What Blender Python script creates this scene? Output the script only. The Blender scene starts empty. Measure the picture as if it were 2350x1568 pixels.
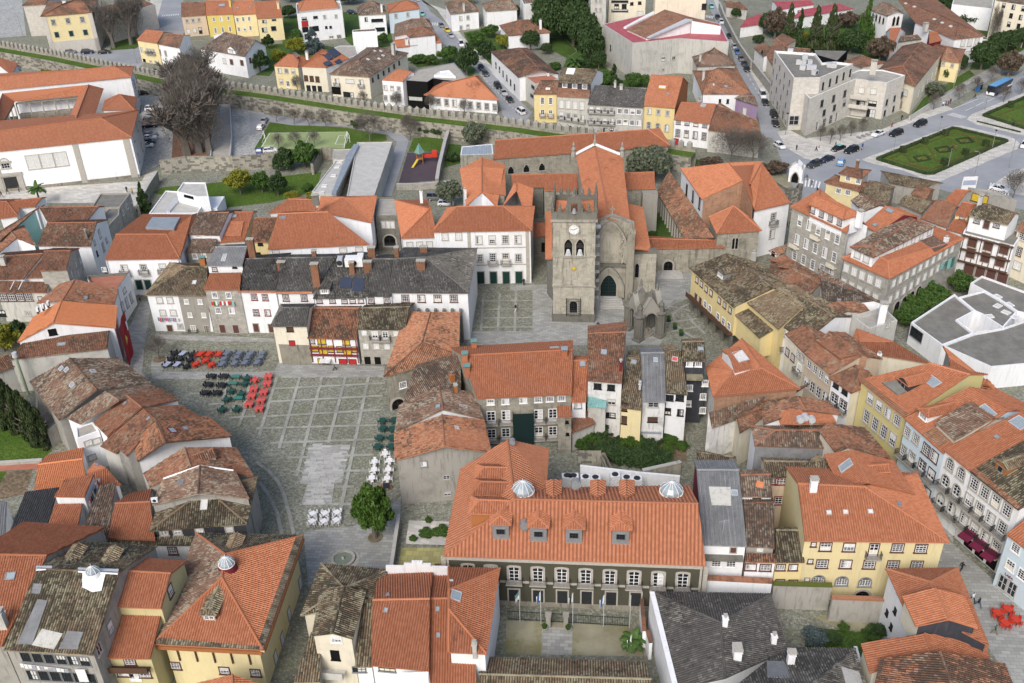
import bpy,math,random
import numpy as np
from mathutils import Vector,Matrix
from mathutils.geometry import tessellate_polygon
random.seed(7)
rng=np.random.default_rng(7)
S=bpy.context.scene
COL=S.collection
R=math.radians
# --- camera, sky, sun, exposure
CAM_H=100.0
F=2280.0
dn=Vector((115.0,3666.0,F)).normalized()
fw=(Vector((0,0,1))-dn*dn.z).normalized()
ex=fw.cross(-dn).normalized()
if ex.x<0:ex=-ex
M3=Matrix((ex,fw,-dn))
cam=bpy.data.cameras.new('camera')
cam.sensor_width=36.0
cam.lens=36.0*F/2350.0
cam.clip_start=1.0
cam.clip_end=6000.0
camo=bpy.data.objects.new('camera',cam)
COL.objects.link(camo)
rt=M3@Vector((1,0,0));up=M3@Vector((0,-1,0));bk=M3@Vector((0,0,-1))
camo.matrix_world=Matrix(((rt.x,up.x,bk.x,0),(rt.y,up.y,bk.y,0),(rt.z,up.z,bk.z,CAM_H),(0,0,0,1)))
S.camera=camo
W=bpy.data.worlds.new('World');S.world=W;W.use_nodes=True
nt=W.node_tree;bg=nt.nodes['Background']
sk=nt.nodes.new('ShaderNodeTexSky');sk.sky_type='NISHITA';sk.sun_disc=False
SUN_EL,SUN_AZ=R(42),R(200)
sk.sun_elevation=SUN_EL;sk.sun_rotation=SUN_AZ
sk.air_density=1.0;sk.dust_density=3.5;sk.ozone_density=1.0
nt.links.new(sk.outputs[0],bg.inputs[0]);bg.inputs[1].default_value=0.135
sd=bpy.data.lights.new('sun','SUN');sd.energy=1.6;sd.angle=R(26);sd.color=(1,0.985,0.965)
so=bpy.data.objects.new('sun',sd);COL.objects.link(so)
sv=Vector((math.sin(SUN_AZ)*math.cos(SUN_EL),math.cos(SUN_AZ)*math.cos(SUN_EL),math.sin(SUN_EL)))
so.rotation_euler=sv.to_track_quat('Z','Y').to_euler()
so.location=(0,0,300)
V=S.view_settings
S.display_settings.display_device='sRGB'
V.view_transform='Standard';V.look='None';V.gamma=1.0;V.use_curve_mapping=False
V.exposure=0.42
# --- picture -> place
OFF={'a':0,'b':588,'c':1176,'d':1762}
CAMP=Vector((0,0,CAM_H))
def D(t,x,y):
 if t=='D':return x,y
 return x*.2502+OFF[t[0]],y*.2502+392*int(t[1])
def ray(t,x,y):
 X,Y=D(t,x,y)
 return M3@Vector(((X-1175)/F,(Y-784)/F,1))
def at(t,x,y,z=0.0):
 d=ray(t,x,y);k=(z-CAM_H)/d.z
 return Vector((d.x*k,d.y*k,z))
def zbase(t,top,base):
 b=at(t,*base);d=ray(t,*top)
 k=(d.x*b.x+d.y*b.y)/(d.x*d.x+d.y*d.y)
 return CAM_H+k*d.z
 # --- materials
MATS={}
def newmat(name):
 m=bpy.data.materials.new(name);m.use_nodes=True
 n=m.node_tree;b=n.nodes['Principled BSDF'];b.inputs['Roughness'].default_value=.85
 b.inputs['Specular IOR Level'].default_value=.25
 return m,n,b
class NT:
 def __init__(s,n):s.n=n;s.l=n.links
 def add(s,kind,**kw):
  x=s.n.nodes.new(kind)
  for k,v in kw.items():setattr(x,k,v)
  return x
 def val(s,sock,v):
  if isinstance(v,bpy.types.NodeSocket):s.l.new(v,sock)
  else:sock.default_value=v
 def math(s,op,a,b=0.0,c=0.0):
  x=s.add('ShaderNodeMath',operation=op);s.val(x.inputs[0],a);s.val(x.inputs[1],b);s.val(x.inputs[2],c)
  return x.outputs[0]
 def noise(s,vec,scale,detail=3.0,rough=.6):
  x=s.add('ShaderNodeTexNoise');s.l.new(vec,x.inputs['Vector'])
  x.inputs['Scale'].default_value=scale;x.inputs['Detail'].default_value=detail;x.inputs['Roughness'].default_value=rough
  return x.outputs['Fac']
 def mix(s,f,a,b,mode='MIX'):
  x=s.add('ShaderNodeMix',data_type='RGBA',blend_type=mode)
  s.val(x.inputs[0],f);s.val(x.inputs[6],c4(a));s.val(x.inputs[7],c4(b))
  return x.outputs[2]
 def step(s,v,lo,hi):
  x=s.add('ShaderNodeMapRange',interpolation_type='SMOOTHSTEP');s.val(x.inputs[0],v)
  x.inputs[1].default_value=lo;x.inputs[2].default_value=hi
  return x.outputs[0]
 def bump(s,b,h,strength=.4,dist=.05):
  x=s.add('ShaderNodeBump');x.inputs['Strength'].default_value=strength;x.inputs['Distance'].default_value=dist
  s.val(x.inputs['Height'],h);s.l.new(x.outputs[0],b.inputs['Normal'])
def c4(c):
 if isinstance(c,bpy.types.NodeSocket):return c
 return(c[0],c[1],c[2],1.0)
def jit(n,amt):
 """one brightness factor per object"""
 oi=n.add('ShaderNodeObjectInfo')
 return n.math('ADD',n.math('MULTIPLY',oi.outputs['Random'],amt),1-amt/2)
PER,ROW=.31,.42
def roofmat(key,name,c1,c2,dark,lich,wd,wl,spread=.5,chn=.4,fine=.5):
 """clay tiles: every tile its own tone, dirt and painted gap shade in the channels, weathering in patches, lichen on the crests"""
 m,nn,b=newmat(name);n=NT(nn)
 uv=n.add('ShaderNodeUVMap');sp=n.add('ShaderNodeSeparateXYZ');n.l.new(uv.outputs[0],sp.inputs[0])
 iu=n.math('FLOOR',sp.outputs[0]);iv=n.math('FLOOR',sp.outputs[1])
 oi=n.add('ShaderNodeObjectInfo')
 cv=n.add('ShaderNodeCombineXYZ');n.l.new(iu,cv.inputs[0]);n.l.new(iv,cv.inputs[1]);n.l.new(n.math('MULTIPLY',oi.outputs['Random'],97.0),cv.inputs[2])
 wn=n.add('ShaderNodeTexWhiteNoise',noise_dimensions='3D');n.l.new(cv.outputs[0],wn.inputs['Vector'])
 r1=wn.outputs['Value']
 s2=n.add('ShaderNodeSeparateColor');n.l.new(wn.outputs['Color'],s2.inputs[0]);r2=s2.outputs[1];r3=s2.outputs[2]
 pos=n.add('ShaderNodeNewGeometry').outputs['Position']
 big=n.noise(pos,.2,5.0,.65);mid=n.noise(pos,1.6,4.0,.65);fin=n.noise(pos,7.0,3.0,.6)
 u=n.math('FRACT',sp.outputs[0]);v=n.math('FRACT',sp.outputs[1])
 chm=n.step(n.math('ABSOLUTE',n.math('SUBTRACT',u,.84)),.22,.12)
 base=n.mix(n.step(n.math('ADD',n.math('MULTIPLY',r1,spread),n.math('MULTIPLY',mid,1-spread)),.25,.75),c1,c2)
 w=n.math('ADD',n.math('MULTIPLY',big,.7),n.math('ADD',n.math('MULTIPLY',r2,.16),n.math('MULTIPLY',n.math('ADD',n.math('MULTIPLY',mid,1-fine),n.math('MULTIPLY',fin,fine)),.5)))
 w=n.math('ADD',w,n.math('MULTIPLY',n.math('FRACT',n.math('MULTIPLY',oi.outputs['Random'],7.3)),.13))
 f=n.step(w,1.02-wd*.7,1.2-wd*.7)
 col=n.mix(n.math('MULTIPLY',f,.85),base,dark)
 col=n.mix(n.math('MULTIPLY',chm,n.math('ADD',n.math('MULTIPLY',mid,chn),chn*.6)),col,dark)  # channels darkened to imitate shade between tile columns, along with dirt
 fl=n.step(n.math('ADD',n.math('MULTIPLY',n.math('ADD',n.math('MULTIPLY',fin,.65),n.math('MULTIPLY',r3,.35)),.75),n.math('MULTIPLY',n.noise(pos,.45,5.0),.75)),1.05-wl*.6,1.2-wl*.6)
 col=n.mix(n.math('MULTIPLY',n.math('MULTIPLY',fl,.85),n.math('SUBTRACT',1.0,n.math('MULTIPLY',chm,.8))),col,lich)
 col=n.mix(1.0,col,n.mix(oi.outputs['Random'],(.80,.80,.81),(1.08,1.08,1.06)),'MULTIPLY')
 n.l.new(col,b.inputs['Base Color']);b.inputs['Roughness'].default_value=.9
 h=n.math('ADD',n.math('MULTIPLY',v,-.6),n.math('ADD',n.math('MULTIPLY',n.math('SINE',n.math('MULTIPLY',u,math.pi)),.8),n.math('MULTIPLY',r1,.5)))
 n.bump(b,h,.6,.07)
 MATS[key]=m
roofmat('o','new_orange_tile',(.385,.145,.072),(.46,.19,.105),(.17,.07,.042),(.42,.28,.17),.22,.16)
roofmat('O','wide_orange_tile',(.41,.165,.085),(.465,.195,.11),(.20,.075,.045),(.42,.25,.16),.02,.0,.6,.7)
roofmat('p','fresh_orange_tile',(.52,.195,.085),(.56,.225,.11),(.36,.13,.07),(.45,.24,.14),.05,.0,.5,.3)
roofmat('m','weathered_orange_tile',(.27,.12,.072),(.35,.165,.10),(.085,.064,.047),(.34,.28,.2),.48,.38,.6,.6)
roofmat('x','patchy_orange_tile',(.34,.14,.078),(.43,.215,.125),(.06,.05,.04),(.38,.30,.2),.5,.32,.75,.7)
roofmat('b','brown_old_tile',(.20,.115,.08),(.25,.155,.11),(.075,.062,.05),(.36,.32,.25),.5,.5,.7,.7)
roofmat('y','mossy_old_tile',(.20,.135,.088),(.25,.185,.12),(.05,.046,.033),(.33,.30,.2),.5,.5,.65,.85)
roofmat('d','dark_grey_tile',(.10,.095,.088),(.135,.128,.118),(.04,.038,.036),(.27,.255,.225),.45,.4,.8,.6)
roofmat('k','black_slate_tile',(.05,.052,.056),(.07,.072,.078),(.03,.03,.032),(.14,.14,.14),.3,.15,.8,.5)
def sheetmat(key,name,c1,c2,dark,per,metal=0.0,rough=.7):
 m,nn,b=newmat(name);n=NT(nn)
 uv=n.add('ShaderNodeUVMap');sp=n.add('ShaderNodeSeparateXYZ');n.l.new(uv.outputs[0],sp.inputs[0])
 pos=n.add('ShaderNodeNewGeometry').outputs['Position']
 col=n.mix(n.step(n.noise(pos,.6,5.0),.3,.7),c1,c2)
 col=n.mix(n.math('MULTIPLY',n.step(n.noise(pos,2.1,5.0),.55,.75),.7),col,dark)
 n.l.new(col,b.inputs['Base Color']);b.inputs['Metallic'].default_value=metal;b.inputs['Roughness'].default_value=rough
 n.bump(b,n.math('SINE',n.math('MULTIPLY',sp.outputs[0],2*math.pi/per)),.6,.05)
 MATS[key]=m
sheetmat('g','grey_corrugated_sheet',(.22,.225,.23),(.30,.305,.31),(.13,.13,.125),.22)
sheetmat('rm','red_metal_sheet',(.36,.07,.085),(.42,.10,.11),(.27,.06,.07),.5,.0,.5)
sheetmat('gl','glazed_metal_sheet',(.30,.34,.38),(.36,.40,.44),(.22,.25,.28),.6,.2,.35)
sheetmat('gv','gravel_flat_roof',(.42,.41,.38),(.5,.49,.46),(.30,.29,.27),90.)
sheetmat('tar','dark_flat_roof',(.165,.158,.138),(.225,.215,.19),(.09,.088,.07),90.)
sheetmat('cc','concrete_flat_roof',(.33,.31,.27),(.42,.39,.34),(.2,.19,.16),90.)
sheetmat('ter','terracotta_terrace',(.36,.14,.09),(.42,.18,.12),(.25,.12,.08),90.)
def wallmat(key,name,c,stain=(.25,.24,.21),amt=.25,stone=0,rough=.88):
 m,nn,b=newmat(name);n=NT(nn)
 pos=n.add('ShaderNodeNewGeometry').outputs['Position']
 f=n.step(n.noise(pos,.35,6.0,.68),.46,.74)
 mp=n.add('ShaderNodeMapping');mp.inputs['Scale'].default_value=(1.6,1.6,.18);n.l.new(pos,mp.inputs[0])
 f2=n.step(n.noise(mp.outputs[0],1.2,6.0,.7),.5,.66)
 col=n.mix(n.math('MULTIPLY',n.math('MAXIMUM',f,f2),amt),c,stain)
 if stone:
  uv=n.add('ShaderNodeUVMap');br=n.add('ShaderNodeTexBrick');n.l.new(uv.outputs[0],br.inputs['Vector'])
  br.inputs['Scale'].default_value=1.0;br.inputs['Brick Width'].default_value=.85;br.inputs['Row Height'].default_value=.42
  br.inputs['Mortar Size'].default_value=.018;br.inputs['Mortar Smooth'].default_value=.3
  br.inputs['Color1'].default_value=(.62,.62,.62,1);br.inputs['Color2'].default_value=(1.12,1.1,1.05,1);br.inputs['Mortar'].default_value=(.62,.6,.56,1)
  col=n.mix(stone,col,n.mix(1.0,col,br.outputs[0],'MULTIPLY'))
  col=n.mix(n.math('MULTIPLY',n.step(n.noise(pos,1.1,6.0,.7),.5,.72),.45),col,n.mix(.5,c,(.22,.2,.12)))
  n.bump(b,n.math('SUBTRACT',n.noise(pos,6.0,3.0),n.math('MULTIPLY',br.outputs[1],.9)),.5,.03)
 else:
  n.bump(b,n.noise(pos,9.0,3.0),.15,.01)
 n.l.new(n.mix(1.0,col,n.mix(n.add('ShaderNodeObjectInfo').outputs['Random'],(.93,.93,.93),(1.05,1.05,1.05)),'MULTIPLY'),b.inputs['Base Color'])
 b.inputs['Roughness'].default_value=rough
 MATS[key]=m
wallmat('W','white_plaster',(.78,.79,.80),(.44,.43,.40),.3)
wallmat('Wd','stained_white_plaster',(.66,.66,.64),(.20,.19,.18),.6)
wallmat('cr','cream_plaster',(.70,.65,.52),(.38,.35,.28),.32)
wallmat('ye','yellow_plaster',(.68,.56,.28),(.4,.34,.2),.28)
wallmat('yp','pale_yellow_plaster',(.70,.60,.34),(.42,.37,.24),.28)
wallmat('yb','bright_yellow_plaster',(.60,.48,.15),(.55,.42,.12),.1)
wallmat('yt','yellow_tiled_facade',(.60,.52,.22),(.5,.47,.36),.6)
wallmat('ol','olive_yellow_plaster',(.56,.50,.27),(.3,.27,.16),.2)
wallmat('be','beige_plaster',(.56,.45,.33),(.3,.25,.2),.25)
wallmat('lb','light_blue_plaster',(.56,.66,.72),(.35,.4,.43),.15)
wallmat('st','granite_ashlar',(.35,.33,.275),(.12,.115,.09),.7,.55)
wallmat('sg','grey_granite_ashlar',(.40,.385,.345),(.2,.19,.17),.45,.55)
wallmat('sd','dark_granite_ashlar',(.215,.21,.185),(.11,.105,.085),.6,.55)
wallmat('gy','grey_cement_render',(.36,.345,.31),(.16,.155,.14),.6)
wallmat('gc','pale_cement_render',(.5,.49,.45),(.25,.245,.22),.6)
wallmat('md','modern_pale_stone',(.60,.575,.525),(.36,.34,.3),.4,.3)
wallmat('gr','dark_olive_plaster',(.075,.072,.05),(.05,.05,.04),.2)
wallmat('bk','black_slate_cladding',(.04,.042,.05),(.09,.09,.1),.4)
wallmat('ma','maroon_paint',(.16,.02,.03),(.1,.02,.02),.2)
wallmat('re','red_paint',(.42,.03,.03),(.3,.03,.03),.1)
wallmat('pu','faded_purple_boards',(.30,.22,.33),(.2,.16,.22),.4)
wallmat('rt','red_tile_cladding',(.42,.25,.165),(.2,.13,.09),.5,.5)
wallmat('br','brown_wood',(.10,.055,.035),(.05,.03,.02),.3)
wallmat('bo','orange_brown_boards',(.36,.14,.05),(.2,.09,.04),.3)
wallmat('gn','dark_green_paint',(.008,.024,.024),(.015,.04,.035),.2)
wallmat('ch','old_brick_chimney',(.36,.18,.11),(.14,.1,.07),.6,1)
wallmat('cs','curb_granite',(.42,.41,.385),(.24,.235,.22),.4)
def plain(key,name,c,rough=.6,metal=0.0,spec=.3):
 m,nn,b=newmat(name);b.inputs['Base Color'].default_value=c4(c);b.inputs['Roughness'].default_value=rough
 b.inputs['Metallic'].default_value=metal;b.inputs['Specular IOR Level'].default_value=spec
 n=NT(nn);pos=n.add('ShaderNodeNewGeometry').outputs['Position']
 n.l.new(n.mix(n.step(n.noise(pos,3.0,4.0),.35,.7),c,tuple(x*.82 for x in c)),b.inputs['Base Color'])
 MATS[key]=m
plain('wht','white_paint',(.80,.80,.79),.5)
plain('gls','window_glass',(.016,.019,.024),.08,0,.6)
plain('bld','window_blind',(.62,.62,.60),.6)
plain('org','lit_room_curtain',(.42,.22,.07),.6)
plain('yel','yellow_shutter_paint',(.62,.45,.05),.6)
plain('sto','granite_trim',(.42,.395,.345),.85)
plain('trm','brown_timber_trim',(.115,.055,.045),.7)
plain('trr','maroon_timber_trim',(.20,.03,.035),.6)
plain('drk','dark_opening',(.012,.012,.012),.9,0,.05)
plain('irn','black_ironwork',(.03,.032,.035),.5)
plain('gry','grey_metal',(.30,.31,.32),.45,.3)
plain('lgt','pale_grey_metal',(.58,.59,.6),.45,.2)
plain('sol','solar_panel_glass',(.045,.055,.085),.2,0,.6)
plain('sky','skylight_glass',(.30,.35,.38),.15,0,.6)
plain('cop','green_copper',(.16,.30,.27),.6)
plain('grn','green_door_paint',(.012,.045,.04),.5)
plain('blu','blue_panel',(.04,.16,.40),.5)
plain('tea','teal_sheet',(.25,.47,.45),.5)
plain('fle','pale_green_flue',(.34,.40,.27),.6)
plain('awn','maroon_canvas',(.16,.015,.05),.8)
plain('rdt','red_plastic',(.55,.05,.025),.45)
plain('pkt','pale_red_plastic',(.60,.10,.09),.45)
plain('slt','slate_blue_tabletop',(.15,.18,.23),.45)
plain('lvt','lavender_tabletop',(.36,.40,.52),.4)
plain('blt','charcoal_rattan',(.022,.023,.028),.6)
plain('gnt','bottle_green_plastic',(.02,.075,.062),.5)
plain('gnl','sea_green_tabletop',(.05,.20,.16),.5)
plain('wtt','white_plastic',(.80,.80,.80),.4)
plain('red','red_cloth',(.30,.012,.02),.85)
plain('mos','moss',(.10,.12,.025),1.0)
# --- mesh helpers
def mesh(name,verts,faces,mats,fm=None,uvs=None,smooth=False):
 me=bpy.data.meshes.new(name)
 me.from_pydata([tuple(v)for v in verts],[],faces)
 for k in(mats if isinstance(mats,(list,tuple))else[mats]):me.materials.append(MATS[k]if isinstance(k,str)else k)
 if fm:me.polygons.foreach_set('material_index',fm)
 if uvs is not None:
  l=me.uv_layers.new(name='UVMap');l.data.foreach_set('uv',np.array(uvs,dtype=np.float32).ravel())
 if smooth:me.polygons.foreach_set('use_smooth',[True]*len(me.polygons))
 me.update()
 return me
def obj(name,me,parent=None,loc=(0,0,0),rz=0.0,**props):
 o=bpy.data.objects.new(name,me);COL.objects.link(o)
 o.location=loc;o.rotation_euler=(0,0,rz)
 if parent:o.parent=parent
 for k,v in props.items():
  if v is not None:o[k]=v
 return o
def root(name,loc,label,cat,group=None,rz=0.0):
 return obj(name,None,None,loc,rz,label=label,category=cat,group=group)
class MB:
 """collects boxes, prisms and tubes into one mesh"""
 def __init__(s):s.v=[];s.f=[];s.m=[]
 def poly(s,pts,mi=0):
  i=len(s.v);s.v+=[Vector(p)for p in pts];s.f.append(tuple(range(i,i+len(pts))));s.m.append(mi)
 def box(s,c,d,rz=0.0,mi=0,tilt=None):
  i=len(s.v);q=Matrix.Rotation(rz,3,'Z')
  if tilt is not None:q=tilt
  for z in(-.5,.5):
   for x,y in((-.5,-.5),(.5,-.5),(.5,.5),(-.5,.5)):
    s.v.append(Vector(c)+q@Vector((x*d[0],y*d[1],z*d[2])))
  for f in((3,2,1,0),(4,5,6,7),(0,1,5,4),(1,2,6,5),(2,3,7,6),(3,0,4,7)):
   s.f.append(tuple(i+k for k in f));s.m.append(mi)
 def prism(s,pts,z0,z1,mi=0,mt=None):
  """upright prism on a plan outline (counter-clockwise)"""
  p=[Vector((q[0],q[1]))for q in pts]
  if sum(p[k].x*p[(k+1)%len(p)].y-p[(k+1)%len(p)].x*p[k].y for k in range(len(p)))<0:p.reverse()
  i=len(s.v);n=len(p)
  s.v+=[Vector((q.x,q.y,z0))for q in p]+[Vector((q.x,q.y,z1))for q in p]
  for k in range(n):s.f.append((i+k,i+(k+1)%n,i+n+(k+1)%n,i+n+k));s.m.append(mi)
  for tri in tessellate_polygon([[Vector((q.x,q.y,0))for q in p]]):
   a,b,c=tri
   if(p[b]-p[a]).cross(p[c]-p[a])<0:b,c=c,b
   s.f.append((i+n+a,i+n+b,i+n+c));s.m.append(mi if mt is None else mt)
   s.f.append((i+c,i+b,i+a));s.m.append(mi)
 def tube(s,p0,p1,r0,r1=None,n=6,mi=0,cap=True):
  p0=Vector(p0);p1=Vector(p1);r1=r0 if r1 is None else r1
  d=(p1-p0)
  if d.length<1e-6:return
  q=d.to_track_quat('Z','Y').to_matrix();i=len(s.v)
  for p,r in((p0,r0),(p1,r1)):
   for k in range(n):a=2*math.pi*k/n;s.v.append(p+q@Vector((r*math.cos(a),r*math.sin(a),0)))
  for k in range(n):s.f.append((i+k,i+(k+1)%n,i+n+(k+1)%n,i+n+k));s.m.append(mi)
  if cap:s.f.append(tuple(i+n+k for k in range(n)));s.m.append(mi);s.f.append(tuple(i+n-1-k for k in range(n)));s.m.append(mi)
 def lathe(s,c,prof,n=12,mi=0):
  i=len(s.v)
  for r,z in prof:
   for k in range(n):a=2*math.pi*k/n;s.v.append(Vector(c)+Vector((r*math.cos(a),r*math.sin(a),z)))
  for j in range(len(prof)-1):
   for k in range(n):s.f.append((i+j*n+k,i+j*n+(k+1)%n,i+(j+1)*n+(k+1)%n,i+(j+1)*n+k));s.m.append(mi)
 def mesh(s,name,mats,off=None,smooth=False):
  v=s.v if off is None else[p-off for p in s.v]
  return mesh(name,v,s.f,mats,s.m,None,smooth)
 def build(s,name,mats,parent=None,off=None,smooth=False,**pr):
  return obj(name,s.mesh(name,mats,off,smooth),parent,**pr)
  # --- tiled roof slopes as real relief
PROF=[(0,0),(.13,.07),(.34,.10),(.55,.07),(.68,0)]
class Tiles:
 def __init__(s):s.q=[];s.uv=[]
 def slope(s,pts,eave,lod,shift=0.0,wide=1.0):
  """pts: 3 or 4 points of one convex slope; eave: the direction along the eave"""
  P=[Vector(p)for p in pts]
  n=Vector((0,0,0))
  for k in range(1,len(P)-1):n+=(P[k]-P[0]).cross(P[k+1]-P[0])
  if n.length<1e-4:return
  n.normalize()
  if n.z<0:n=-n;P.reverse()
  if len(P)==4 and max(abs((p-P[0]).dot(n))for p in P)>.04:
   s.slope([P[0],P[1],P[2]],eave,lod,shift,wide);s.slope([P[0],P[2],P[3]],eave,lod,shift,wide);return
  PER=.31*wide
  u=eave-n*eave.dot(n);u.normalize();v=n.cross(u)
  if v.z<0:u=-u;v=-v
  O=P[0]
  c=np.array([[(p-O).dot(u),(p-O).dot(v)]for p in P])
  umin,umax=c[:,0].min(),c[:,0].max()
  if umax-umin<.02:return
  if lod==0:us=np.unique(c[:,0])
  else:
   k=np.arange(math.floor(umin/PER),math.ceil(umax/PER)+1)
   prof=PROF if lod>1 else[(0,0),(.34,.10),(.68,0)]
   us=np.concatenate([(k+a)*PER for a,_ in prof]+[c[:,0]])
   us=np.unique(np.round(us[(us>=umin-1e-6)&(us<=umax+1e-6)],4))
  us[0],us[-1]=umin,umax
  lo=np.full(len(us),1e9);hi=np.full(len(us),-1e9)
  m=len(c)
  for i in range(m):
   a,b=c[i],c[(i+1)%m]
   if abs(a[0]-b[0])<1e-6:
    w=np.abs(us-a[0])<1e-5;vs=(min(a[1],b[1]),max(a[1],b[1]))
    lo[w]=np.minimum(lo[w],vs[0]);hi[w]=np.maximum(hi[w],vs[1])
   else:
    t=(us-a[0])/(b[0]-a[0]);w=(t>-1e-6)&(t<1+1e-6);vv=a[1]+t*(b[1]-a[1])
    lo[w]=np.minimum(lo[w],vv[w]);hi[w]=np.maximum(hi[w],vv[w])
  fr=np.mod(us/PER,1.0)
  h=np.interp(fr,[a for a,_ in PROF]+[1.0],[b for _,b in PROF]+[0])if lod else np.zeros(len(us))
  A,B=slice(0,len(us)-1),slice(1,len(us))
  ua,ub,la,lb,ha,hb,za,zb=us[A],us[B],lo[A],lo[B],hi[A],hi[B],h[A],h[B]
  if lod>=2:
   k0,k1=math.floor(c[:,1].min()/ROW),math.ceil(c[:,1].max()/ROW)
   ks=np.arange(k0,k1+1)*ROW
   r0,r1=ks[:-1][None,:],ks[1:][None,:]
   va0=np.clip(r0,la[:,None],ha[:,None]);va1=np.clip(r1,la[:,None],ha[:,None])
   vb0=np.clip(r0,lb[:,None],hb[:,None]);vb1=np.clip(r1,lb[:,None],hb[:,None])
   keep=((va1-va0)+(vb1-vb0))>1e-3
   sh=va0.shape
   e=np.ones(sh)
   rr=rng.random(sh[1])*.0
   st=.035
   zz=np.stack([za[:,None]+st*e,zb[:,None]+st*e,zb[:,None]*e,za[:,None]*e],-1)
   q=np.stack([np.stack([ua[:,None]*e,va0],-1),np.stack([ub[:,None]*e,vb0],-1),np.stack([ub[:,None]*e,vb1],-1),np.stack([ua[:,None]*e,va1],-1)],-2)
   q=q[keep];zz=zz[keep]
  else:
   q=np.stack([np.stack([ua,la],-1),np.stack([ub,lb],-1),np.stack([ub,hb],-1),np.stack([ua,ha],-1)],-2)
   zz=np.stack([za,zb,zb,za],-1)
  w=np.array(O)[None,None,:]+q[...,0:1]*np.array(u)+q[...,1:2]*np.array(v)+(zz[...,None]+.01+shift)*np.array(n)
  s.q.append(w.reshape(-1,3));s.uv.append((q/np.array([PER,ROW])+np.array([300.0,300.0])).reshape(-1,2))
 def build(s,name,mat,parent,off,extra=None):
  V_=np.concatenate(s.q)-np.array(off);UV=np.concatenate(s.uv);nq=len(V_)//4
  ev,ef=([],[])if extra is None else extra
  nv=len(V_)+len(ev)
  me=bpy.data.meshes.new(name)
  me.vertices.add(nv)
  allv=np.concatenate([V_,np.array([tuple(p-off)for p in ev])])if len(ev)else V_
  me.vertices.foreach_set('co',allv.astype(np.float32).ravel())
  loops=np.concatenate([np.arange(nq*4),np.array([len(V_)+i for f in ef for i in f],dtype=np.int64)])if len(ef)else np.arange(nq*4)
  starts=list(range(0,nq*4,4));k=nq*4
  for f in ef:starts.append(k);k+=len(f)
  me.loops.add(len(loops));me.loops.foreach_set('vertex_index',loops.astype(np.int32))
  me.polygons.add(len(starts));me.polygons.foreach_set('loop_start',np.array(starts,dtype=np.int32))
  l=me.uv_layers.new(name='UVMap');full=np.full((len(loops),2),3.3,dtype=np.float32);full[:nq*4]=UV
  l.data.foreach_set('uv',full.ravel())
  me.materials.append(MATS[mat]);me.update(calc_edges=True);me.validate()
  return obj(name,me,parent)
  # --- houses
HERE={}
class House:pass
HC=[None];ALLH=[]
def cur(f):return lambda*a,**k:f(*a,**k)if isinstance(a[0],House)else f(HC[0],*a,**k)
def pt(t,q,z):
 return at(q[0],q[1],q[2],z)if isinstance(q[0],str)else at(t,q[0],q[1],z)
def rayof(t,q):return ray(q[0],q[1],q[2])if isinstance(q[0],str)else ray(t,q[0],q[1])
def xy(v):return Vector((v.x,v.y))
def plane3(a,b,c):
 n=(b-a).cross(c-a)
 if n.z<0:n=-n
 return(a,n)
def pz(pl,x,y):
 a,n=pl
 return a.z-((x-a.x)*n.x+(y-a.y)*n.y)/n.z
def house(name,label,cat='house',group='old town houses'):
 h=House();h.name=name;h.label=label;h.cat=cat;h.group=group;h.root=None;h.faces=[];h.edges=[];h.t=None;HC[0]=h;ALLH.append(h)
 return h
def ensure(h,c):
 if h.root is None:
  h.off=Vector((c.x,c.y,0));h.root=root(h.name,h.off,h.label,h.cat,h.group)
def lodof(p):
 d=math.hypot(p.x,p.y)
 return 2 if d<178 else(1 if d<262 else 0)
def inset(poly,ovs):
 n=len(poly);ar=sum(poly[k].x*poly[(k+1)%n].y-poly[(k+1)%n].x*poly[k].y for k in range(n))
 sg=1 if ar>0 else-1
 L=[]
 for k in range(n):
  a,b=poly[k],poly[(k+1)%n];d=(b-a)
  d=d.normalized()if d.length>1e-6 else Vector((1,0));nn=Vector((-d.y,d.x))*sg
  L.append((a+nn*ovs[k],d,nn))
 out=[]
 for k in range(n):
  p,d,_=L[k-1];q,e,n2=L[k]
  cr=d.x*e.y-d.y*e.x
  if abs(cr)<.05:out.append(q.copy());continue
  s=((q.x-p.x)*e.y-(q.y-p.y)*e.x)/cr
  out.append(p+d*s)
 return out
def wallmesh(h,segs,zb,wc,nm='wall',mat2=None):
 """segs: list of runs [(x, y, ztop), ...] standing on zb"""
 v,f,uv=[],[],[]
 for run in segs:
  d=0
  for(a,b)in zip(run[:-1],run[1:]):
   L=math.hypot(b[0]-a[0],b[1]-a[1]);i=len(v)
   v+=[Vector((a[0],a[1],zb))-h.off,Vector((b[0],b[1],zb))-h.off,Vector(b)-h.off,Vector(a)-h.off]
   f.append((i,i+1,i+2,i+3));uv+=[(d,zb),(d+L,zb),(d+L,b[2]),(d,a[2])];d+=L
 return obj(nm,mesh(nm,v,f,wc,None,uv),h.root)
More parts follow.
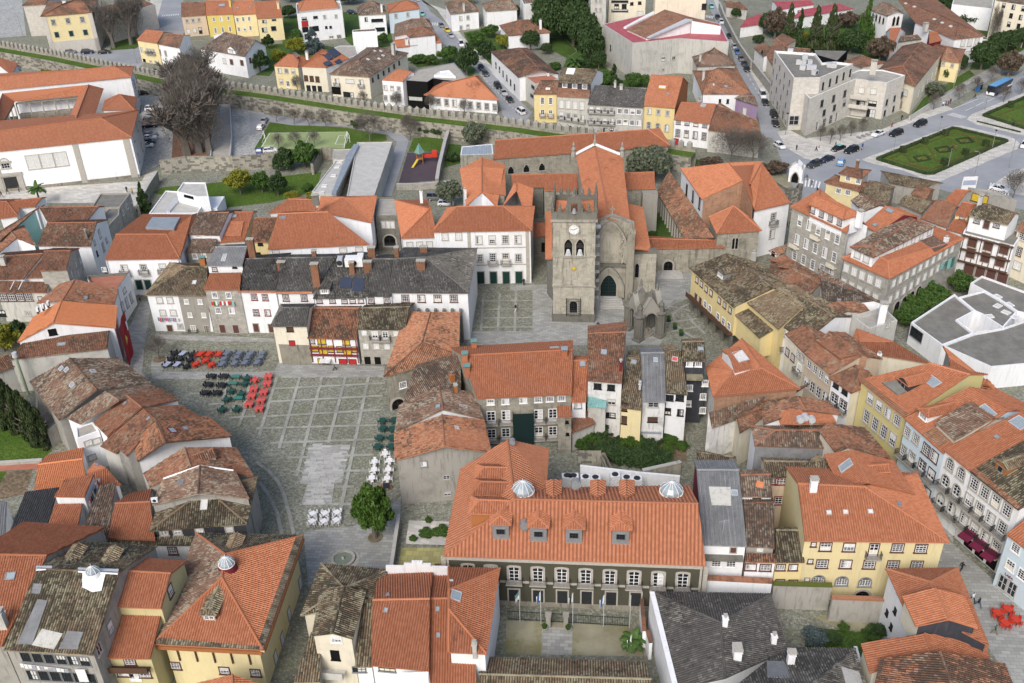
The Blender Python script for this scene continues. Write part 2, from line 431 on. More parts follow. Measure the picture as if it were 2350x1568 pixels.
def vol(h,t,A,B,R0,R1,z,rs,wc,hip='',p=24,bk=1.0,cd=None,ov=.35,zb=-.3,zr=None,caps=True,eb=None,nm='roof',lod=None,gov=.12):
 """one roofed block. A, B: the two ends of an eave seen in the photograph; R0, R1: ridge ends. z: eave height, or (corner, base point)"""
 if isinstance(z,tuple):z=zbase(t,z[0],z[1])
 h.t=t
 tp=math.tan(R(p));A3=pt(t,A,z);B3=pt(t,B,z)
 u=xy(B3)-xy(A3);u.normalize();n=Vector((-u.y,u.x))
 g=pt(t,R0,z+1.5)+pt(t,R1,z+1.5)
 if(Vector((g.x/2,g.y/2))-xy(A3)).dot(n)<0:n=-n
 if zr is None:
  zz=[]
  for q in(R0,R1):
   d=rayof(t,q)
   k=(z+tp*n.dot(-xy(A3))-CAM_H)/(d.z-tp*n.dot(xy(d)))
   zz.append(CAM_H+k*d.z)
  zr=sum(zz)/2
  zr=min(max(zr,z+.5),z+7)
 r0,r1=pt(t,R0,zr),pt(t,R1,zr)
 d0,d1=n.dot(xy(r0)-xy(A3)),n.dot(xy(r1)-xy(B3))
 zbk=zr-(zr-z)*bk
 if cd:
  C3,D3=pt(t,cd[0],z),pt(t,cd[1],z);zbk=z
 elif bk==0:C3,D3=r1.copy(),r0.copy()
 else:
  def back(P,r,dd,hipped):
   q=xy(P)+n*dd*(1+bk)if hipped else xy(r)+(xy(r)-xy(P))*bk
   return Vector((q.x,q.y,zbk))
  C3=back(B3,r1,d1,'1' in hip);D3=back(A3,r0,d0,'0' in hip)
 ensure(h,(A3+B3+C3+D3)/4)
 lod=lodof((A3+B3)/2)if lod is None else lod
 T=Tiles();fs=[([A3,B3,r1,r0],B3-A3)]
 if bk!=0:fs.append(([C3,D3,r0,r1],D3-C3))
 if '1' in hip:fs.append(([B3,C3,r1],C3-B3))
 if '0' in hip:fs.append(([D3,A3,r0],A3-D3))
 rl=list(rs)if isinstance(rs,(list,tuple))else[rs]*4;rl=[rl[0]]+([rl[1]]if bk!=0 else[])+([rl[2]]if '1' in hip else[])+([rl[3]]if '0' in hip else[]);rs=rl[0]
 ex_={}
 for(P,e),k in zip(fs,rl):
  (T if k==rs else ex_.setdefault(k,Tiles())).slope(P,e,lod,0.0,1.6 if k=='O' else 1.0);h.faces.append((P,e))
 for k,t2 in ex_.items():t2.build('roof_slope',k,h.root,h.off)
 out=[A3,B3]+([]if '1' in hip or bk==0 else[r1])+[C3,D3]+([]if '0' in hip or bk==0 else[r0])
 ev,ef=[],[]
 for a,b in zip(out,out[1:]+out[:1]):
  i=len(ev);ev+=[a+Vector((0,0,.03)),b+Vector((0,0,.03)),b-Vector((0,0,.17)),a-Vector((0,0,.17))];ef.append((i,i+1,i+2,i+3))
 for P,e in fs:
  i=len(ev);ev+=[q-Vector((0,0,.17))for q in P];ef.append(tuple(range(i,i+len(P))))
 T.build(nm,rs,h.root,h.off,(ev,ef))
 if caps:
  m=MB();ln=[(r0,r1)]if bk!=0 else[]
  if '1' in hip:ln+=[(r1,B3),(r1,C3)]
  if '0' in hip:ln+=[(r0,A3),(r0,D3)]
  for a,b in ln:m.tube(a+Vector((0,0,.05)),b+Vector((0,0,.05)),.15,n=6)
  if m.v:m.build('ridge_cap',{'b':'m','x':'m'}.get(rs,rs),h.root,h.off)
 planes=[]
 for P,e in fs:
  planes.append(plane3(P[0],P[1],P[2]))
  if len(P)==4:planes.append(plane3(P[0],P[1],P[3]))
 po=[xy(A3),xy(B3),xy(C3),xy(D3)]
 ovs=[ov,ov if '1' in hip else gov,(.03 if bk==0 else ov),ov if '0' in hip else gov]
 ins=inset(po,ovs)
 segs=[];cen=sum(ins,Vector((0,0)))/4
 tris=[tr for P,e in fs for tr in([P[:3]]if len(P)==3 else[[P[0],P[1],P[2]],[P[0],P[2],P[3]]])]
 def zt(q):
  zz=[]
  for a,b,c in tris:
   d=(b.y-c.y)*(a.x-c.x)+(c.x-b.x)*(a.y-c.y)
   if abs(d)<1e-6:continue
   l0=((b.y-c.y)*(q.x-c.x)+(c.x-b.x)*(q.y-c.y))/d;l1=((c.y-a.y)*(q.x-c.x)+(a.x-c.x)*(q.y-c.y))/d
   if min(l0,l1,1-l0-l1)>-.02:zz.append(l0*a.z+l1*b.z+(1-l0-l1)*c.z)
  return(min(zz)if zz else min(pz(pl,q.x,q.y)for pl in planes))-.08
 for k in range(4):
  a,b=ins[k],ins[(k+1)%4];run=[]
  N=2 if k in(0,2)else 13
  rp=(r1 if k==1 else r0 if k==3 else None)if N>2 and not('1' if k==1 else '0')in hip and bk!=0 else None;bend=None
  if rp is not None:
   t_=(b-a).normalized();w_=xy(rp)-a;dv=w_-t_*w_.dot(t_);inn=cen-(a+b)/2
   if dv.dot(inn)>.25 and 0<w_.dot(t_)<(b-a).length:bend=xy(rp)+inn.normalized()*.15
  for s in range(N):
   f_=s/(N-1);q=a.lerp(b,f_)if bend is None else(a.lerp(bend,f_*2)if f_<=.5 else bend.lerp(b,f_*2-1));run.append((q.x,q.y,max(zt(q),zb+.2)))
  segs.append(run);nn=Vector(((b-a).y,-(b-a).x))
  if nn.dot((a+b)/2-cen)<0:nn=-nn
  h.edges.append((a,b,nn.normalized()))
 e0=len(h.edges)-4
 if isinstance(wc,(list,tuple)):
  for k in range(4):wallmesh(h,[segs[k]],zb,wc[k])
 else:wallmesh(h,segs,zb,wc)
 h.zr,h.ze=zr,z
 return h
def cvol(h,t,V,faces,walls,rs,wc,zb=-.3,caps=(),lod=None,nm='roof'):
 """free block: V name -> (x, y, z) in the photograph's tile t; faces 'abcd' (first two letters: the eave); walls 'ab'"""
 P={}
 for k,q in V.items():
  P[k]=at(q[0],q[1],q[2],q[3])if isinstance(q[0],str)else(Vector(q[1])if q[0]is None else at(t,q[0],q[1],q[2]))
 c=sum(P.values(),Vector((0,0,0)))/len(P);ensure(h,c);h.t=h.t or t
 lod=lodof(c)if lod is None else lod
 if faces:
  T=Tiles();cnt={}
  ev,ef=[],[]
  for f in faces:
   Q=[P[k]for k in f];e=Q[1]-Q[0];T.slope(Q,e,lod,0.0,1.6 if rs=='O' else 1.0);h.faces.append((Q,e))
   for a,b in zip(f,f[1:]+f[:1]):cnt[frozenset((a,b))]=cnt.get(frozenset((a,b)),0)+1
   i=len(ev);ev+=[q-Vector((0,0,.17))for q in Q];ef.append(tuple(range(i,i+len(Q))))
  for k,nn in cnt.items():
   if nn==1:
    a,b=[P[j]for j in k]if len(k)==2 else(None,None)
    i=len(ev);ev+=[a+Vector((0,0,.03)),b+Vector((0,0,.03)),b-Vector((0,0,.17)),a-Vector((0,0,.17))];ef.append((i,i+1,i+2,i+3))
  T.build(nm,rs,h.root,h.off,(ev,ef))
  if caps:
   m=MB()
   for f in caps:m.tube(P[f[0]]+Vector((0,0,.05)),P[f[1]]+Vector((0,0,.05)),.15)
   m.build('ridge_cap',rs,h.root,h.off)
 cen=xy(c);segs=[]
 for w in walls:
  a,b=P[w[0]],P[w[1]];run=[]
  d=xy(b)-xy(a);nn=Vector((d.y,-d.x)).normalized()
  if nn.dot((xy(a)+xy(b))/2-cen)<0:nn=-nn
  o=-nn*.3 if faces else nn*0
  run=[(a.x+o.x,a.y+o.y,a.z-.05),(b.x+o.x,b.y+o.y,b.z-.05)]
  segs.append(run);h.edges.append((xy(a)+o,xy(b)+o,nn))
 if segs:wallmesh(h,segs,zb,wc)
 h.P=P
 return h
def flat(h,t,pts,z,rs,wc,par=.5,zb=-.3,nm='flat_roof',coping=None):
 if isinstance(z,tuple):z=zbase(t,z[0],z[1])
 P=[xy(pt(t,q,z))for q in pts]
 c=sum(P,Vector((0,0)))/len(P);ensure(h,Vector((c.x,c.y,0)));h.t=t
 if sum(P[k].x*P[(k+1)%len(P)].y-P[(k+1)%len(P)].x*P[k].y for k in range(len(P)))<0:sg=-1
 else:sg=1
 segs=[]
 for a,b in zip(P,P[1:]+P[:1]):
  segs.append([(a.x,a.y,z),(b.x,b.y,z)]);d=b-a
  h.edges.append((a,b,Vector((d.y,-d.x)).normalized()*sg))
 wallmesh(h,segs,zb,wc)
 I=inset(P,[.28]*len(P));m=MB();n=len(P)
 off=h.off
 for k in range(n):
  a,b,c2,d=P[k],P[(k+1)%n],I[(k+1)%n],I[k]
  m.poly([(a.x,a.y,z),(b.x,b.y,z),(c2.x,c2.y,z),(d.x,d.y,z)])
  m.poly([(d.x,d.y,z),(c2.x,c2.y,z),(c2.x,c2.y,z-par),(d.x,d.y,z-par)])
 m.build('parapet',coping or wc,h.root,off)
 tri=tessellate_polygon([[Vector((q.x,q.y,0))for q in I]])
 vv=[Vector((q.x,q.y,z-par+.02))for q in I]
 me=mesh(nm,[q-off for q in vv],[tuple(x)for x in tri],rs,None,[(vv[i].x,vv[i].y)for tr in tri for i in tr])
 for pl in me.polygons:
  if pl.normal.z<0:pl.flip()
 obj(nm,me,h.root)
 for tr in tri:h.faces.append(([vv[i]for i in tr],vv[tr[1]]-vv[tr[0]]))
 h.ze=z
 return h
 # --- windows and doors
ST={'w':('sto',.17,'wht','gls',3,4,0,0,'window'),'p':('wht',.08,'wht','gls',3,4,0,0,'window'),'t':('trm',.13,'wht','gls',3,4,0,0,'window'),'r':('trr',.13,'wht','gls',3,3,0,0,'window'),'s':('sto',.17,'wht','bld',2,4,0,0,'window'),'c':('sto',.17,'wht','gls',2,3,0,0,'window'),'k':('drk',.06,'irn','gls',2,2,0,0,'window'),'o':('drk',.05,'drk','drk',1,1,0,0,'window'),'m':('gry',.06,'irn','gls',3,2,0,0,'window'),'a':('sto',.22,'wht','gls',3,4,1,0,'window'),'ab':('sto',.22,'wht','gls',2,4,1,1,'window'),'se':('sto',.3,'wht','gls',2,4,3,1,'window'),'wb':('sto',.17,'wht','gls',3,5,0,1,'window'),'pb':('wht',.08,'wht','gls',2,4,0,1,'window'),'tb':('trm',.13,'wht','gls',2,4,0,1,'window'),'d':('sto',.18,'grn','grn',2,3,0,0,'door'),'db':('sto',.15,'trm','trm',2,2,0,0,'door'),'dr':('trr',.12,'re','re',2,2,0,0,'door'),'dy':('trm',.12,'yel','yel',2,3,0,0,'window'),'dk':('sto',.2,'irn','irn',2,4,0,0,'door'),'dw':('wht',.08,'wht','gls',2,3,0,0,'door'),'sh':('drk',.05,'br','br',2,1,0,0,'window'),'ad':('sto',.35,'irn','drk',2,3,1,0,'door'),'g2':('gry',.12,'wht','gls',4,4,0,0,'window'),'ga':('gry',.2,'wht','gls',4,4,1,0,'window'),'og':('sto',.06,'lgt','gls',2,2,0,0,'window'),'gs':('wht',.05,'wht','gn',1,3,0,0,'window'),'pt':('sto',.12,'irn','drk',1,3,2,0,'window'),}
WM={};WR=random.Random(12)
def outline(w,h,arch,n=8):
 if not arch:return[(-w/2,-h/2),(w/2,-h/2),(w/2,h/2),(-w/2,h/2)]
 r=w/2;q=[(-w/2,-h/2),(w/2,-h/2)]
 rise=r if arch==1 else r*.3 if arch==3 else r*1.5
 y0=h/2-rise
 for k in range(n+1):
  a=math.pi*k/n;x=r*math.cos(a);y=math.sin(a)if arch in(1,3)else(1-(abs(math.cos(a)))**1.6)
  q.append((x,y0+rise*y))
 return q
def winmeshes(w,h,st):
 key=(round(w,2),round(h,2),st)
 if key in WM:return WM[key]
 sm,sw,am,gm,nx,ny,arch,balc,nm=ST[st]
 inn=outline(w,h,arch);outw=[(x*(1+2*sw/w),(y*(1+2*sw/h)))for x,y in inn]
 m=MB();n=len(inn)
 for k in range(n):
  a,b,c,d=outw[k],outw[(k+1)%n],inn[(k+1)%n],inn[k]
  m.poly([(a[0],.09,a[1]),(b[0],.09,b[1]),(c[0],.09,c[1]),(d[0],.09,d[1])])
  m.poly([(d[0],.09,d[1]),(c[0],.09,c[1]),(c[0],.02,c[1]),(d[0],.02,d[1])])
  m.poly([(a[0],-.05,a[1]),(b[0],-.05,b[1]),(b[0],.09,b[1]),(a[0],.09,a[1])])
 if not balc and nm=='window':m.box((0,.08,-h/2-sw),(w+2*sw+.16,.2,.1))
 f=m.mesh(nm,sm)
 m=MB();fr=.075
 for s in(-1,1):m.box((s*(w/2-fr/2),.035,0 if not arch else-.1*h),(fr,.05,h*(1 if not arch else.8)))
 m.box((0,.035,-h/2+fr/2),(w,.05,fr))
 if not arch:m.box((0,.035,h/2-fr/2),(w,.05,fr))
 top=h/2-(w*.22 if arch in(1,2)else 0)
 for i in range(1,nx):m.box((-w/2+w*i/nx,.034,(top-h/2)/2),(.05 if i*2!=nx else.1,.045,top+h/2))
 for j in range(1,ny):m.box((0,.033,-h/2+h*j/ny),(w*(1 if not arch or j<ny-1 else.8),.045,.05))
 if nm=='door' or st in('wb','ab','pb','tb'):m.box((0,.034,-h/2+h*.12),(w*.96,.05,h*.22))
 s=m.mesh('sash',am)
 m=MB();m.poly([(x,.015,y)for x,y in inn]);g=m.mesh('pane',gm)
 b=None
 if balc:
  m=MB();bw=w+.9;m.box((0,.4,-h/2-.1),(bw,.85,.16))
  for k in range(int(bw/.16)+1):m.box((-bw/2+.05+k*.16,.78,-h/2+.45),(.03,.03,.95),mi=1)
  for sx in(-1,1):
   for k in range(5):m.box((sx*(bw/2-.04),.1+k*.15,-h/2+.45),(.03,.03,.95),mi=1)
   m.box((sx*(bw/2-.04),.42,-h/2+.93),(.05,.74,.05),mi=1)
  m.box((0,.78,-h/2+.93),(bw,.05,.05),mi=1)
  b=m.mesh('balcony',['sto','irn'])
 WM[key]=(nm,f,s,g,b)
 return WM[key]
def edge_hit(h,e,t,x,y):
 a,b,n=h.edges[e];d=ray(t,x,y)
 den=n.x*d.x+n.y*d.y
 k=(n.x*a.x+n.y*a.y)/den
 return Vector((d.x*k,d.y*k,CAM_H+d.z*k)),n
def wn(h,e,x0,y0,x1,y1,n,w,hh,st,t=None):
 """a row of n windows on wall e, from the first one's middle to the last one's"""
 t=t or h.t
 p0,nn=edge_hit(h,e,t,x0,y0);p1,_=edge_hit(h,e,t,x1,y1)
 nm,f,s,g,b=winmeshes(w,hh,st);ang=math.atan2(nn.y,nn.x)-math.pi/2
 for k in range(n):
  p=p0.lerp(p1,k/(n-1))if n>1 else p0
  o=obj(nm,f,h.root,p-h.off,ang);obj('sash',s,o);obj('pane',g,o)
  if b:obj('balcony',b,o)
  r_=WR.random()
  if ST[st][3]=='gls' and w>.85 and r_<.38:
   q=('cur',round(w,2),round(hh,2),int(r_*12)%3)
   if q not in WM:z0,z1=((-.48,.46),(.02,.46),(-.48,.0))[q[3]];m=MB();m.poly([(-w*.46,.021,hh*z0),(w*(.46 if q[3]else.1),.021,hh*z0),(w*(.46 if q[3]else.1),.021,hh*z1),(-w*.46,.021,hh*z1)]);WM[q]=m.mesh('curtain',('bld','bld','org')[q[3]]if q[3]<2 else 'cr')
   obj('curtain',WM[q],o)
def wr(h,e,rows,st,w,hh,t=None):
 for r in rows:wn(h,e,*r,w,hh,st,t)
 # --- things on roofs
def hit(h,t,x,y):
 d=ray(t,x,y);best=None
 for P,e in h.faces:
  for tr in([P[0],P[1],P[2]],)if len(P)==3 else([P[0],P[1],P[2]],[P[0],P[2],P[3]]):
   n=(tr[1]-tr[0]).cross(tr[2]-tr[0])
   if n.z<0:n=-n
   den=n.dot(d)
   if abs(den)<1e-9:continue
   k=n.dot(tr[0]-CAMP)/den;q=CAMP+d*k
   ok=True;sg=None
   for a,b in((0,1),(1,2),(2,0)):
    cr=(tr[b].x-tr[a].x)*(q.y-tr[a].y)-(tr[b].y-tr[a].y)*(q.x-tr[a].x)
    if abs(cr)<1e-4:continue
    if sg is None:sg=cr>0
    elif(cr>0)!=sg:ok=False
   if ok and(best is None or k<best[0]):best=(k,q,n.normalized(),e)
 if best is None:
  P,e=h.faces[0];n=(P[1]-P[0]).cross(P[2]-P[0]);n=-n if n.z<0 else n
  k=n.dot(P[0]-CAMP)/n.dot(d);best=(k,CAMP+d*k,n.normalized(),e)
 k,q,n,e=best;u=(e-n*e.dot(n)).normalized();v=n.cross(u)
 if v.z<0:u,v=-u,-v
 return q,n,u,v
def ch(h,x,y,w=.8,d=.6,hgt=1.6,mat='ch',t=None,cap='sto',slats=1):
 """chimney stack with a cap on stubs"""
 t=t or h.t;q,n,u,v=hit(h,t,x,y);a=math.atan2(u.y,u.x)
 m=MB();m.box((0,0,hgt/2-.5),(w,d,hgt+1));
 m.box((0,0,hgt+.05),(w+.16,d+.16,.1))
 o=m.build('chimney',mat,h.root);o.location=q-h.off;o.rotation_euler=(0,0,a)
 m=MB()
 if slats:
  k=max(2,int(w/.3))
  for i in range(k):m.box((-w/2+(i+.5)*w/k,0,hgt+.25),(.1,d*.9,.3))
  m.box((0,0,hgt+.45),(w+.2,d+.2,.09))
 else:m.tube((0,0,hgt),(0,0,hgt+.5),.14);m.box((0,0,hgt+.55),(.5,.5,.06))
 m.build('chimney_cap',cap,o)
def rot(u,v,n):return Matrix((u,v,n)).transposed()
def sk(h,x,y,w=.9,l=1.2,t=None,frame='gry',glass='sky'):
 t=t or h.t;q,n,u,v=hit(h,t,x,y);m=MB()
 T_=rot(u,v,n)
 for s in(-1,1):m.box(T_@Vector((s*w/2,0,.12)),(.09,l+.09,.2),tilt=T_);m.box(T_@Vector((0,s*l/2,.12)),(w-.09,.09,.19),tilt=T_)
 o=m.build('skylight',frame,h.root);o.location=q-h.off
 m=MB();m.box(T_@Vector((0,0,.1)),(w-.08,l-.08,.12),tilt=T_);m.build('pane',glass,o)
def patch(h,pts,mat,t=None,th=.09,nm='patch_sheet',lift=.05):
 t=t or h.t;c=sum((Vector(p)for p in pts),Vector((0,0)))/len(pts)
 q,n,u,v=hit(h,t,c.x,c.y);P=[]
 for x,y in pts:
  d=ray(t,x,y);k=n.dot(q-CAMP)/n.dot(d);P.append(CAMP+d*k)
 top=[p+n*(th+lift)for p in P];bot=[p-n*.02 for p in P];k=len(P)
 verts=[p-h.off for p in bot+top];faces=[tuple(range(k,2*k)),tuple(reversed(range(k)))]+[(i,(i+1)%k,k+(i+1)%k,k+i)for i in range(k)]
 uv=[]
 for f in faces:
  for i in f:w=(bot+top)[i]-q;uv.append((w.dot(u)/PER+50,w.dot(v)/ROW+50))
 return obj(nm,mesh(nm,verts,faces,mat,None,uv),h.root)
def dm(h,x,y,w=1.5,wh=1.1,rs='o',wc='W',st='c',t=None,lod=None,ww=.7,wwh=.8,hipf=False,ov=.2):
 """gabled dormer; the picture point is the middle of its front sill"""
 t=t or h.t;q,n,u,v=hit(h,t,x,y)
 f=Vector((n.x,n.y,0)).normalized();s=Vector((-f.y,f.x,0));tp=math.hypot(n.x,n.y)/n.z
 rise=w*.3;L=(wh+rise)/tp;l2=wh/tp;lod=lodof(q)if lod is None else lod
 a=q+s*(w/2+ov)+Vector((0,0,wh-ov*.3))+f*ov;b=q-s*(w/2+ov)+Vector((0,0,wh-ov*.3))+f*ov
 r=q+Vector((0,0,wh+rise))+f*(ov-(w*.45 if hipf else 0));rb=q+Vector((0,0,wh+rise))-f*(L+.1)
 ab=q+s*(w/2+ov)+Vector((0,0,wh-ov*.3))-f*(l2+.1);bb=q-s*(w/2+ov)+Vector((0,0,wh-ov*.3))-f*(l2+.1)
 T=Tiles();T.slope([ab,a,r,rb],a-ab,lod,.03);T.slope([b,bb,rb,r],bb-b,lod,.03)
 if hipf:T.slope([a,b,r],b-a,lod,.03)
 m=MB()
 fa,fb=q+s*w/2,q-s*w/2;z=Vector((0,0,1))
 top=[]if hipf else[q+z*(wh+rise)]
 m.poly([fa-z*.3,fb-z*.3,fb+z*wh]+top+[fa+z*wh])
 for e,sg in((fa,1),(fb,-1)):m.poly([e-z*.3,e+z*wh,e+z*wh-f*l2,e-z*.3-f*.3])
 o=m.build('dormer',wc,h.root,q);o.location=q-h.off
 T.build('dormer_roof',rs,o,q)
 m=MB();m.tube(r+z*.04-q,rb+z*.04-q,.13)
 for e in((a,b)if hipf else()):m.tube(r+z*.04-q,e+z*.04-q,.11)
 m.build('ridge_cap',rs,o)
 m=MB();m.tube(a-q,ab-q,.09,n=4);m.tube(b-q,bb-q,.09,n=4);m.tube(a-q,b-q,.09,n=4);m.build('flashing','gry' if rs=='O' else rs,o)
 nm,fm,sm,gm,bm=winmeshes(ww,wwh,st);ang=math.atan2(f.y,f.x)-math.pi/2
 for nm2,me in(('window_frame',fm),('sash',sm),('pane',gm)):obj(nm2,me,o,f*.02+z*(wh*.5),ang)
def cupola(h,x,y,r=1.3,hgt=1.5,t=None,base='o',bh=.5,ribs=12):
 t=t or h.t;q,n,u,v=hit(h,t,x,y)
 m=MB();m.lathe((0,0,0),[(r*1.28,-.7),(r*1.05,bh)],20);o=m.build('cupola',base,h.root);o.location=q-h.off
 pr=[(r,0),(r*.97,hgt*.3),(r*.72,hgt*.62),(r*.35,hgt*.88),(.06,hgt)]
 m=MB();m.lathe((0,0,bh),pr,ribs);m.build('glazing','sky',o)
 m=MB()
 for k in range(ribs):
  a=2*math.pi*k/ribs
  for(r0,z0),(r1,z1)in zip(pr[:-1],pr[1:]):m.tube((r0*math.cos(a)*1.01,r0*math.sin(a)*1.01,bh+z0),(r1*math.cos(a)*1.01,r1*math.sin(a)*1.01,bh+z1),.035,n=4)
 m.lathe((0,0,bh),[(r*1.04,-.04),(r*1.06,.06),(r*.98,.08)],20);m.tube((0,0,bh+hgt),(0,0,bh+hgt+.45),.05,.02)
 m.build('glazing_bar','wht',o)
def acbox(h,x,y,w=.9,d=.4,hh=.7,t=None,mat='wht',lift=0.0):
 t=t or h.t;q,n,u,v=hit(h,t,x,y);m=MB();m.box((0,0,hh/2),(w,d,hh));m.tube((0,-d/2-.02,hh/2),(0,-d/2,hh/2),hh*.36,n=10,mi=1)
 for s in(-1,1):m.box((s*w*.35,0,-.2),(.08,d,.5),mi=1)
 o=m.build('air_conditioner',[mat,'irn'],h.root);o.location=q-h.off+Vector((0,0,.12+lift));o.rotation_euler=(0,0,math.atan2(u.y,u.x))
def vent(h,x,y,t=None,r=.45,mat='gry'):
 t=t or h.t;q,n,u,v=hit(h,t,x,y);m=MB();m.tube((0,0,-.3),(0,0,.7),r,n=12);m.tube((0,0,.7),(0,-.8,.75),r*1.05,n=12)
 o=m.build('roof_vent',mat,h.root);o.location=q-h.off
def aerial(h,x,y,hgt=2.2,t=None):
 t=t or h.t;q,n,u,v=hit(h,t,x,y);m=MB();m.tube((0,0,-.1),(0,0,hgt),.03,n=4)
 m.tube((-.7,0,hgt*.9),(.7,.3,hgt*.9),.018,n=4)
 for k in range(6):a=-.6+k*.24;m.tube((a-.12,.3*a-.3,hgt*.9),(a+.12,.3*a+.3,hgt*.9),.012,n=4)
 o=m.build('aerial','lgt',h.root);o.location=q-h.off
def w1(e,x,y,w,hh,st):wn(e,x,y,x,y,1,w,hh,st)
vol,cvol,flat,wn,wr,ch,sk,patch,dm,cupola,acbox,vent,aerial=[cur(f)for f in(vol,cvol,flat,wn,wr,ch,sk,patch,dm,cupola,acbox,vent,aerial)]
# --- houses, front row (nearest the camera)
h=house('stone_house','grey stone house with mossy patched roof, white skylight base and a washing line')
vol('a3',(30,1265),(850,1310),(340,520),(1095,560),11,'y','gy')
wn(0,240,1325,780,1365,6,1.15,1.5,'m');wn(0,300,1490,835,1520,6,1.2,1.6,'m');w1(1,1010,1055,1,1.6,'g2');w1(1,905,1250,1,1.6,'og')
patch([(350,800),(440,812),(300,1215),(160,1210)],'g');patch([(390,1070),(580,1115),(500,1260),(295,1220)],'gc');patch([(620,1090),(770,1100),(710,1260),(545,1255)],'g')
patch([(310,655),(395,660),(370,750),(290,745)],'g');patch([(760,545),(975,545),(935,720),(850,735),(760,690)],'W');patch([(715,515),(1090,530),(1080,570),(715,550)],'W');patch([(330,500),(480,500),(475,525),(330,535)],'W')
cupola(860,575,.8,.9,base='W',ribs=9)
for x,y in((690,430),(1020,455)):dm(x+60,y-70,1.6,.9,'y','bk','o')
h=house('tiled_house','long orange tiled house with a small glass skylight beside the patched stone house')
vol('a3',(-560,1260),(20,1228),(-250,385),(433,398),10,'o','gy');sk(100,588,1.1,.9);sk(25,935,.7,.8);ch(45,1050,.8,.8,2.4,'gc')
h=house('yellow_house','olive yellow house of two orange roofs with a long wooden veranda')
vol('a3',(1045,868),(1478,882),(1150,540),(1570,562),11.5,'o','ol',gov=.2)
w1(1,1560,720,1,1.6,'t')
vol('a3',(945,1338),(1378,1345),(1100,922),(1482,932),7.8,'o','ol',bk=0,p=22)
w1(4,1190,1362,1.2,1.2,'t');wn(4,1130,1470,1330,1480,2,1.3,1.1,'t');w1(4,1235,1495,1.3,1.9,'dw')
p0,nn=edge_hit(h,4,'a3',990,1405);p1,_=edge_hit(h,4,'a3',1385,1425);m=MB();c=(p0+p1)/2+nn.to_3d()*.5
m.box(c-h.off,((p1-p0).length,1.0,.14),math.atan2(nn.y,nn.x)-math.pi/2);m.box(c+nn.to_3d()*.45+Vector((0,0,.45))-h.off,((p1-p0).length,.06,.8),math.atan2(nn.y,nn.x)-math.pi/2);m.build('balcony','br',h.root)
h=house('hipped_mansion','large pale yellow mansion with a square hipped roof, round glass lantern and timber brackets')
vol('a3',(2412,1262),(2780,215),(2035,600),(2065,385),((2790,250),(2855,655)),['o','b','y','o'],'yp','01',cd=((1800,190),(1402,1208)),ov=.95,p=22);patch([(1402,1130),(1430,1150),(2380,1235),(2410,1262),(1402,1208)],'y',th=.1);patch([(2410,1262),(2370,1190),(2720,215),(2780,215)],'y',th=.1)
wr(0,[(400+2350,650,300+2350,930,2)],'g2',.95,1.7);wr(0,[(345+2350,1110,345+2350,1110,1),(235+2350,1160,235+2350,1160,1),(175+2350,1330,275+2350,1330,2),(220+2350,1480,220+2350,1480,1)],'g2',.95,1.7)
wn(3,1610,1405,2060,1450,2,1.15,1.1,'t');w1(3,2345,1470,1.1,1.1,'t')
cupola(2085,500,1.0,1.2,base='ma');dm(1925,985,1.7,1.0,'y','ma','c',ww=1.2,wwh=.85,hipf=True);dm(2190,260,1.6,.8,'y','bo','o')
a,b,n2=h.edges[0];c=(a+b)/2+n2*.75;m=MB();L=(b-a).length
m.box(Vector((c.x,c.y,h.ze-.45))-h.off,(L+1.6,.5,.35),math.atan2((b-a).y,(b-a).x));m.build('concrete_gutter','gc',h.root)
m=MB();m.box(Vector((c.x+n2.x*.3,c.y+n2.y*.3,h.ze-.45))-h.off,(L+1.7,.1,.5),math.atan2((b-a).y,(b-a).x));m.build('fascia_board','bo',h.root)
a,b,n2=h.edges[3];c=(a+b)/2+n2*.7;m=MB();L=(b-a).length;m.box(Vector((c.x,c.y,h.ze-.75))-h.off,(L+1.4,.4,.5),math.atan2((b-a).y,(b-a).x));m.build('gutter_beam','bo',h.root)
for k in range(5):
 q=a.lerp(b,.12+.19*k)+n2*.1;m=MB();m.box(Vector((q.x,q.y,h.ze-2.2))-h.off,(.22,.16,3.0),math.atan2(n2.y,n2.x));m.build('bracket','br',h.root)
h=house('low_house','low orange roof gable tucked under the eaves of the hipped mansion')
vol('a3',(1810,1900),(1812,1565),(2150,1830),(2130,1490),6,'o','gy')
h=house('slate_clad_house','mossy hipped roof house with black slate front and four small white windows')
vol('a3',(1370,172),(2268,108),(1870,-195),(1915,-195),7.5,'y',['bk','gy','gy','gy'],'01',p=23)
wn(0,1505,188,1630,182,2,.95,.75,'c');wn(0,1830,166,2105,157,2,.95,.9,'s');sk(1875,-70,.9,1.6,frame='lgt',glass='bld');acbox(1425,-90);acbox(1495,-100)
h=house('old_roof_house','old brown roof with white coping stones behind the black slate house')
vol('a2',(2285,1440),(2155,1185),(1818,1395),(1835,1142),9,'b','gy',cd=((1495,1262),(1395,1500)),ov=.1);patch([(1640,1270),(1700,1262),(1680,1310),(1620,1330)],'g')
P=[at('a2',*q)for q in((1502,1258,9.3),(1835,1140,11.2),(2140,1183,9.6))];m=MB();m.tube(P[0],P[1],.16,n=4);m.tube(P[1],P[2],.16,n=4);m.build('coping','wht',h.root,h.off)
h=house('tiled_house','small two pitched orange roof next to the white parapet and mossy hip')
vol('a2',(985,1807),(1425,1822),(1055,1487),(1378,1472),6.5,'o','W')
h=house('white_outbuilding','white and grey stone outbuilding under a strip of mossy tiles')
vol('a3',(980,292),(1790,302),(985,240),(1800,215),5.8,'y','W',bk=0);w1(0,1345,340,1,1.2,'t');w1(0,1585,350,1.1,1.2,'t')
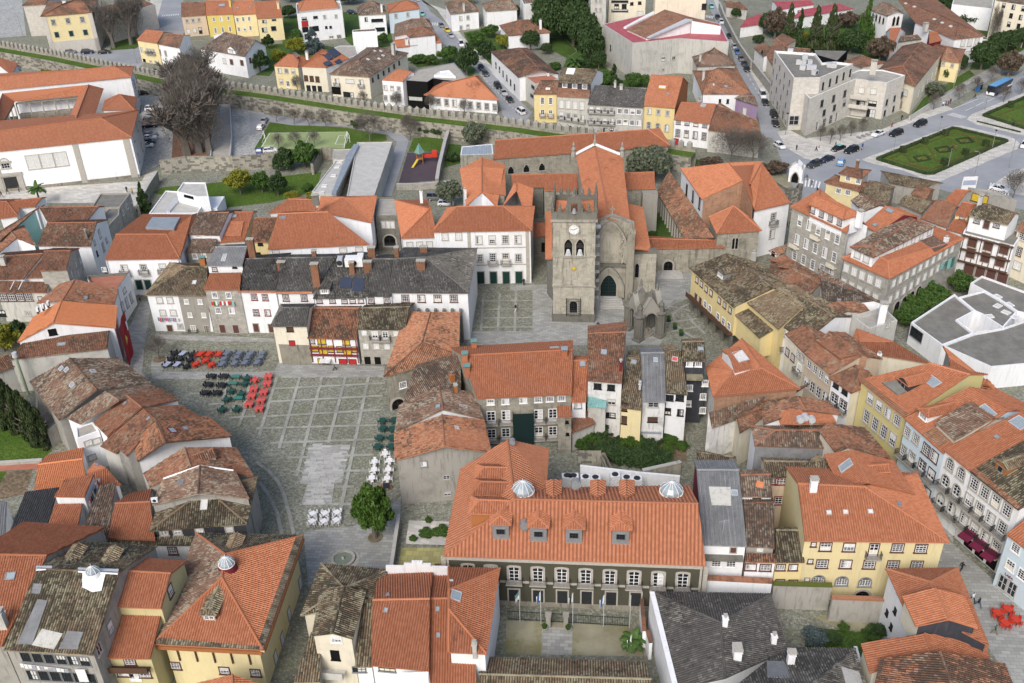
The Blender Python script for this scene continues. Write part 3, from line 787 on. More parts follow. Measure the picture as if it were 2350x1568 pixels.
h=house('lean_to','dark brown lean-to roof between two orange roofs');vol('a3',(720,292),(985,290),(905,-237),(1060,-277),6,'b','gy',bk=0,p=16)
h=house('rendered_house','white box shaped house with striped orange roof and washing on its side wall')
vol('a2',(497,1422),(775,1428),(598,1262),(862,1220),8.2,'o','W',bk=0,p=12,ov=.1)
vol('a2',(400,1817),(690,1830),(505,1492),(757,1487),5.5,'o','W',bk=0,p=16)
h=house('slate_roofed_shed','black slate mono pitch shed roof beside the striped orange roof');vol('a2',(62,1815),(395,1812),(235,1378),(540,1338),5,'k','W',bk=0,p=14)
h=house('tiled_house','bright orange roof beside the brown path at the edge of the lawn');vol('a2',(313,1360),(800,1330),(350,1130),(760,1078),5,'p','W',p=18)
h=house('tiled_outbuilding','dark striped orange roof between tall grey wall and white box house');vol('a2',(815,1365),(1110,1310),(800,1218),(975,1162),5,'o','W',p=18);sk(890,1140,.5,.6);sk(905,1280,.5,.6)
h=house('metal_shed','grey corrugated shed beside the black slate roof');vol('a2',(-90,1840),(50,1810),(-40,1465),(60,1465),3.2,'g','W',bk=0,p=8)
h=house('chapel_like_house','old white house with mossy cross gables, grilled attic window and concrete balcony')
vol('b3',(885,1160),(1010,722),(700,1108),(808,680),8.6,'y','cr',cd=((590,700),(512,1132)),ov=.2)
w1(3,735,1165,1.2,1.0,'p');w1(3,725,1310,1.0,1.6,'o')
vol('b3',(405,950),(1085,800),(800,690),(825,690),7.4,'y','cr','01',cd=((1215,527),(596,468)),p=20)
vol('b3',(905,1418),(1065,1418),(985,800),(1072,795),5.2,'y','W',bk=0,p=20);w1(8,945,1440,1.6,.9,'m')
vol('b3',(345,1560),(585,1560),(505,1098),(600,1130),4.2,'y','gy',bk=0,p=18)
p0,nn=edge_hit(h,3,'b3',620,1440);p1,_=edge_hit(h,3,'b3',800,1440);m=MB();c=(p0+p1)/2+nn.to_3d()*.7
for dz,dd,tk in((0,1.6,.2),(.5,.08,.9)):m.box(c+nn.to_3d()*(0 if dz==0 else.75)+Vector((0,0,dz))-h.off,((p1-p0).length+.6,dd,tk),math.atan2(nn.y,nn.x)-math.pi/2)
m.build('balcony','gc',h.root)
h=house('warehouse','broad orange tiled warehouse with a curved white parapet at its back')
vol('b3',(1055,1405),(1588,1455),(1068,806),(1592,795),7,'o','W',p=22)
vol('b3',(1588,1580),(2020,1570),(1594,795),(1995,785),5.6,'o','W',p=21)
w1(0,1200,1430,2,1,'m')
for x,y in((1190,900),(1665,890),(1670,1130),(1205,760)):sk(x,y,.4,.5)
patch([(1315,1478),(1580,1465),(1580,1567),(1312,1567)],'W')
P0=at('b3',1205,520,7.8);P1=at('b3',1762,530,7.8);m=MB()
for k in range(24):
 s=k/23;q=P0.lerp(P1,s);hh=1.0+(.9 if.42<s<.6 else.45 if.3<s<.72 else 0.0)
 m.box((q.x,q.y,6.8+hh/2),((P1-P0).length/23+.02,.3,hh+1.2),math.atan2((P1-P0).y,(P1-P0).x))
m.build('parapet','W',h.root,h.off)
h=house('corner_hip_house','orange half hipped roof with a white roof window beside the flag courtyard')
vol('b3',(2115,1300),(2237,515),(1768,890),(1772,710),8.6,'o',['W','W','ma','W'],'01',cd=((1764,505),(1764,1285)),ov=.25)
sk(1830,768,1.4,1.2,frame='lgt');ch(2005,1275,.5,.5,1.2,'gc',slats=0);sk(1790,632,.4,.3,frame='lgt',glass='bld')
h=house('low_range','long low mossy tiled range in front of the flag courtyard')
vol('c3',(-330,1800),(1330,1840),(-310,1487),(1275,1532),4.2,'y','gy',p=20)
h=house('museum','dark olive museum with a huge orange roof, glass lanterns, dormers and stone balconied doors','museum')
zm=zbase('c3',(0,430),(0,855))+.3;zt_=zm+6.3
cvol('c3',{'a':(-635,400,zm),'b':(1775,490,zm),'c':(1705,-77,zt_),'d':(20,-118,zt_),'e':('D',1057,1077,zm),'f':('D',1165,1009,zt_),'g':('c2',335,983,zm+1),'k':('c2',310,1345,zt_-2.4),'m':('c2',1625,1322,zt_-2.6),'n':(1720,-40,zt_-1)},['abcd','eadf','gkdf','mkdc'],['ab','ea','bc'],'O','gr',caps=('ad','dc','df'))
P=h.P;d2=P['b']-P['a'];nb=Vector((-d2.y,d2.x,0)).normalized();nb=nb if nb.y>0 else-nb
wn(0,15,565,1560,625,8,1.3,2.5,'se');wn(0,15,770,1130,800,6,1.35,2.6,'dk');wn(0,-405,545,-195,555,2,1.3,2.5,'se')
a,b,n2=h.edges[0];L=(b-a).length;ang=math.atan2((b-a).y,(b-a).x);c=(a+b)/2+n2*.05
for nm,z0,z1,mm,dep in(('plinth',-.2,.75,'st',.16),('string_course',zm*.48,zm*.48+.28,'sto',.2),('cornice',zm-.75,zm-.25,'sto',.34)):
 m=MB();m.box(Vector((c.x,c.y,(z0+z1)/2))-h.off,(L-.1,dep,z1-z0),ang);m.build(nm,mm,h.root)
for s in(.004,.996):q=a.lerp(b,s)+n2*.03;m=MB();m.box(Vector((q.x,q.y,zm/2-.2))-h.off,(1.0,.2,zm-.2),ang);m.build('quoin','sto',h.root)
for x,y in((240,275),(563,288),(990,300),(-105,252)):dm(x,y,2.1,2.9,'o','gry','m',ww=1.1,wwh=.9,hipf=True,ov=.35)
for x,y in((2035,1335),(2010,1470),(1990,1640)):dm(x-2350,y-1567,2.8,2.7,'o','bo','m',hipf=True,ww=1.4,ov=.3)
for x in(380,785,1050):cvol('c2',{'a':(x-70,1395,zt_-.9),'b':(x-70,1275,zt_-.9),'c':(x,1265,zt_-.1),'d':(x,1428,zt_-.1),'e':(x+70,1275,zt_-.9),'f':(x+70,1395,zt_-.9)},['abcd','efdc'],[],'O','W',nm='dormer_roof')
cupola(97,1395-1567,1.45,1.6);cupola(1455,1400-1567,1.5,1.6);patch([(70,1070-1567),(222,1078-1567),(210,1232-1567),(62,1180-1567)],'gl',th=.3);vent(580,1320-1567,r=.6);vent(110,130,r=.55);vent(0,940-1567,r=.4)
h=house('walled_house','black tiled house behind a tall white wall with a tiled coping')
vol('c3',(1498,1620),(1286,728),(1955,1520),(1905,1012),6.2,'d','W','1',cd=((2372,748),(2520,1262)),ov=.15,p=20)
vol('d3',(800,1252),(150,1240),(390,1590),(-300,1600),6.0,'d','W','0',ov=.15,p=20)
ch(2055,1330,1.2,.9,1.3,'W','c3');ch(1945,1040,.6,.6,1.3,'W','c3',slats=0);ch(50,1200,.6,.6,1.2,'W','d3',slats=0);ch(205,1385,.8,.7,1.6,'W','d3');patch([(-10,1370),(150,1375),(215,1530),(-5,1520)],'g','d3');patch([(670,1420),(830,1470),(880,1620),(720,1610)],'gc','d3')
h=house('long_yellow_house','long pale yellow house with broad orange roof and three rows of white sash windows')
vol('d3',(340,262),(1668,277),(275,-262),(895,-230),11,'o','yp','1',p=24,ov=.45)
wr(0,[(530,313,745,318,2),(1190,325,1405,330,2),(498,470,1365,482,5)],'t',1.35,1.3);w1(0,970,345,1.1,2.1,'tb');wn(0,465,618,893,638,3,1.4,1.4,'ga');wn(0,420,292,390,447,2,.5,.6,'t');w1(0,360,615,.5,.5,'g2');w1(0,865,755,1.8,1.4,'ad')
for x,y in((560,5),(712,0),(940,-5)):sk(x,y,.55,.5,frame='lgt',glass='bld')
ch(412,-200,.9,.7,1.7,'W');sk(1200,-72,.8,.4)
h=house('gabled_group_house','white walled house with stacked orange roofs and dark slate gable beside the paved street')
vol('d3',(2030,1222),(1742,510),(1600,1000),(1490,640),9,'o',['W','W','W','bk'],'1',cd=((1085,520),(1345,1095)),p=20)
vol('d3',(1925,1063),(1808,772),(1662,982),(1540,700),10.8,'o',['cr','cr','cr','bk'],zb=7,p=20)
wr(2,[(1097,922,1172,905,2),(1135,1050,1135,1050,1)],'k',.55,.8)
vol('d3',(2040,1362),(1990,1180),(1497,1280),(1440,1112),7.4,'o','cr',cd=((855,1205),(935,1478)),p=18)
vol('d3',(2300,1720),(2175,1385),(1745,1760),(1580,1283),8.8,'x','W',cd=((1035,1345),(965,1640)),p=18)
h=house('half_timbered_house','narrow yellow and white timber framed house under mossy brown roofs')
vol('d3',(70,460),(338,458),(75,165),(288,165),7.5,'y',['ye','ye','ye','ye'],bk=.2,p=20);wn(0,118,503,232,503,2,1.0,.9,'t');wn(0,110,640,230,645,2,1.0,.9,'t')
vol('c3',(2130,455),(2420,462),(2140,375),(2425,382),7.2,'x','W',bk=0);wn(4,2185,500,2320,505,2,1.3,1.0,'t')
h=house('corrugated_roof_house','narrow stone house under a long grey corrugated roof right of the museum')
vol('c3',(1738,300),(2148,312),(1690,-387),(2080,-387),9,'g',['W','gc','gc','ma'],bk=.3,p=17,ov=.2);wn(0,1870,460,2005,466,2,1.2,1.3,'p');w1(0,2025,345,.7,.9,'db')
patch([(1800,1335-1567),(2000,1340-1567),(2005,1510-1567),(1825,1505-1567)],'gc');sk(2035,1392-1567,.8,.8,frame='lgt');aerial(1930,190)
p0,nn=edge_hit(h,0,'c3',1760,395);p1,_=edge_hit(h,0,'c3',2110,405);m=MB();c=(p0+p1)/2+nn.to_3d()*.4;m.box(c-h.off,((p1-p0).length,.8,.5),math.atan2(nn.y,nn.x)-math.pi/2);m.build('balcony','sd',h.root)
h=house('brown_roof_house','narrow house with two stepped brown mottled roofs beside the corrugated roof')
vol('c3',(2143,312),(2405,330),(2118,-80),(2400,-90),8.4,'b','gy',bk=.3,p=20);vol('c3',(2105,-145),(2385,-140),(2090,-340),(2370,-345),11,'b',['W','W','W','W'],bk=.6,zb=6,p=20);w1(0,2270,340,.8,.7,'s');w1(4,2240,-115,1.1,.8,'sh')
patch([(2240,-290),(2310,-270),(2300,-215),(2230,-235)],'p')
# --- houses of the middle: left bank of the square
h=house('old_roof_house','large brown mottled roof with skylights beside the tall green chimney pipe')
vol('a2',(1385,380),(1090,152),(885,445),(640,155),7,'b','gy',cd=((268,365),(540,722)),ov=.2)
for x,y in((565,250),(615,262),(850,278),(665,400)):sk(x,y,.9,.8,frame='lgt')
h=house('old_roof_house','brown mottled roof with a white stepped gable wall over the square')
vol('a2',(1500,440),(1388,390),(1090,542),(965,460),7.4,'b','W',cd=((610,700),(732,757)),ov=.15)
h=house('tiled_house','orange mottled roof with red flashing in the row along the curved street')
vol('a2',(1640,537),(1500,443),(1300,605),(1160,492),7.8,'m','W',cd=((858,742),(985,872)),ov=.2);sk(1148,570,.5,.6)
h=house('tiled_house','dark orange mottled roof behind the lower gable of the curved row')
vol('a2',(1870,715),(1665,585),(1445,735),(1300,607),7.4,'m','gy',cd=((985,885),(1165,1052)),ov=.2);sk(1365,710,.4,.6);patch([(1290,612),(1300,625),(1000,885),(985,868)],'ma')
h=house('patched_roof_house','patched bright orange roof with white gable wall jutting into the square')
vol('a2',(2125,870),(1885,690),(1520,928),(1432,738),7.6,'x','W',cd=((1222,915),(1262,1102)),ov=.25);sk(1580,820,1.4,1.0,frame='ma');sk(1700,800,.7,.6)
patch([(1890,688),(1925,700),(2125,865),(2075,872)],'p',th=.04);patch([(1432,740),(1455,740),(1525,925),(1495,930)],'p',th=.06)
h=house('old_roof_house','faded orange roof with a hooded dormer below the white gable wall')
vol('a2',(2330,1240),(2165,975),(1750,1150),(1690,972),7,'m','gy',cd=((1315,1210),(1375,1335)),ov=.2);dm(1960,1050,2.2,.7,'m','W','o')
h=house('rendered_house','small white house with a grey flat roof and round chimney pots beside the cypresses')
flat('a2',[(700,895),(910,820),(850,735),(690,790)],7,'cc','W',.2);wn(0,810,930,885,912,2,1,.8,'s');w1(0,845,1062,1,.8,'s')
h=house('black_roofed_shed','low shed with black felt roof beside the cypresses');flat('a2',[(430,815),(535,745),(480,610),(330,500),(330,640)],3.5,'tar','gy',.15)
h=house('narrow_stone_house','narrow grey rendered house with small brown roof and tall steel flue')
vol('a2',(920,960),(1070,1030),(990,895),(1110,985),6.5,'m','gc',bk=.6,p=18)
m=MB();q=at('a2',1150,1240,0);m.tube((q.x,q.y,0),(q.x,q.y,7.5),.22,n=8);m.build('flue','gry',h.root,h.off)
# --- right bank of the square
h=house('hipped_hall','old hall with a large mottled orange hipped roof and arched passage at the square')
vol('b1',(1170,1890),(1372,1290),(1522,1580),(1600,1300),7.5,'x',['st','st','st','st'],'0',cd=((1868,1295),(1860,1692)),p=21)
w1(3,1345,1965,1.2,1.2,'p');w1(3,1300,2155,2.2,2.8,'ad')
h=house('mossy_roof_house','dark mossy roof behind the hipped hall with a round grey chimney')
vol('b2',(1345,580),(1880,402),(1445,250),(1870,130),8,'b','gy',bk=.3,p=20);ch(1797,360,.8,.8,1.2,'bo',cap='gry',slats=0)
h=house('old_roof_house','brown ridged roof between the mossy roof and the grey gable house')
vol('b2',(1268,838),(1310,585),(1712,625),(1680,403),8,'b','W',cd=((2000,480),(2088,712)),p=20);sk(1670,600,.8,.7);sk(1895,600,.5,1.2,frame='lgt');ch(1832,470,.6,.5,1.2,'bo')
h=house('grey_gable_house','grey rendered gable house, half of its roof bright orange and half mottled')
vol('b2',(1272,1092),(1265,838),(1727,962),(1704,672),8.6,'x',['gy','gy','gy','gy'],cd=((2092,720),(2157,1017)),p=21)
patch([(1706,672),(2088,722),(2150,1010),(1730,958)],'o',th=.05);w1(3,1535,1122,.9,.9,'g2');w1(3,1745,1245,1,.7,'og');w1(3,1755,1395,1,.7,'og');sk(1838,795,.6,.6,frame='lgt',glass='bld')
h=house('tall_stone_house','tall granite house with big striped orange roof, white French windows and green netting')
vol('b2',(2025,522),(2897,485),(1890,130),(2903,78),((2550,510),(2550,935)),'o','st',p=22)
wr(0,[(2150,555,2285,550,2),(2450,540,2587,532,2),(2693,526,2800,520,2)],'p',1.1,1.0);wr(0,[(2155,695,2290,688,2),(2588,680,2720,672,2)],'pb',1.3,2.3);wr(0,[(2160,855,2290,845,2),(2590,835,2720,830,2)],'pb',1.3,2.2)
P=[edge_hit(h,0,'c2',*q)[0]for q in((0,632),(193,625),(195,920),(10,930))];nn=h.edges[0][2].to_3d()*1.0
m=MB();m.poly([q+nn for q in P]);m.poly([P[0],P[0]+nn,P[3]+nn,P[3]]);m.poly([P[1],P[1]+nn,P[2]+nn,P[2]]);m.build('safety_netting','gn',h.root,h.off)
ch(476,130,.9,.9,1.0,'o','c2',cap='sky');ch(2000,60,.9,.9,1.1,'o',cap='cop');ch(1915,175,.9,.9,1.1,'o',cap='cop');ch(1935,275,.9,.9,.8,'o',cap='cop');sk(385,60,1.6,.8,'c2',glass='bld')
vol('c2',(412,692),(550,692),(406,592),(537,590),7.6,'o','st',bk=0,p=18);wn(4,500,738,505,848,2,.4,.4,'o')
h=house('narrow_tiled_house','very narrow house with a steep orange red roof between two bigger roofs')
vol('c2',(540,557),(678,552),(555,178),(688,172),8,'o','W',bk=.5,p=22);w1(0,602,585,1,1,'g2');sk(642,208,.9,1)
vol('c2',(540,840),(760,752),(555,690),(700,650),4,'m','gc',bk=.2,p=16)
h=house('weathered_house','narrow weathered white house with two empty upper windows and orange roof')
vol('c2',(685,357),(1008,382),(690,-72),(1040,-85),11,'m','Wd',p=22);wn(0,782,410,905,422,2,1.1,1.0,'k');w1(0,910,553,1.2,1.0,'og');w1(0,900,675,1.5,.9,'k');sk(838,100,.9,.9);ch(992,270,.4,.4,1.6,'ma',cap='lgt',slats=0)
vol('c2',(690,590),(860,610),(692,500),(865,545),7,'tea','gc',bk=0,p=8)
h=house('mottled_narrow_house','narrow pale yellow house with mottled mossy roof and maroon balconies')
vol('c2',(990,602),(1190,630),(1040,152),(1178,157),7.8,'y','yp',p=22,bk=.7);w1(0,1028,600,.8,1.5,'sh');w1(0,1025,720,.8,1.5,'sh');sk(1112,192,.8,.8);ch(1168,440,.35,.35,1,'lgt',cap='lgt',slats=0)
h=house('corrugated_narrow_house','narrow white house with grey corrugated roof and glazed lean-to over the garden')
vol('c2',(1188,552),(1408,557),(1175,108),(1392,104),8.6,'g','Wd',p=22,bk=.5);w1(0,1292,580,1.6,.9,'og');w1(0,1285,716,1.5,.9,'sh');sk(1312,172,.6,.8,frame='lgt')
vol('c2',(1165,835),(1365,842),(1185,765),(1375,770),2.4,'gl','gry',bk=0,p=16)
h=house('balcony_house','white house with mottled mossy roof and small rear balcony above the garden')
vol('c2',(1410,472),(1612,490),(1395,102),(1545,97),9.6,'y','W',p=22,bk=.8);wn(0,1440,516,1535,518,2,1.2,1.0,'k');wn(0,1425,640,1540,652,2,.9,1.2,'k');sk(1488,165,.9,.8,frame='lgt',glass='pkt')
h=house('black_slate_house','tall black slate clad house with small white grid windows')
vol('c2',(1555,177),(1778,182),(1555,5),(1760,0),12.5,'y',['bk','bk','W','bk'],p=22,bk=.7);wn(0,1625,205,1705,207,2,.95,.9,'p');wr(0,[(1625,425,1612,568,2),(1748,505,1745,630,2),(1768,382,1768,382,1)],'p',.9,1.1);sk(1725,70,.9,.7)
m=MB();p0,nn=edge_hit(h,0,'c2',1590,300);p1,_=edge_hit(h,0,'c2',1745,305);m.box((p0+p1)/2+nn.to_3d()*.8-h.off,((p1-p0).length,1.7,.2),math.atan2(nn.y,nn.x)-math.pi/2,tilt=None);m.build('canopy','y',h.root)
h=house('lantern_roof_house','broad orange roof carrying a white clerestory block with a pitched skylight')
vol('c2',(1838,504),(2642,434),(2030,270),(2290,250),9,'o',['rt','W','W','Wd'],'01',cd=((2105,-25),(1772,235)),p=17)
vol('c2',(2040,285),(2195,245),(1990,130),(2085,90),10.8,'o','W',cd=((2075,40),(1920,85)),zb=8,p=15,ov=.15);sk(2090,140,1.9,2.2,frame='lgt',glass='bld')
h=house('mossy_roof_house','dark mossy lean-to roof above a stained white wall by the hidden garden')
cvol('c2',{'a':(1830,795,6.5),'b':(2058,715,6.5),'c':(2350,490,9.5),'d':(1802,650,9.5)},['abcd'],['ab','ad'],'b','Wd');aerial(2165,640)
h=house('old_roof_house','faded orange roof behind the dark blue ridged roof');vol('c2',(2085,840),(2210,765),(2060,712),(2480,545),7,'m','cr',p=20)
h=house('mossy_shed','low mossy roofed shed at the corner of the hidden garden');vol('c2',(1690,1112),(2060,1092),(1690,1015),(2050,1062),4.5,'y','gy',bk=.5,p=18)
# --- row along the right hand street
h=house('blue_ridged_house','house with dark hipped roof, blue metal ridges and grey corrugated wall')
vol('d2',(-120,958),(705,985),(70,815),(530,815),9,'b',['g','g','W','W'],'01',p=24,ov=.1)
sk(560,900,.9,1.0)
h=house('old_roof_house','brown roof along the narrow street beside the blue ridged roof');vol('d2',(1145,1088),(890,790),(735,975),(560,752),9,'m','cr',bk=.25,p=22)
h=house('mottled_roof_house','beige house with mottled yellow roof and dark red framed windows')
vol('d2',(-10,1247),(282,1240),(-40,1097),(372,1107),9.8,'y','be',bk=.6,p=22);wn(0,35,1278,215,1283,3,1.5,1.0,'r');wn(0,112,1457,195,1460,2,1.5,1.3,'r')
vol('d2',(282,1245),(640,1300),(375,1108),(525,1080),10.2,'y','be',bk=.5,p=22)
h=house('gabled_house','orange roofed house with an octagonal skylight and hooded dormer')
vol('d2',(1348,1400),(1155,1098),(918,1292),(770,998),12,'o',['bk','gy','gy','br'],cd=((516,1035),(655,1330)),p=22,zb=2);sk(720,1140,1.3,1.9,frame='lgt');dm(1085,1190,1.6,.7,'o','bo','o')
h=house('old_roof_house','faded brown roof at the bend of the narrow street');vol('d2',(668,672),(560,555),(345,632),(268,503),9,'m','W',cd=((-60,600),(-40,760)),p=20)
h=house('tiled_house','small orange roof with big silver vents beside the street bend');vol('d2',(630,748),(575,652),(240,757),(203,620),9.2,'o','cr',cd=((80,660),(120,760)),p=18)
for x,y in((330,715),(390,735),(285,735)):vent(x,y,r=.5,mat='lgt')
h=house('corner_house','white corner house with hipped brown orange roof and dark framed windows')
vol('d2',(562,332),(765,474),(775,245),(830,262),9.5,'m',['W','cr','cr','cr'],'01',cd=((1000,372),(850,180)),p=24)
wn(0,628,402,708,462,2,1.1,.9,'k');wn(0,610,532,690,592,2,1.3,2.1,'tb');sk(895,250,.8,.6,frame='lgt')
h=house('dormer_house','beige house whose orange roof carries a long yellow dormer')
vol('d2',(333,108),(572,305),(560,-90),(860,130),10,'m','be',bk=.8,p=22);wn(0,382,212,545,350,4,1.0,1.4,'c');wn(0,355,372,522,510,4,1.1,2.0,'c')
vol('d2',(440,-10),(672,162),(620,-60),(855,118),11.6,'m',['yp','rt','yp','yp'],zb=9,bk=.5,p=18);wn(4,470,52,585,135,3,1.0,.9,'t')
h=house('canopy_house','cream house with a dark flat canopy in the narrow street');vol('d2',(160,-70),(340,112),(330,-150),(520,0),9.6,'m','cr',bk=.8,p=22)
wn(0,182,98,232,148,2,.9,1.2,'t');wn(0,285,120,322,152,2,.9,1.1,'c');w1(0,287,252,1.1,1.9,'pb')
h=house('long_roof_house','long faded orange roof with a white round chimney behind the yellow dormer');vol('d2',(890,100),(1490,200),(840,0),(1150,0),9.5,'o','cr',p=16);ch(1012,190,.6,.6,1.5,'W',slats=0)
h=house('tiled_facade_house','yellow tiled house with white sash windows, mossy eaves and oval skylight')
vol('d2',(835,352),(1258,702),(1478,200),(1853,305),11,'o','yt',p=20,bk=.35);wn(0,942,522,1187,722,4,1.25,1.7,'w');wn(0,907,688,1147,898,4,1.25,2.2,'w')
patch([(835,352),(880,340),(1290,668),(1258,700)],'y',th=.04);sk(1510,372,2.2,1.6,frame='lgt');dm(1235,430,2.2,1.2,'o','bk','m');patch([(1050,390),(1180,370),(1270,470),(1190,500)],'tar',th=.3)
h=house('hipped_house','wide orange roof with a dormer behind the oval skylight house');vol('d2',(1700,430),(2290,560),(1660,145),(2030,380),10,'o','gy',bk=.8,p=20);sk(1840,478,2.2,1.2);dm(1990,450,1.8,.7,'o','bo','o')
h=house('light_blue_house','light blue and white house with tall windows and an orange roof with dormer')
vol('d2',(1252,705),(1612,1028),(1850,420),(2200,640),11.4,'o','lb',p=18,bk=.6);wn(0,1280,828,1362,892,2,1.15,1.5,'w');wn(0,1245,1008,1322,1068,2,1.15,2.0,'wb');wn(0,1455,990,1530,1055,2,1.3,1.7,'t');wn(0,1415,1145,1500,1225,2,1.3,2.0,'tb');wn(0,1375,1305,1460,1392,2,1.3,1.8,'t')
dm(1420,715,2.0,1.2,'o','W','p',ww=1.4,wwh=.9,hipf=True);vol('d2',(1535,745),(1715,912),(1830,560),(2055,715),13,'b','cr',bk=.4,zb=10,p=14);sk(2020,640,2.5,1.0,frame='lgt');patch([(1420,850),(1530,780),(1690,910),(1580,970)],'y',th=.05)
h=house('arched_window_house','white house with grey stone arched windows and carved balconies')
vol('d2',(1605,985),(1855,1192),(2330,640),(2525,800),12,'o','W',p=19);wn(0,1675,1128,1777,1212,2,1.2,1.7,'a');wn(0,1630,1290,1732,1378,2,1.2,2.2,'ab');wn(0,1585,1460,1687,1542,2,1.2,2.2,'ab');sk(2100,880,.6,.5);sk(2310,750,2.2,1.8,frame='lgt')
h=house('white_row_house','white row house with carved window aprons and three maroon shop awnings')
vol('d2',(1855,1192),(2300,1545),(2525,800),(2950,1150),12,'y','W',p=19);wn(0,1895,1308,2195,1548,4,1.25,1.8,'w');wn(0,1845,1465,1940,1545,2,1.2,2.2,'wb');wn(0,2042,68+1567,2147,150+1567,2,1.2,2.2,'wb');wn(0,1800,75+1567,2090,325+1567,4,1.2,2.1,'wb');dm(2125,1200,1.8,1.2,'y','bo','m')
patch([(1620,985),(1660,960),(2330,1510),(2290,1540)],'o',th=.04)
p0,nn=edge_hit(h,0,'d3',1760,370);p1,_=edge_hit(h,0,'d3',2080,590);u2=(p1-p0).normalized()
for k in range(3):
 q=p0.lerp(p1,(k+.5)/3);wd=(p1-p0).length/3-.15;o3=nn.to_3d();q.z=3.3;m=MB()
 a_,b_=q-u2*wd/2,q+u2*wd/2;z3=Vector((0,0,1));A_,B_=a_+o3*1.5-z3*.8,b_+o3*1.5-z3*.8
 m.poly([a_,A_,B_,b_]);m.poly([A_,A_-z3*.25,B_-z3*.25,B_]);m.poly([a_,a_-z3*.1,A_]);m.poly([b_,B_,b_-z3*.1]);m.build('awning','awn',h.root,h.off)
 m=MB();m.box(q+o3*.06-z3*1.8-h.off,(wd*.8,.06,2.6),math.atan2(u2.y,u2.x));m.build('shopfront','drk',h.root)
h=house('blue_shop_house','pale blue house with white shopfront and red shop lettering')
vol('d3',(2185,200),(2520,450),(2430,0),(2720,170),9.2,'o','lb',p=20);w1(0,2275,328,1.2,1.3,'p');wn(0,2225,488,2335,572,2,1.2,1.5,'p');wn(0,2155,645,2240,705,2,1.2,2.2,'og')
# --- houses between the church square and the right hand street
h=house('yellow_arcade_house','yellow timber house with mossy roof standing on stone posts by the church square')
vol('c1',(1622,890),(2028,1252),(1960,760),(2390,1080),((1662,955),(1660,1345)),'y','ye',p=20,zb=3.2,ov=.5);wr(0,[(1695,1003,1737,1040,2),(1780,1085,1824,1122,2),(1900,1190,1998,1278,3)],'t',.8,1.0);wr(0,[(1685,1165,1725,1200,2)],'db',.9,1.8);wr(0,[(1768,1235,1810,1275,2),(1885,1345,1985,1435,3)],'dw',.95,1.8)
dm(1905,985,2.0,1.4,'y','gry','p',ww=1.5,wwh=.8);sk(2275,985,.9,.5);ch(2205,830,.7,.7,1.8,'gc',slats=0)
a,b,n2=h.edges[0];ang=math.atan2((b-a).y,(b-a).x);L=(b-a).length;c=(a+b)/2+n2*.5;m=MB();m.box(Vector((c.x,c.y,3.5))-h.off,(L,1.1,.2),ang);m.build('balcony','br',h.root);m=MB();m.box(Vector((c.x+n2.x*.5,c.y+n2.y*.5,4.0))-h.off,(L,.06,.8),ang);m.build('balcony_rail','br',h.root)
for k in range(6):q=a.lerp(b,.03+k*.185)-n2*.2;m=MB();m.box(Vector((q.x,q.y,1.6))-h.off,(.5,.5,3.4),ang);m.build('post','sd',h.root)
q=(a+b)/2-n2*2.5;m=MB();m.box(Vector((q.x,q.y,1.6))-h.off,(L-.5,.3,3.3),ang);m.build('arcade_wall','sd',h.root)
vol('c1',(2018,1300),(2268,1535),(2160,1212),(2425,1440),7.6,'y','ye',bk=0,p=20,zb=3.2)
vol('c1',(2140,1200),(2440,1455),(2400,1040),(2660,1250),9.8,'y','ye',p=18)
h=house('old_roof_house','brown mottled roofs with ragged ridges behind the yellow arcade house');vol('d1',(-20,1010),(345,1190),(40,800),(480,1040),9.5,'m','gy',p=14,bk=.8);sk(135,1060,.9,.9);sk(265,1165,.9,.7)
for k,(x,y)in enumerate(((50,770),(140,820),(240,880))):dm(x,y,1.7,.5,'m','W','o')
h=house('whitewashed_row_house','white row house with mossy roof and tall windows beside the yellow arcade house');vol('d1',(5,1345),(345,1562),(300,1150),(620,1340),9.5,'y','W',p=19,bk=.8);wn(0,90,1432,140,1482,2,.9,1.1,'c');wn(0,72,1545,120,1595,2,.9,1.8,'pb')
h=house('old_roof_house','brown roof with aerial above a white gable beside the stone corner block');vol('d1',(500,1190),(770,1215),(480,968),(975,1190),10,'b','W',p=16,bk=.6);aerial(670,1130);sk(655,1190,.6,.5)
h=house('cement_gable_house','grey cement rendered house with a curved gable and faded roof');vol('d1',(370,1312),(485,1392),(630,1200),(730,1290),10,'m','gc',p=14);
h=house('cement_block_house','grey cement block house with roof terrace and tall white chimney');flat('d1',[(770,1330),(930,1452),(1190,1372),(1060,1250)],10.5,'cc','gc',.9);w1(1,940,1495,.7,.9,'c');w1(1,1100,1415,.7,.9,'c');ch(1030,1420,1.2,.9,4.2,'W');w1(0,835,1520,1.4,.9,'c')
h=house('four_storey_stone_house','four storey granite house with arched white windows and white attic')
vol('d1',(205,328),(727,570),(480,280),(780,400),14.5,'o',['sg','W','sg','sg'],'0',cd=((930,510),(480,170)),p=18);wn(0,296,460,640,622,5,1.0,2.1,'p');wn(0,270,630,610,793,5,1.0,2.1,'p');wn(0,247,775,582,950,5,1.0,2.1,'p')
for x,y in((443,620),(250,700),(590,880)):
 p0,nn=edge_hit(h,0,'d1',x,y);m=MB();m.box(p0+nn.to_3d()*.4-h.off,(2.2,.8,.2),math.atan2(nn.y,nn.x)-math.pi/2);m.box(p0+nn.to_3d()*.75+Vector((0,0,.4))-h.off,(2.2,.06,.8),math.atan2(nn.y,nn.x)-math.pi/2);m.build('balcony','cr',h.root)
vol('d1',(375,305),(697,450),(430,225),(720,350),16.8,'o','W','01',cd=((870,400),(560,250)),zb=13,p=18);wn(4,415,358,660,470,4,.9,1.3,'t');ch(835,475,1.1,.8,2.2,'W')
h=house('stone_corner_block','long granite corner block with white attic storey and green sheets hung out to dry')
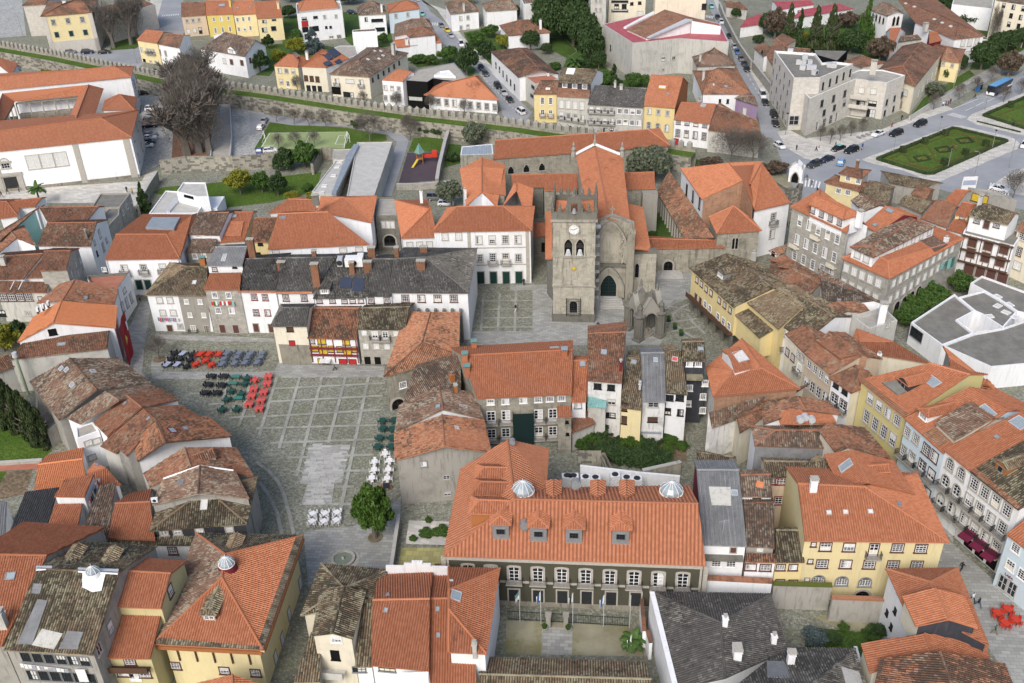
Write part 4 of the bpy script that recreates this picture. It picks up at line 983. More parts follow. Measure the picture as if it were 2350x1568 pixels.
vol('d1',(676,802),(1118,992),(900,740),(1100,830),10.5,'o','sg','01',cd=((1808,622),(1370,440)),zr=12.2,p=16);wn(0,723,892,1015,1030,5,1.1,1.6,'s');wn(0,698,1022,988,1165,5,1.1,1.6,'s');wn(1,1153,1032,1690,715,10,1.0,1.5,'s');wn(1,1120,1180,1620,850,9,1.0,1.5,'s');wn(1,1180,1250,1380,1110,4,1.6,2.4,'ad')
vol('d1',(972,797),(1545,508),(950,692),(1350,450),13.2,'b','W','0',cd=((1260,400),(752,700)),zb=9,p=17);wn(7,825,770,905,810,2,1.1,1.2,'s');wn(4,1180,715,1480,565,5,1.0,1.1,'s');patch([(1395,645),(1500,585),(1650,680),(1540,735)],'b',th=.05);ch(1632,655,.7,.7,.9,'W',slats=0)
h=house('tiled_house','orange roof with a skylight and dark red gable behind the granite corner block');vol('d1',(870,500),(1008,568),(1075,325),(1250,400),12.5,'o',['W','ma','W','W'],p=20,bk=.7);sk(1118,370,1.6,.9);sk(985,500,.8,.9)
h=house('old_roof_house','dull brown roof behind the four storey granite house');vol('d1',(760,270),(880,375),(850,213),(1028,318),11,'b','W',p=20);
h=house('cream_tower_house','cream house with stepped orange and brown roofs beside the avenue')
vol('d1',(518,105),(848,190),(660,60),(880,110),6.5,'m',['yp','gc','yp','yp'],'01',p=18,ov=.4);wn(0,650,185,735,200,2,1.2,1.2,'p')
vol('d1',(650,25),(862,72),(760,-25),(870,-10),9,'m',['yp','gc','yp','yp'],'01',zb=5,p=20);wn(4,738,70,832,95,2,1.1,1.2,'p');ch(815,-15,.6,.6,1.8,'ch')
h=house('mossy_roof_house','sagging mossy roof below the flower garden kerb');vol('d1',(835,212),(1105,312),(930,92),(1150,165),6,'y','gy',p=20)
h=house('mossy_roof_house','long mossy roof along the pavement of the avenue');vol('d1',(1120,110),(1420,165),(1060,10),(1560,108),5,'y','gy',p=16,bk=.4)
h=house('tiled_outbuilding','little orange roofed tower among mossy roofs');vol('d1',(1312,208),(1452,265),(1372,137),(1500,182),7.5,'m','rt',p=18)
h=house('mossy_roof_house','dark mossy roof in front of the little orange tower');vol('d1',(1190,297),(1412,390),(1262,227),(1502,292),6.5,'y','gy',p=18)
h=house('tiled_house','broad weathered orange roof behind the granite corner block');vol('d1',(1400,437),(1640,522),(1537,272),(1722,342),9,'m','W',p=20)
h=house('tiled_house','orange roof beside the grey slate house with yellow windows');vol('d1',(1590,300),(1722,335),(1722,172),(1842,185),9,'o','gc',p=20)
h=house('slate_house_with_shutters','grey slate house with two yellow shuttered windows');flat('d1',[(1838,152),(2078,222),(2290,275),(2100,185)],11,'cc','gy',.2);wn(0,1905,245,1985,262,2,1.5,1.6,'dy')
h=house('vine_house','white half timbered house with dark shutters, vine covered gallery and garage doors')
flat('d1',[(1790,572),(2262,690),(2350,560),(1850,450)],9,'tar','W',.2);wr(0,[(1878,655,2168,720,3),(1862,755,2135,835,3)],'db',1.7,2.2);wr(0,[(1850,905,2145,985,4)],'db',2.2,2.4)
vol('d1',(1840,408),(2202,497),(1950,300),(2280,392),12.5,'y','W',p=20,bk=.8,zb=8.5,ov=.5);wn(4,1920,455,2100,495,2,1.0,1.1,'t');w1(4,2008,490,1.1,2.0,'db');ch(1945,305,.8,.8,1.6,'gc')
for k in range(9):
 a,b,n2=h.edges[0];q=a.lerp(b,.04+k*.115)+n2*.04;m=MB();m.box(Vector((q.x,q.y,5.8))-h.off,(.16,.1,6.2),math.atan2((b-a).y,(b-a).x));m.build('timber_post','br',h.root)
for zz in(3.0,5.7,8.7):a,b,n2=h.edges[0];q=(a+b)/2+n2*.3;m=MB();m.box(Vector((q.x,q.y,zz))-h.off,((b-a).length,.7,.16),math.atan2((b-a).y,(b-a).x));m.build('timber_beam','br',h.root)
h=house('tiled_house','orange tiled house corner beside the vine gallery');vol('d1',(1714,402),(1838,420),(1785,287),(1905,312),11,'o','yp',p=22);w1(0,1785,425,.9,.9,'t');vol('d1',(1640,537),(1788,577),(1708,442),(1842,467),8.5,'o','W',p=22,bk=.4)
h=house('cream_house','cream house with gridded white windows at the edge beside the vine gallery');vol('d1',(2283,540),(2520,640),(2330,470),(2620,575),10.5,'m','cr',p=20);w1(0,2300,738,1.3,1.8,'t');w1(0,2335,600,1.3,1.6,'w');w1(0,2290,870,1.6,1.6,'s')
h=house('modern_white_building','low modern white building with grey flat roofs and a small sunken patio','building')
for P_,mt in((((1315,1390),(1715,1128),(1745,1160),(1900,1285),(1740,1370),(1890,1490),(1600,1600)),'tar'),(((1745,1160),(1985,1098),(2120,1175),(2290,1290),(2160,1440),(1960,1310),(1900,1285)),'tar'),(((1890,1490),(2160,1440),(2480,1330),(2480,1760),(2050,1800),(1600,1600)),'tar'),(((1860,1030),(1965,962),(2480,1150),(2480,1330),(2290,1290),(2120,1175),(1985,1098)),'tar')):
 flat('d1',list(P_),4.6,mt,'W',.35)
flat('d1',[(1740,1372),(1960,1312),(2160,1442),(1890,1492)],2.2,'cc','W',1.9)
for x,y in((2105,1158),(2108,1245),(2215,1232),(2185,1305),(2030,1340),(2265,1345)):sk(x,y,1.4,1.1,frame='wht',glass='bld')
w1(6,1365,1500,3.2,2.0,'m')
# --- houses round the church square and left of it
h=house('mossy_hipped_house','half white half granite house with mossy hipped roof at the narrow lane')
vol('a1',(1325,1142),(1890,1147),(1712,880),(1905,885),((1390,1150),(1462,1490)),'y',['W','gy','gy','W'],'0',p=22);wn(0,1465,1187,1560,1187,2,1.0,1.1,'s');wn(0,1495,1302,1592,1302,2,1.0,1.1,'s')
P=[edge_hit(h,0,'a1',*q)[0]for q in((1632,1140),(1905,1140),(1935,1515),(1712,1512))];o3=h.edges[0][2].to_3d()*.03;m=MB();m.poly([q+o3 for q in P]);m.build('stone_facing','sg',h.root,h.off)
wn(0,1710,1200,1835,1202,2,.75,.95,'p');wn(0,1742,1322,1870,1325,2,.75,.95,'p');w1(0,1562,1455,1.0,1.9,'db');w1(0,1655,1425,.9,.9,'w');w1(0,1775,1452,.9,1.6,'pb');w1(0,1900,1458,.9,1.7,'dk');sk(1785,1027,.7,.8,frame='lgt',glass='bld');ch(1865,850,1.1,.8,1.0,'bo',cap='cop')
h=house('narrow_stone_house','narrow granite house with grey corrugated attic roof and bright washing')
vol('a1',(1868,1092),(2200,1090),(1925,940),(2215,935),10,'o','sg',bk=0,p=20);wn(0,1970,1140,2097,1142,2,.95,1.2,'p');wn(0,2002,1282,2127,1284,2,1.0,1.2,'p');wn(0,2042,1450,2165,1452,2,1.1,1.8,'db')
vol('a1',(1892,870),(2222,872),(1975,702),(2268,698),12.3,'g',['W','ma','W','ma'],zb=9,p=20);w1(4,1970,905,.8,.7,'t');w1(4,2152,882,.8,.5,'k');patch([(2045,765),(2085,760),(2070,830),(2025,830)],'lgt',th=.03);ch(2315,760,1.3,.8,2.8,'ch')
h=house('white_house','cream white house with dark roof and orange eave beside the narrow granite house')
vol('b1',(-165,1108),(180,1112),(-100,812),(232,802),((-100,1112),(-62,1505)),'d','W',p=21);wn(0,-18-0,1158,82,1162,2,.95,1.2,'r');wn(0,0,1300,105,1302,2,.95,1.2,'r');wn(0,0,1440,140,1445,2,1.0,1.8,'db');ch(240,905,1.5,.9,1.3,'ch')
patch([(-165,1100),(180,1104),(176,1120),(-168,1116)],'p',th=.04)
h=house('white_house','white house with dark roof, tall brick chimney and orange eave')
vol('b1',(185,1122),(515,1122),(232,802),(735,795),10.2,'d','W',p=21,bk=.7);wn(0,272,1165,440,1165,2,1.0,1.2,'t');ch(560,1050,1.4,.9,4.2,'ch');patch([(185,1112),(515,1112),(513,1128),(183,1128)],'p',th=.04);ch(535,790,.8,.8,1.0,'ch')
h=house('white_house','white house with dark roof carrying black solar panels and air conditioning machines')
vol('b1',(520,1172),(1000,1165),(735,780),(1060,780),9.4,'d','W',p=22,bk=.7);wn(0,580,1195,700,1195,2,.9,.7,'t');wn(0,810,1198,960,1195,3,.9,.7,'t')
dm(630,1130,1.8,1.2,'d','gc','p',hipf=True,ww=1.2,wwh=.8)
patch([(775,985),(880,985),(870,1082),(765,1078)],'sol',th=.15,nm='solar_panel');patch([(893,988),(995,988),(985,1112),(880,1108)],'sol',th=.15,nm='solar_panel')
acbox(905,870,3.4,1.8,1.7,mat='wht');acbox(775,870,1.0,1.6,1.6,mat='lgt');ch(885,940,.9,.8,2.0,'ch');ch(1030,925,1.5,.8,1.8,'ch');acbox(960,800,1.2,.9,.8)
h=house('white_house','white house with dark roof next to the big dark hipped roof');vol('b1',(1000,1150),(1240,1150),(1060,812),(1260,812),10,'d','W',p=21,bk=.9);wn(0,1055,1187,1200,1187,2,1.0,1.1,'t')
h=house('dark_hipped_house','long white house with big dark hipped roof at the corner of the church square')
vol('b1',(1215,1118),(1955,1122),(1255,812),(1548,795),10.4,'d','W','1',cd=((2028,712),(1350,705)),p=21);wn(0,1368,1172,1812,1172,4,1.25,1.4,'t');ch(1515,900,1.6,.9,1.4,'ch');ch(1540,752,1.4,.8,1.0,'ch');ch(1060,762,1.4,.8,1.0,'ch');ch(1290,765,.8,.8,1.1,'ch')
p0,nn=edge_hit(h,0,'b1',1420,1270);p1,_=edge_hit(h,0,'b1',1880,1275)
for k in range(7):
 q=p0.lerp(p1,k/6)+nn.to_3d()*.9;m=MB();m.box((q.x-h.off.x,q.y-h.off.y,3.6),(.75,.5,7.2),math.atan2(nn.y,nn.x));m.build('merlon','sd',h.root)
h=house('timber_house','timber framed house with yellow shutters, red posts and patchy orange roof on the square')
vol('b1',(468,1537),(922,1547),(520,1262),(948,1262),((520,1545),(515,1790)),'x',['W','W','W','cr'],p=22,bk=.9);w1(0,600,1560,1.4,1.2,'dy');wn(0,510,1562,540,1562,1,.9,.9,'t');wn(0,540,1632,690,1635,1,1.1,1.1,'dy');w1(0,615,1650,1.4,2.0,'dy');w1(0,690,1635,1.0,1.2,'dy');wn(0,765,1637,905,1640,2,.95,1.1,'dy');w1(0,837,1655,1.3,1.8,'dy');w1(0,825,1575,1.2,.9,'dy')
w1(0,600,1755,1.2,1.4,'dy');wn(0,797,1760,885,1762,2,1.3,1.4,'dr');a,b,n2=h.edges[0];ang=math.atan2((b-a).y,(b-a).x)
for s in(.02,.25,.5,.75,.98):q=a.lerp(b,s)+n2*.05;m=MB();m.box((q.x-h.off.x,q.y-h.off.y,h.ze/2),(.18,.12,h.ze-.6),ang);m.build('timber_post','trr' if s>.45 else 'br',h.root)
for zz in(.36,.62):q=(a+b)/2+n2*.25;m=MB();m.box((q.x-h.off.x,q.y-h.off.y,h.ze*zz),((b-a).length,.6,.2),ang);m.build('timber_beam','trr',h.root)
p0,nn=edge_hit(h,0,'b1',640,1722);m=MB();m.box(p0+nn.to_3d()*.8-h.off,(2.0,1.4,.08),ang);m.build('parasol_canopy','wht',h.root)
h=house('small_cream_house','small cream house with a lichen covered dark roof at the square')
vol('b1',(130,1427),(462,1427),(250,1258),(490,1255),((185,1430),(245,1782)),'d','cr','0',p=21);w1(0,310,1455,1.2,.9,'sh');w1(0,330,1582,.9,1.0,'dr')
P=[edge_hit(h,0,'b1',*q)[0]for q in((205,1590),(490,1600),(515,1790),(245,1785))];o3=h.edges[0][2].to_3d()*.04;m=MB();m.poly([q+o3 for q in P]);m.build('stone_facing','st',h.root,h.off)
h=house('granite_house','granite house with mottled roof, two dark doorways and white balcony doors')
vol('b1',(922,1452),(1372,1457),(955,1262),(1410,1250),((965,1460),(975,1795)),'y','sg',p=21,bk=.9);w1(0,990,1487,.9,1.0,'s');wn(0,1090,1510,1185,1512,2,1.0,1.6,'pb');w1(0,1282,1492,.9,1.0,'s');wn(0,1005,1607,1200,1612,3,.95,1.1,'s');wn(0,1022,1745,1115,1747,2,1.0,1.7,'o')
h=house('long_tiled_house','long orange roofed house with two stone oval windows in a white wall')
vol('b1',(105,720),(1040,676),(200,397),(660,380),9,'o','W','',p=20,bk=.5);wn(0,797,728,945,720,2,1.3,.9,'s');w1(0,180,745,1.2,.9,'s');sk(245,433,1.2,.7,frame='gry',glass='gry')
vol('b1',(560,372),(1062,478),(790,247),(812,250),10,'o','W','01',cd=((1110,232),(592,240)),p=20,zb=2)
vol('b1',(105,387),(560,358),(290,262),(522,268),8,'o','W',p=18,bk=.6);ch(545,275,1.4,.9,1.0,'sd')
h=house('tiled_house','orange roofed white house left of the stone gate tower')
vol('b1',(1330,620),(1655,610),(1590,352),(1600,345),8.5,'o','W','01',cd=((1560,262),(1268,270)),p=19);wn(0,1410,685,1590,680,3,1.1,1.4,'s');ch(1515,255,.6,.6,1.6,'W',slats=0)
h=house('white_town_mansion','long white mansion with orange roof, granite window frames and dark green doors on the square')
vol('b1',(1612,563),(2530,545),(1845,332),(2268,327),((2030,555),(2015,1048)),'o','W','01',cd=((2555,330),(1750,340)),p=19);wn(0,2043,635,2285,630,3,1.15,1.7,'w');w1(0,2400,630,1.15,1.7,'w');w1(0,2052,802,1.1,1.6,'w');wn(0,2170,805,2288,805,2,1.2,2.3,'wb');w1(0,2405,800,1.15,1.7,'w');wn(0,2060,982,2410,980,4,1.4,2.8,'d');wn(0,1732,602,1857,600,2,1.1,1.5,'s')
a,b,n2=h.edges[0];ang=math.atan2((b-a).y,(b-a).x)
for zz in(.36,.68):p0,nn=edge_hit(h,0,'b1',1970,800);p1,_=edge_hit(h,0,'b1',2500,800);q=(p0+p1)/2;m=MB();m.box((q.x-h.off.x,q.y-h.off.y,h.ze*zz),((p1-p0).length,.16,.22),ang);m.build('string_course','sto',h.root)
for x in(1962,2490):p0,nn=edge_hit(h,0,'b1',x,800);m=MB();m.box((p0.x-h.off.x,p0.y-h.off.y,h.ze/2),(.7,.14,h.ze-.3),ang);m.build('quoin','sto',h.root)
h=house('stone_gate_tower','old stone gate building with dark arch and three white windows between orange roofs','gate',None)
flat('b1',[(1092,415),(1302,415),(1275,240),(1112,240)],8.5,'cc','sd',.4);wn(0,1168,495,1250,495,3,.8,1.5,'s');w1(0,1225,640,2.6,2.6,'ad')
h=house('long_tiled_house','orange tiled wing with hipped end running back towards the church')
vol('b1',(2210,335),(2270,-20),(2070,200),(2065,-30),9,'o','W',p=18,cd=((1865,-25),(1925,330)));ch(1920,260,.5,.5,2.2,'W',slats=0)
vol('c1',(165,540),(192,165),(38,185),(38,112),9.6,'o','W','1',cd=((20,110),(-90,330)),p=17)
h=house('low_tiled_link','low orange tiled link building in the passage beside the church');vol('c1',(172,600),(300,598),(176,478),(302,476),6,'o','sd',bk=0,p=20);w1(0,285,700,.8,2.0,'o')
h=house('skylight_roof_house','white house with wide orange roof around a large grey roof light')
zk=8.6;zt_=zk+3
cvol('a1',{'a':(960,817,zk),'b':(1648,806,zk),'c':(1808,390,zk+1),'d':(1062,585,zt_),'e':(1527,585,zt_),'f':(1762,402,zt_+.2),'g':(1310,398,zt_+.2)},['abed','bcfe','defg'],['ab','bc','ad','dg'],'o','W',caps=('de','be'))
patch([(1340,540),(1400,447),(1655,447),(1600,548)],'gl',th=.5);wn(0,1145,905,1495,895,3,1.2,2.0,'wb');w1(0,955,905,.9,.9,'p');wn(0,1278,1045,1360,1045,2,1.3,2.2,'d')
h=house('stone_house','narrow stone house with two stacked dark brown roofs');vol('a1',(1728,582),(2010,590),(1815,390),(2102,385),9.8,'b','W',p=20);wn(0,1820,600,1900,600,2,1.0,.5,'p');vol('a1',(1698,747),(1962,747),(1770,625),(1988,625),7.6,'b','gy',bk=0,p=20);wn(4,1788,785,1868,770,2,.9,1.1,'p')
h=house('tiled_house','steep orange roof with small skylight and red gutter next to dark brown roofs');vol('a1',(1998,660),(2240,642),(2118,382),(2325,380),8,'o','cr',p=20,bk=.3);sk(2150,420,1,.8);patch([(2120,470),(2240,470),(2210,610),(2060,605)],'o',th=.25)
h=house('yellow_house','small yellow house with orange mottled roof and air conditioner on the balcony');vol('b1',(-60,652),(105,655),(-20,435),(190,432),7.6,'x','ye',p=22,bk=.4);w1(0,38,672,1.0,.7,'k');w1(0,20,770,1.0,1.0,'k')
h=house('tiled_house','brown orange house with white side gable, iron balcony and green plants')
vol('a1',(338,688),(832,692),(432,480),(888,476),8.5,'m',['W','W','W','W'],p=20);wn(1,912,580,945,700,2,.9,1.8,'w');wn(1,866,660,975,640,2,.7,.9,'w');w1(1,890,760,.6,1.2,'sh');ch(800,620,.5,.5,1.6,'sd',slats=0)
vol('a1',(440,482),(795,465),(360,338),(905,330),8.2,'m','W',p=20,bk=.4)
h=house('tiled_house','orange brown hipped roof with a turquoise side wall at the left edge');vol('a1',(335,690),(205,475),(150,620),(100,560),8,'m','W',cd=((-120,650),(-60,800)),p=16);vol('a1',(-10,650),(205,470),(-40,590),(340,350),9,'m','tea',bk=.5,p=14)
h=house('tiled_house','weathered roofs beside the palm tree below the white convent');vol('a1',(0,440),(165,415),(-20,285),(60,285),6,'o','W','1',p=18);vol('a1',(130,345),(320,330),(80,280),(385,250),6,'o','W',p=18,bk=.5)
h=house('stone_shed_range','long roofless looking stone range with dark felt roof beside the stair wall');flat('a1',[(950,340),(1100,330),(1195,205),(920,208),(840,330)],6.5,'tar','sg',.3);flat('a1',[(985,515),(1090,405),(1100,300),(1020,320),(950,400)],6.2,'tar','sg',.2);wn(1,1125,385,1205,270,3,.7,1.2,'gs');acbox(920,390,1.4,.8,1.0)
h=house('weathered_house','weathered brown roofed house with white wall and one gridded window');vol('a1',(-60,1002),(215,992),(-40,790),(395,762),8.5,'m','W',p=18);vol('a1',(215,985),(620,975),(380,780),(640,770),8.2,'m','W',p=14,bk=.2);w1(4,515,985,1.3,1.2,'c');ch(35,860,1.0,.8,1.5,'gc')
h=house('granite_gable_house','granite gable house with brown dormered roof, iron balconies and white windows');vol('a1',(360,917),(610,907),(402,740),(650,735),11,'m','sg',p=20,bk=1);wn(1,655,950,775,940,3,.7,1.3,'w');wn(1,695,860,735,830,2,.7,1.2,'w')
h=house('window_band_house','white house with a band of four big gridded windows under an orange roof');vol('a1',(-40,1112),(425,1117),(-20,1012),(445,1020),7,'m','gc',bk=0,p=20);wn(0,32,1162,262,1157,4,1.4,1.6,'t');w1(0,370,1170,.7,.6,'t');w1(0,258,1310,1,1,'w');w1(0,20,1310,1.4,1.3,'k')
for x in(118,195):m=MB();q,n,u,v=hit(h,'a1',x,1050);m.box(q-h.off+n*.15,(.12,2.6,.12),tilt=rot(u,v,n));m.build('flashing_strip','wht',h.root)
h=house('tiled_house','brown and orange two tone roof in front of the granite gable house');vol('a1',(1048,1230),(1087,1085),(575,1190),(690,998),7.6,'m','W',cd=((545,1040),(335,1215)),p=17);sk(785,1172,.9,.6);acbox(445,1235);acbox(400,1262);acbox(350,1290)
h=house('terrace_house','small house with terracotta roof terrace and white shop wall at the lane');flat('a1',[(1080,1085),(1185,930),(800,960),(800,990),(860,1080)],7.5,'ter',['W'][0],.5,coping='sd');wn(0,1125,1255,1200,1165,3,1.0,2.0,'g2');wn(0,1140,1100,1170,1060,1,1.2,.8,'s')
h=house('bright_roof_house','white house with smooth bright orange roof and dark attic window')
vol('a1',(1062,1442),(1075,1240),(488,1397),(567,1198),8.6,'p','W',cd=((310,1340),(160,1575)),p=17,ov=.3);w1(3,482,1480,1.3,1.2,'o')
P=[edge_hit(h,0,'a1',*q)[0]for q in((1062,1300),(1100,1258),(1190,1567),(1160,1785),(1040,1567))];b_=at('a1',1165,1790,.2)
m=MB();Q=[at('a1',1052,1440,8.2),at('a1',1098,1258,8.2),at('a1',1190,1640,.5),at('a1',1150,1790,.4),at('a1',1040,1600,4.)];cc=sum(Q,Vector())/5
nsx=10
for i in range(nsx):
 for j in range(8):
  def bp(a,c):
   top=Q[0].lerp(Q[1],a);bot=Q[3].lerp(Q[2],a);p=top.lerp(bot,c);return p+Vector((.1*math.sin(a*9+c),-.08*math.sin(a*9+c*3),0))+Vector((.9,-.5,0))
  m.poly([bp(i/nsx,j/8),bp(i/nsx,(j+1)/8),bp((i+1)/nsx,(j+1)/8),bp((i+1)/nsx,j/8)])
def lay(pl,mi):m.poly([bp(*q)+Vector((.12,-.06,.03))for q in pl],mi)
lay([(.35,.42),(.5,.40),(.62,.52),(.42,.62)],1);lay([(.75,.2),(.9,.22),(.92,.42),(.8,.44)],2)
bn=m.build('hanging_banner',['red','yel','wht'],None,cc);bn.location=cc;bn['label']='big dark red cloth hung over the end wall of the bright orange roofed house';bn['category']='banner'
h=house('old_roof_house','brown roofed house with grey cement wall below the bright orange roof');vol('a2',(75,165),(985,62),(230,-10),(1000,-90),7.2,'m','gc',p=16,bk=.9);sk(565,28,1.4,.7);patch([(650,-125),(740,-125),(735,-100),(655,-95)],'gc')
vol('a2',(-60,300),(150,220),(-60,190),(80,125),5.5,'m','gc',p=16,bk=.3)
m=MB();q0=at('a2',265,500,0);hz=zbase('a2',(165,135),(265,500));m.tube((q0.x,q0.y,.3),(q0.x,q0.y,hz),.26,n=8);m.tube((q0.x,q0.y,hz),(q0.x,q0.y,hz+.9),.5,.42,n=10,mi=1)
fl=m.mesh('chimney_flue',['fle','lgt'],q0);obj('chimney_flue',fl,None,q0,label='tall green metal chimney flue rising beside the large brown mottled roof',category='chimney')
# --- white flat roofed pavilion and museum annex by the lawn
h=house('flat_roofed_pavilion','modern white pavilion with gravel flat roofs beside the lawn','building',None);flat('a1',[(1365,392),(1520,182),(1625,188),(1905,238),(1812,387)],4.2,'gv','W',.25);flat('a1',[(1620,190),(1810,238),(1912,235),(1885,106),(1680,106)],6.8,'gv','W',.3);patch([(1600,265),(1660,270),(1560,385),(1520,385)],'lgt',th=.4);w1(5,1732,238,3.0,.5,'o')
flat('a1',[(1905,345),(1990,345),(2060,235),(1915,238)],3.2,'W','W',.1)
h=house('gravel_roofed_hall','long modern hall with pale gravel flat roof and metal roof strip','building',None)
flat('b0',[(830,1567+230),(1085,1567+220),(1250,1300),(925,1305)],5,'gv','gc',.25);flat('b0',[(510,1567+190),(700,1567+225),(830,1465),(735,1465)],4.2,'gv','gc',.25);flat('b0',[(700,1465),(830,1465),(910,1365),(700,1370)],4.5,'cc','gc',.2);patch([(825,1462),(900,1350),(945,1350),(735,1567+235),(695,1567+235)],'gl',th=.8)
for x,y in((765,1490),(742,1537),(710,1615),(625,1710),(600,1770)):sk(x,y,1.2,1.2,frame='wht',glass='bld')
h=house('metal_roofed_annex','small stone annex with dark seamed metal roof and white border','building',None);flat('b0',[(1872,1425),(2175,1415),(2165,1320),(1885,1345)],6,'gl','st',.1,coping='wht')
# --- the church and its tower
for i,c in enumerate(((.39,.365,.30),(.365,.34,.28),(.415,.385,.315),(.335,.315,.265))):wallmat('s%d'%i,'weathered_stone_block',c,(.13,.125,.095),.65)
def ashlar(parent,off,O,U,N,L,H,z0=0.0,skip=(),bw=.95,bh=.45,seed=1,mats=('s0','s1','s2','s3'),top=None):
 """courses of single squared stones standing slightly proud of a wall; O: foot, U: along, N: outward"""
 r=random.Random(seed);m=MB();z=z0;row=0
 while z<H-.05:
  h_=min(bh*r.uniform(.9,1.1),H-z);x=-r.uniform(0,bw)if row%2 else 0.0
  while x<L:
   w_=bw*r.uniform(.7,1.35);a,b=max(0,x),min(L,x+w_);x+=w_
   if b-a<.12:continue
   cx,cz=(a+b)/2,z+h_/2
   if any(s[0]<cx<s[1]and s[2]<cz<s[3]for s in skip):continue
   if top and cz>top(cx):continue
   d=r.uniform(.012,.05);g=.012;k=r.choices(range(len(mats)),(5,4,3,2)[:len(mats)])[0]
   p=[O+U*(a+g)+Vector((0,0,z+g)),O+U*(b-g)+Vector((0,0,z+g)),O+U*(b-g)+Vector((0,0,z+h_-g)),O+U*(a+g)+Vector((0,0,z+h_-g))]
   q=[v+N*d for v in p];m.poly(q,k)
   for i in range(4):m.poly([p[i],p[(i+1)%4],q[(i+1)%4],q[i]],k)
  z+=h_;row+=1
 o=m.build('ashlar',list(mats),parent,off);o['kind']='stuff'
 return o
def archring(w,h,tw,dep,pointed=True,n=10,y0=0.0):
 """ring of stone round an arched opening of width w and height h; local x along, z up from the sill, y outward"""
 m=MB();rise=w*(.75 if pointed else.5);sp=h-rise
 def curve(ww,add):
  q=[(-ww/2,0),(-ww/2,sp)]
  for k in range(1,2*n):
   t=math.pi*k/(2*n);x=-ww/2*math.cos(t);c=abs(math.cos(t))
   q.append((x,sp+(rise+add)*((1-c**1.7)**.8 if pointed else math.sin(t))))
  return q+[(ww/2,sp),(ww/2,0)]
 A,B=curve(w,0),curve(w+2*tw,tw)
 for k in range(len(A)-1):
  a,b,c,d=A[k],A[k+1],B[k+1],B[k]
  m.poly([(a[0],y0+dep,a[1]),(b[0],y0+dep,b[1]),(c[0],y0+dep,c[1]),(d[0],y0+dep,d[1])])
  m.poly([(a[0],y0,a[1]),(b[0],y0,b[1]),(b[0],y0+dep,b[1]),(a[0],y0+dep,a[1])])
  m.poly([(d[0],y0,d[1]),(c[0],y0,c[1]),(c[0],y0+dep,c[1]),(d[0],y0+dep,d[1])])
 return m,A
t=house('church_tower','square granite bell tower with battlements, white clock face and two bells','tower',None)
OL,OR_=at('c1',374,1380,0),at('c1',746,1386,0)
U=(OR_-OL);TW=U.length;U.normalize();N=Vector((U.y,-U.x,0));N=N if N.y<0 else-N
ensure(t,OL+U*TW/2-N*TW/2);t.t='c1';ANG=math.atan2(U.y,U.x)
ZT=zbase('c1',(370,455),(374,1380));Zs1=zbase('c1',(373,1056),(374,1380));Zs2=zbase('c1',(372,780),(374,1380))
def tl(u,v,z):return OL+U*u-N*v+Vector((0,0,z))
crn=[tl(0,0,0),tl(TW,0,0),tl(TW,TW,0),tl(0,TW,0)]
wallmesh(t,[[(a.x,a.y,ZT),(b.x,b.y,ZT)]for a,b in zip(crn,crn[1:]+crn[:1])],-.3,'st','shaft')
for a,b in zip(crn,crn[1:]+crn[:1]):d=xy(b-a);t.edges.append((xy(a),xy(b),Vector((d.y,-d.x)).normalized()))
def tz(y):return zbase('c1',(560,y),(560,1383))
bz0,bz1=tz(790),tz(628)
def tu(x):return(x-374)/372*TW
ashlar(t.root,t.off,tl(0,0,0),U,N,TW,ZT,.0,((tu(468),tu(655),bz0,bz1),(tu(495),tu(622),tz(1325),tz(1170)),(tu(520),tu(600),tz(575),tz(505))),seed=3)
ashlar(t.root,t.off,tl(TW,0,0),-N,U,TW,ZT,.0,seed=4);ashlar(t.root,t.off,tl(0,TW,0),N,-U,TW,ZT,.0,seed=5)
def tbox(nm,u,v,z,du,dv,dz,mat):
 m=MB();m.box(tl(u,v,z)-t.off,(du,dv,dz),ANG);return m.build(nm,mat,t.root)
tbox('plinth',TW/2,TW/2,.8,TW+.5,TW+.5,1.8,'sd')
for z_ in(Zs1,Zs2):tbox('string_course',TW/2,TW/2,z_,TW+.4,TW+.4,.28,'s3')
tbox('cornice',TW/2,TW/2,ZT,TW+.7,TW+.7,.4,'s3')
for u_,v_,du,dv in((TW/2,.15,TW+.4,.45),(TW/2,TW-.15,TW+.4,.45),(.0,TW/2,.45,TW-.5),(TW,TW/2,.45,TW-.5)):tbox('parapet',u_,v_,ZT+.9,du,dv,1.5,'sd')
for sd in range(4):
 nk=7
 for k in range(nk):
  if sd>1 and k in(0,nk-1):continue
  f=k/(nk-1)*TW
  if sd==0 and k==3:continue
  u_,v_=((f,.15),(f,TW-.15),(0,f),(TW,f))[sd];c=tl(u_,v_,ZT+1.6)-t.off;m=MB();m.box(c+Vector((0,0,.35)),(.62,.45,.8),ANG);m.lathe(c+Vector((0,0,.7)),[(.42,0),(.22,.3),(.26,.5),(.05,1.0 if k not in(0,nk-1)else 1.9)],6);m.build('merlon','sd',t.root)
cvol(t,'c1',{k:(None,v)for k,v in{'a':tl(.4,.4,ZT+.7),'b':tl(TW-.4,.4,ZT+.7),'c':tl(TW-.4,TW-.4,ZT+.7),'d':tl(.4,TW-.4,ZT+.7),'e':tl(TW/2,TW/2,ZT+2.0)}.items()},['abe','bce','cde','dae'],[],'o','st',lod=1)
c=tl(TW/2,.15,ZT+.5)-t.off;m=MB()
for s in(-1,1):m.box(c+U*s*.95+Vector((0,0,1.6)),(.7,.6,3.0),ANG);m.lathe(c+U*s*1.0+Vector((0,0,3.0)),[(.35,0),(.2,.5),(.04,1.3)],6)
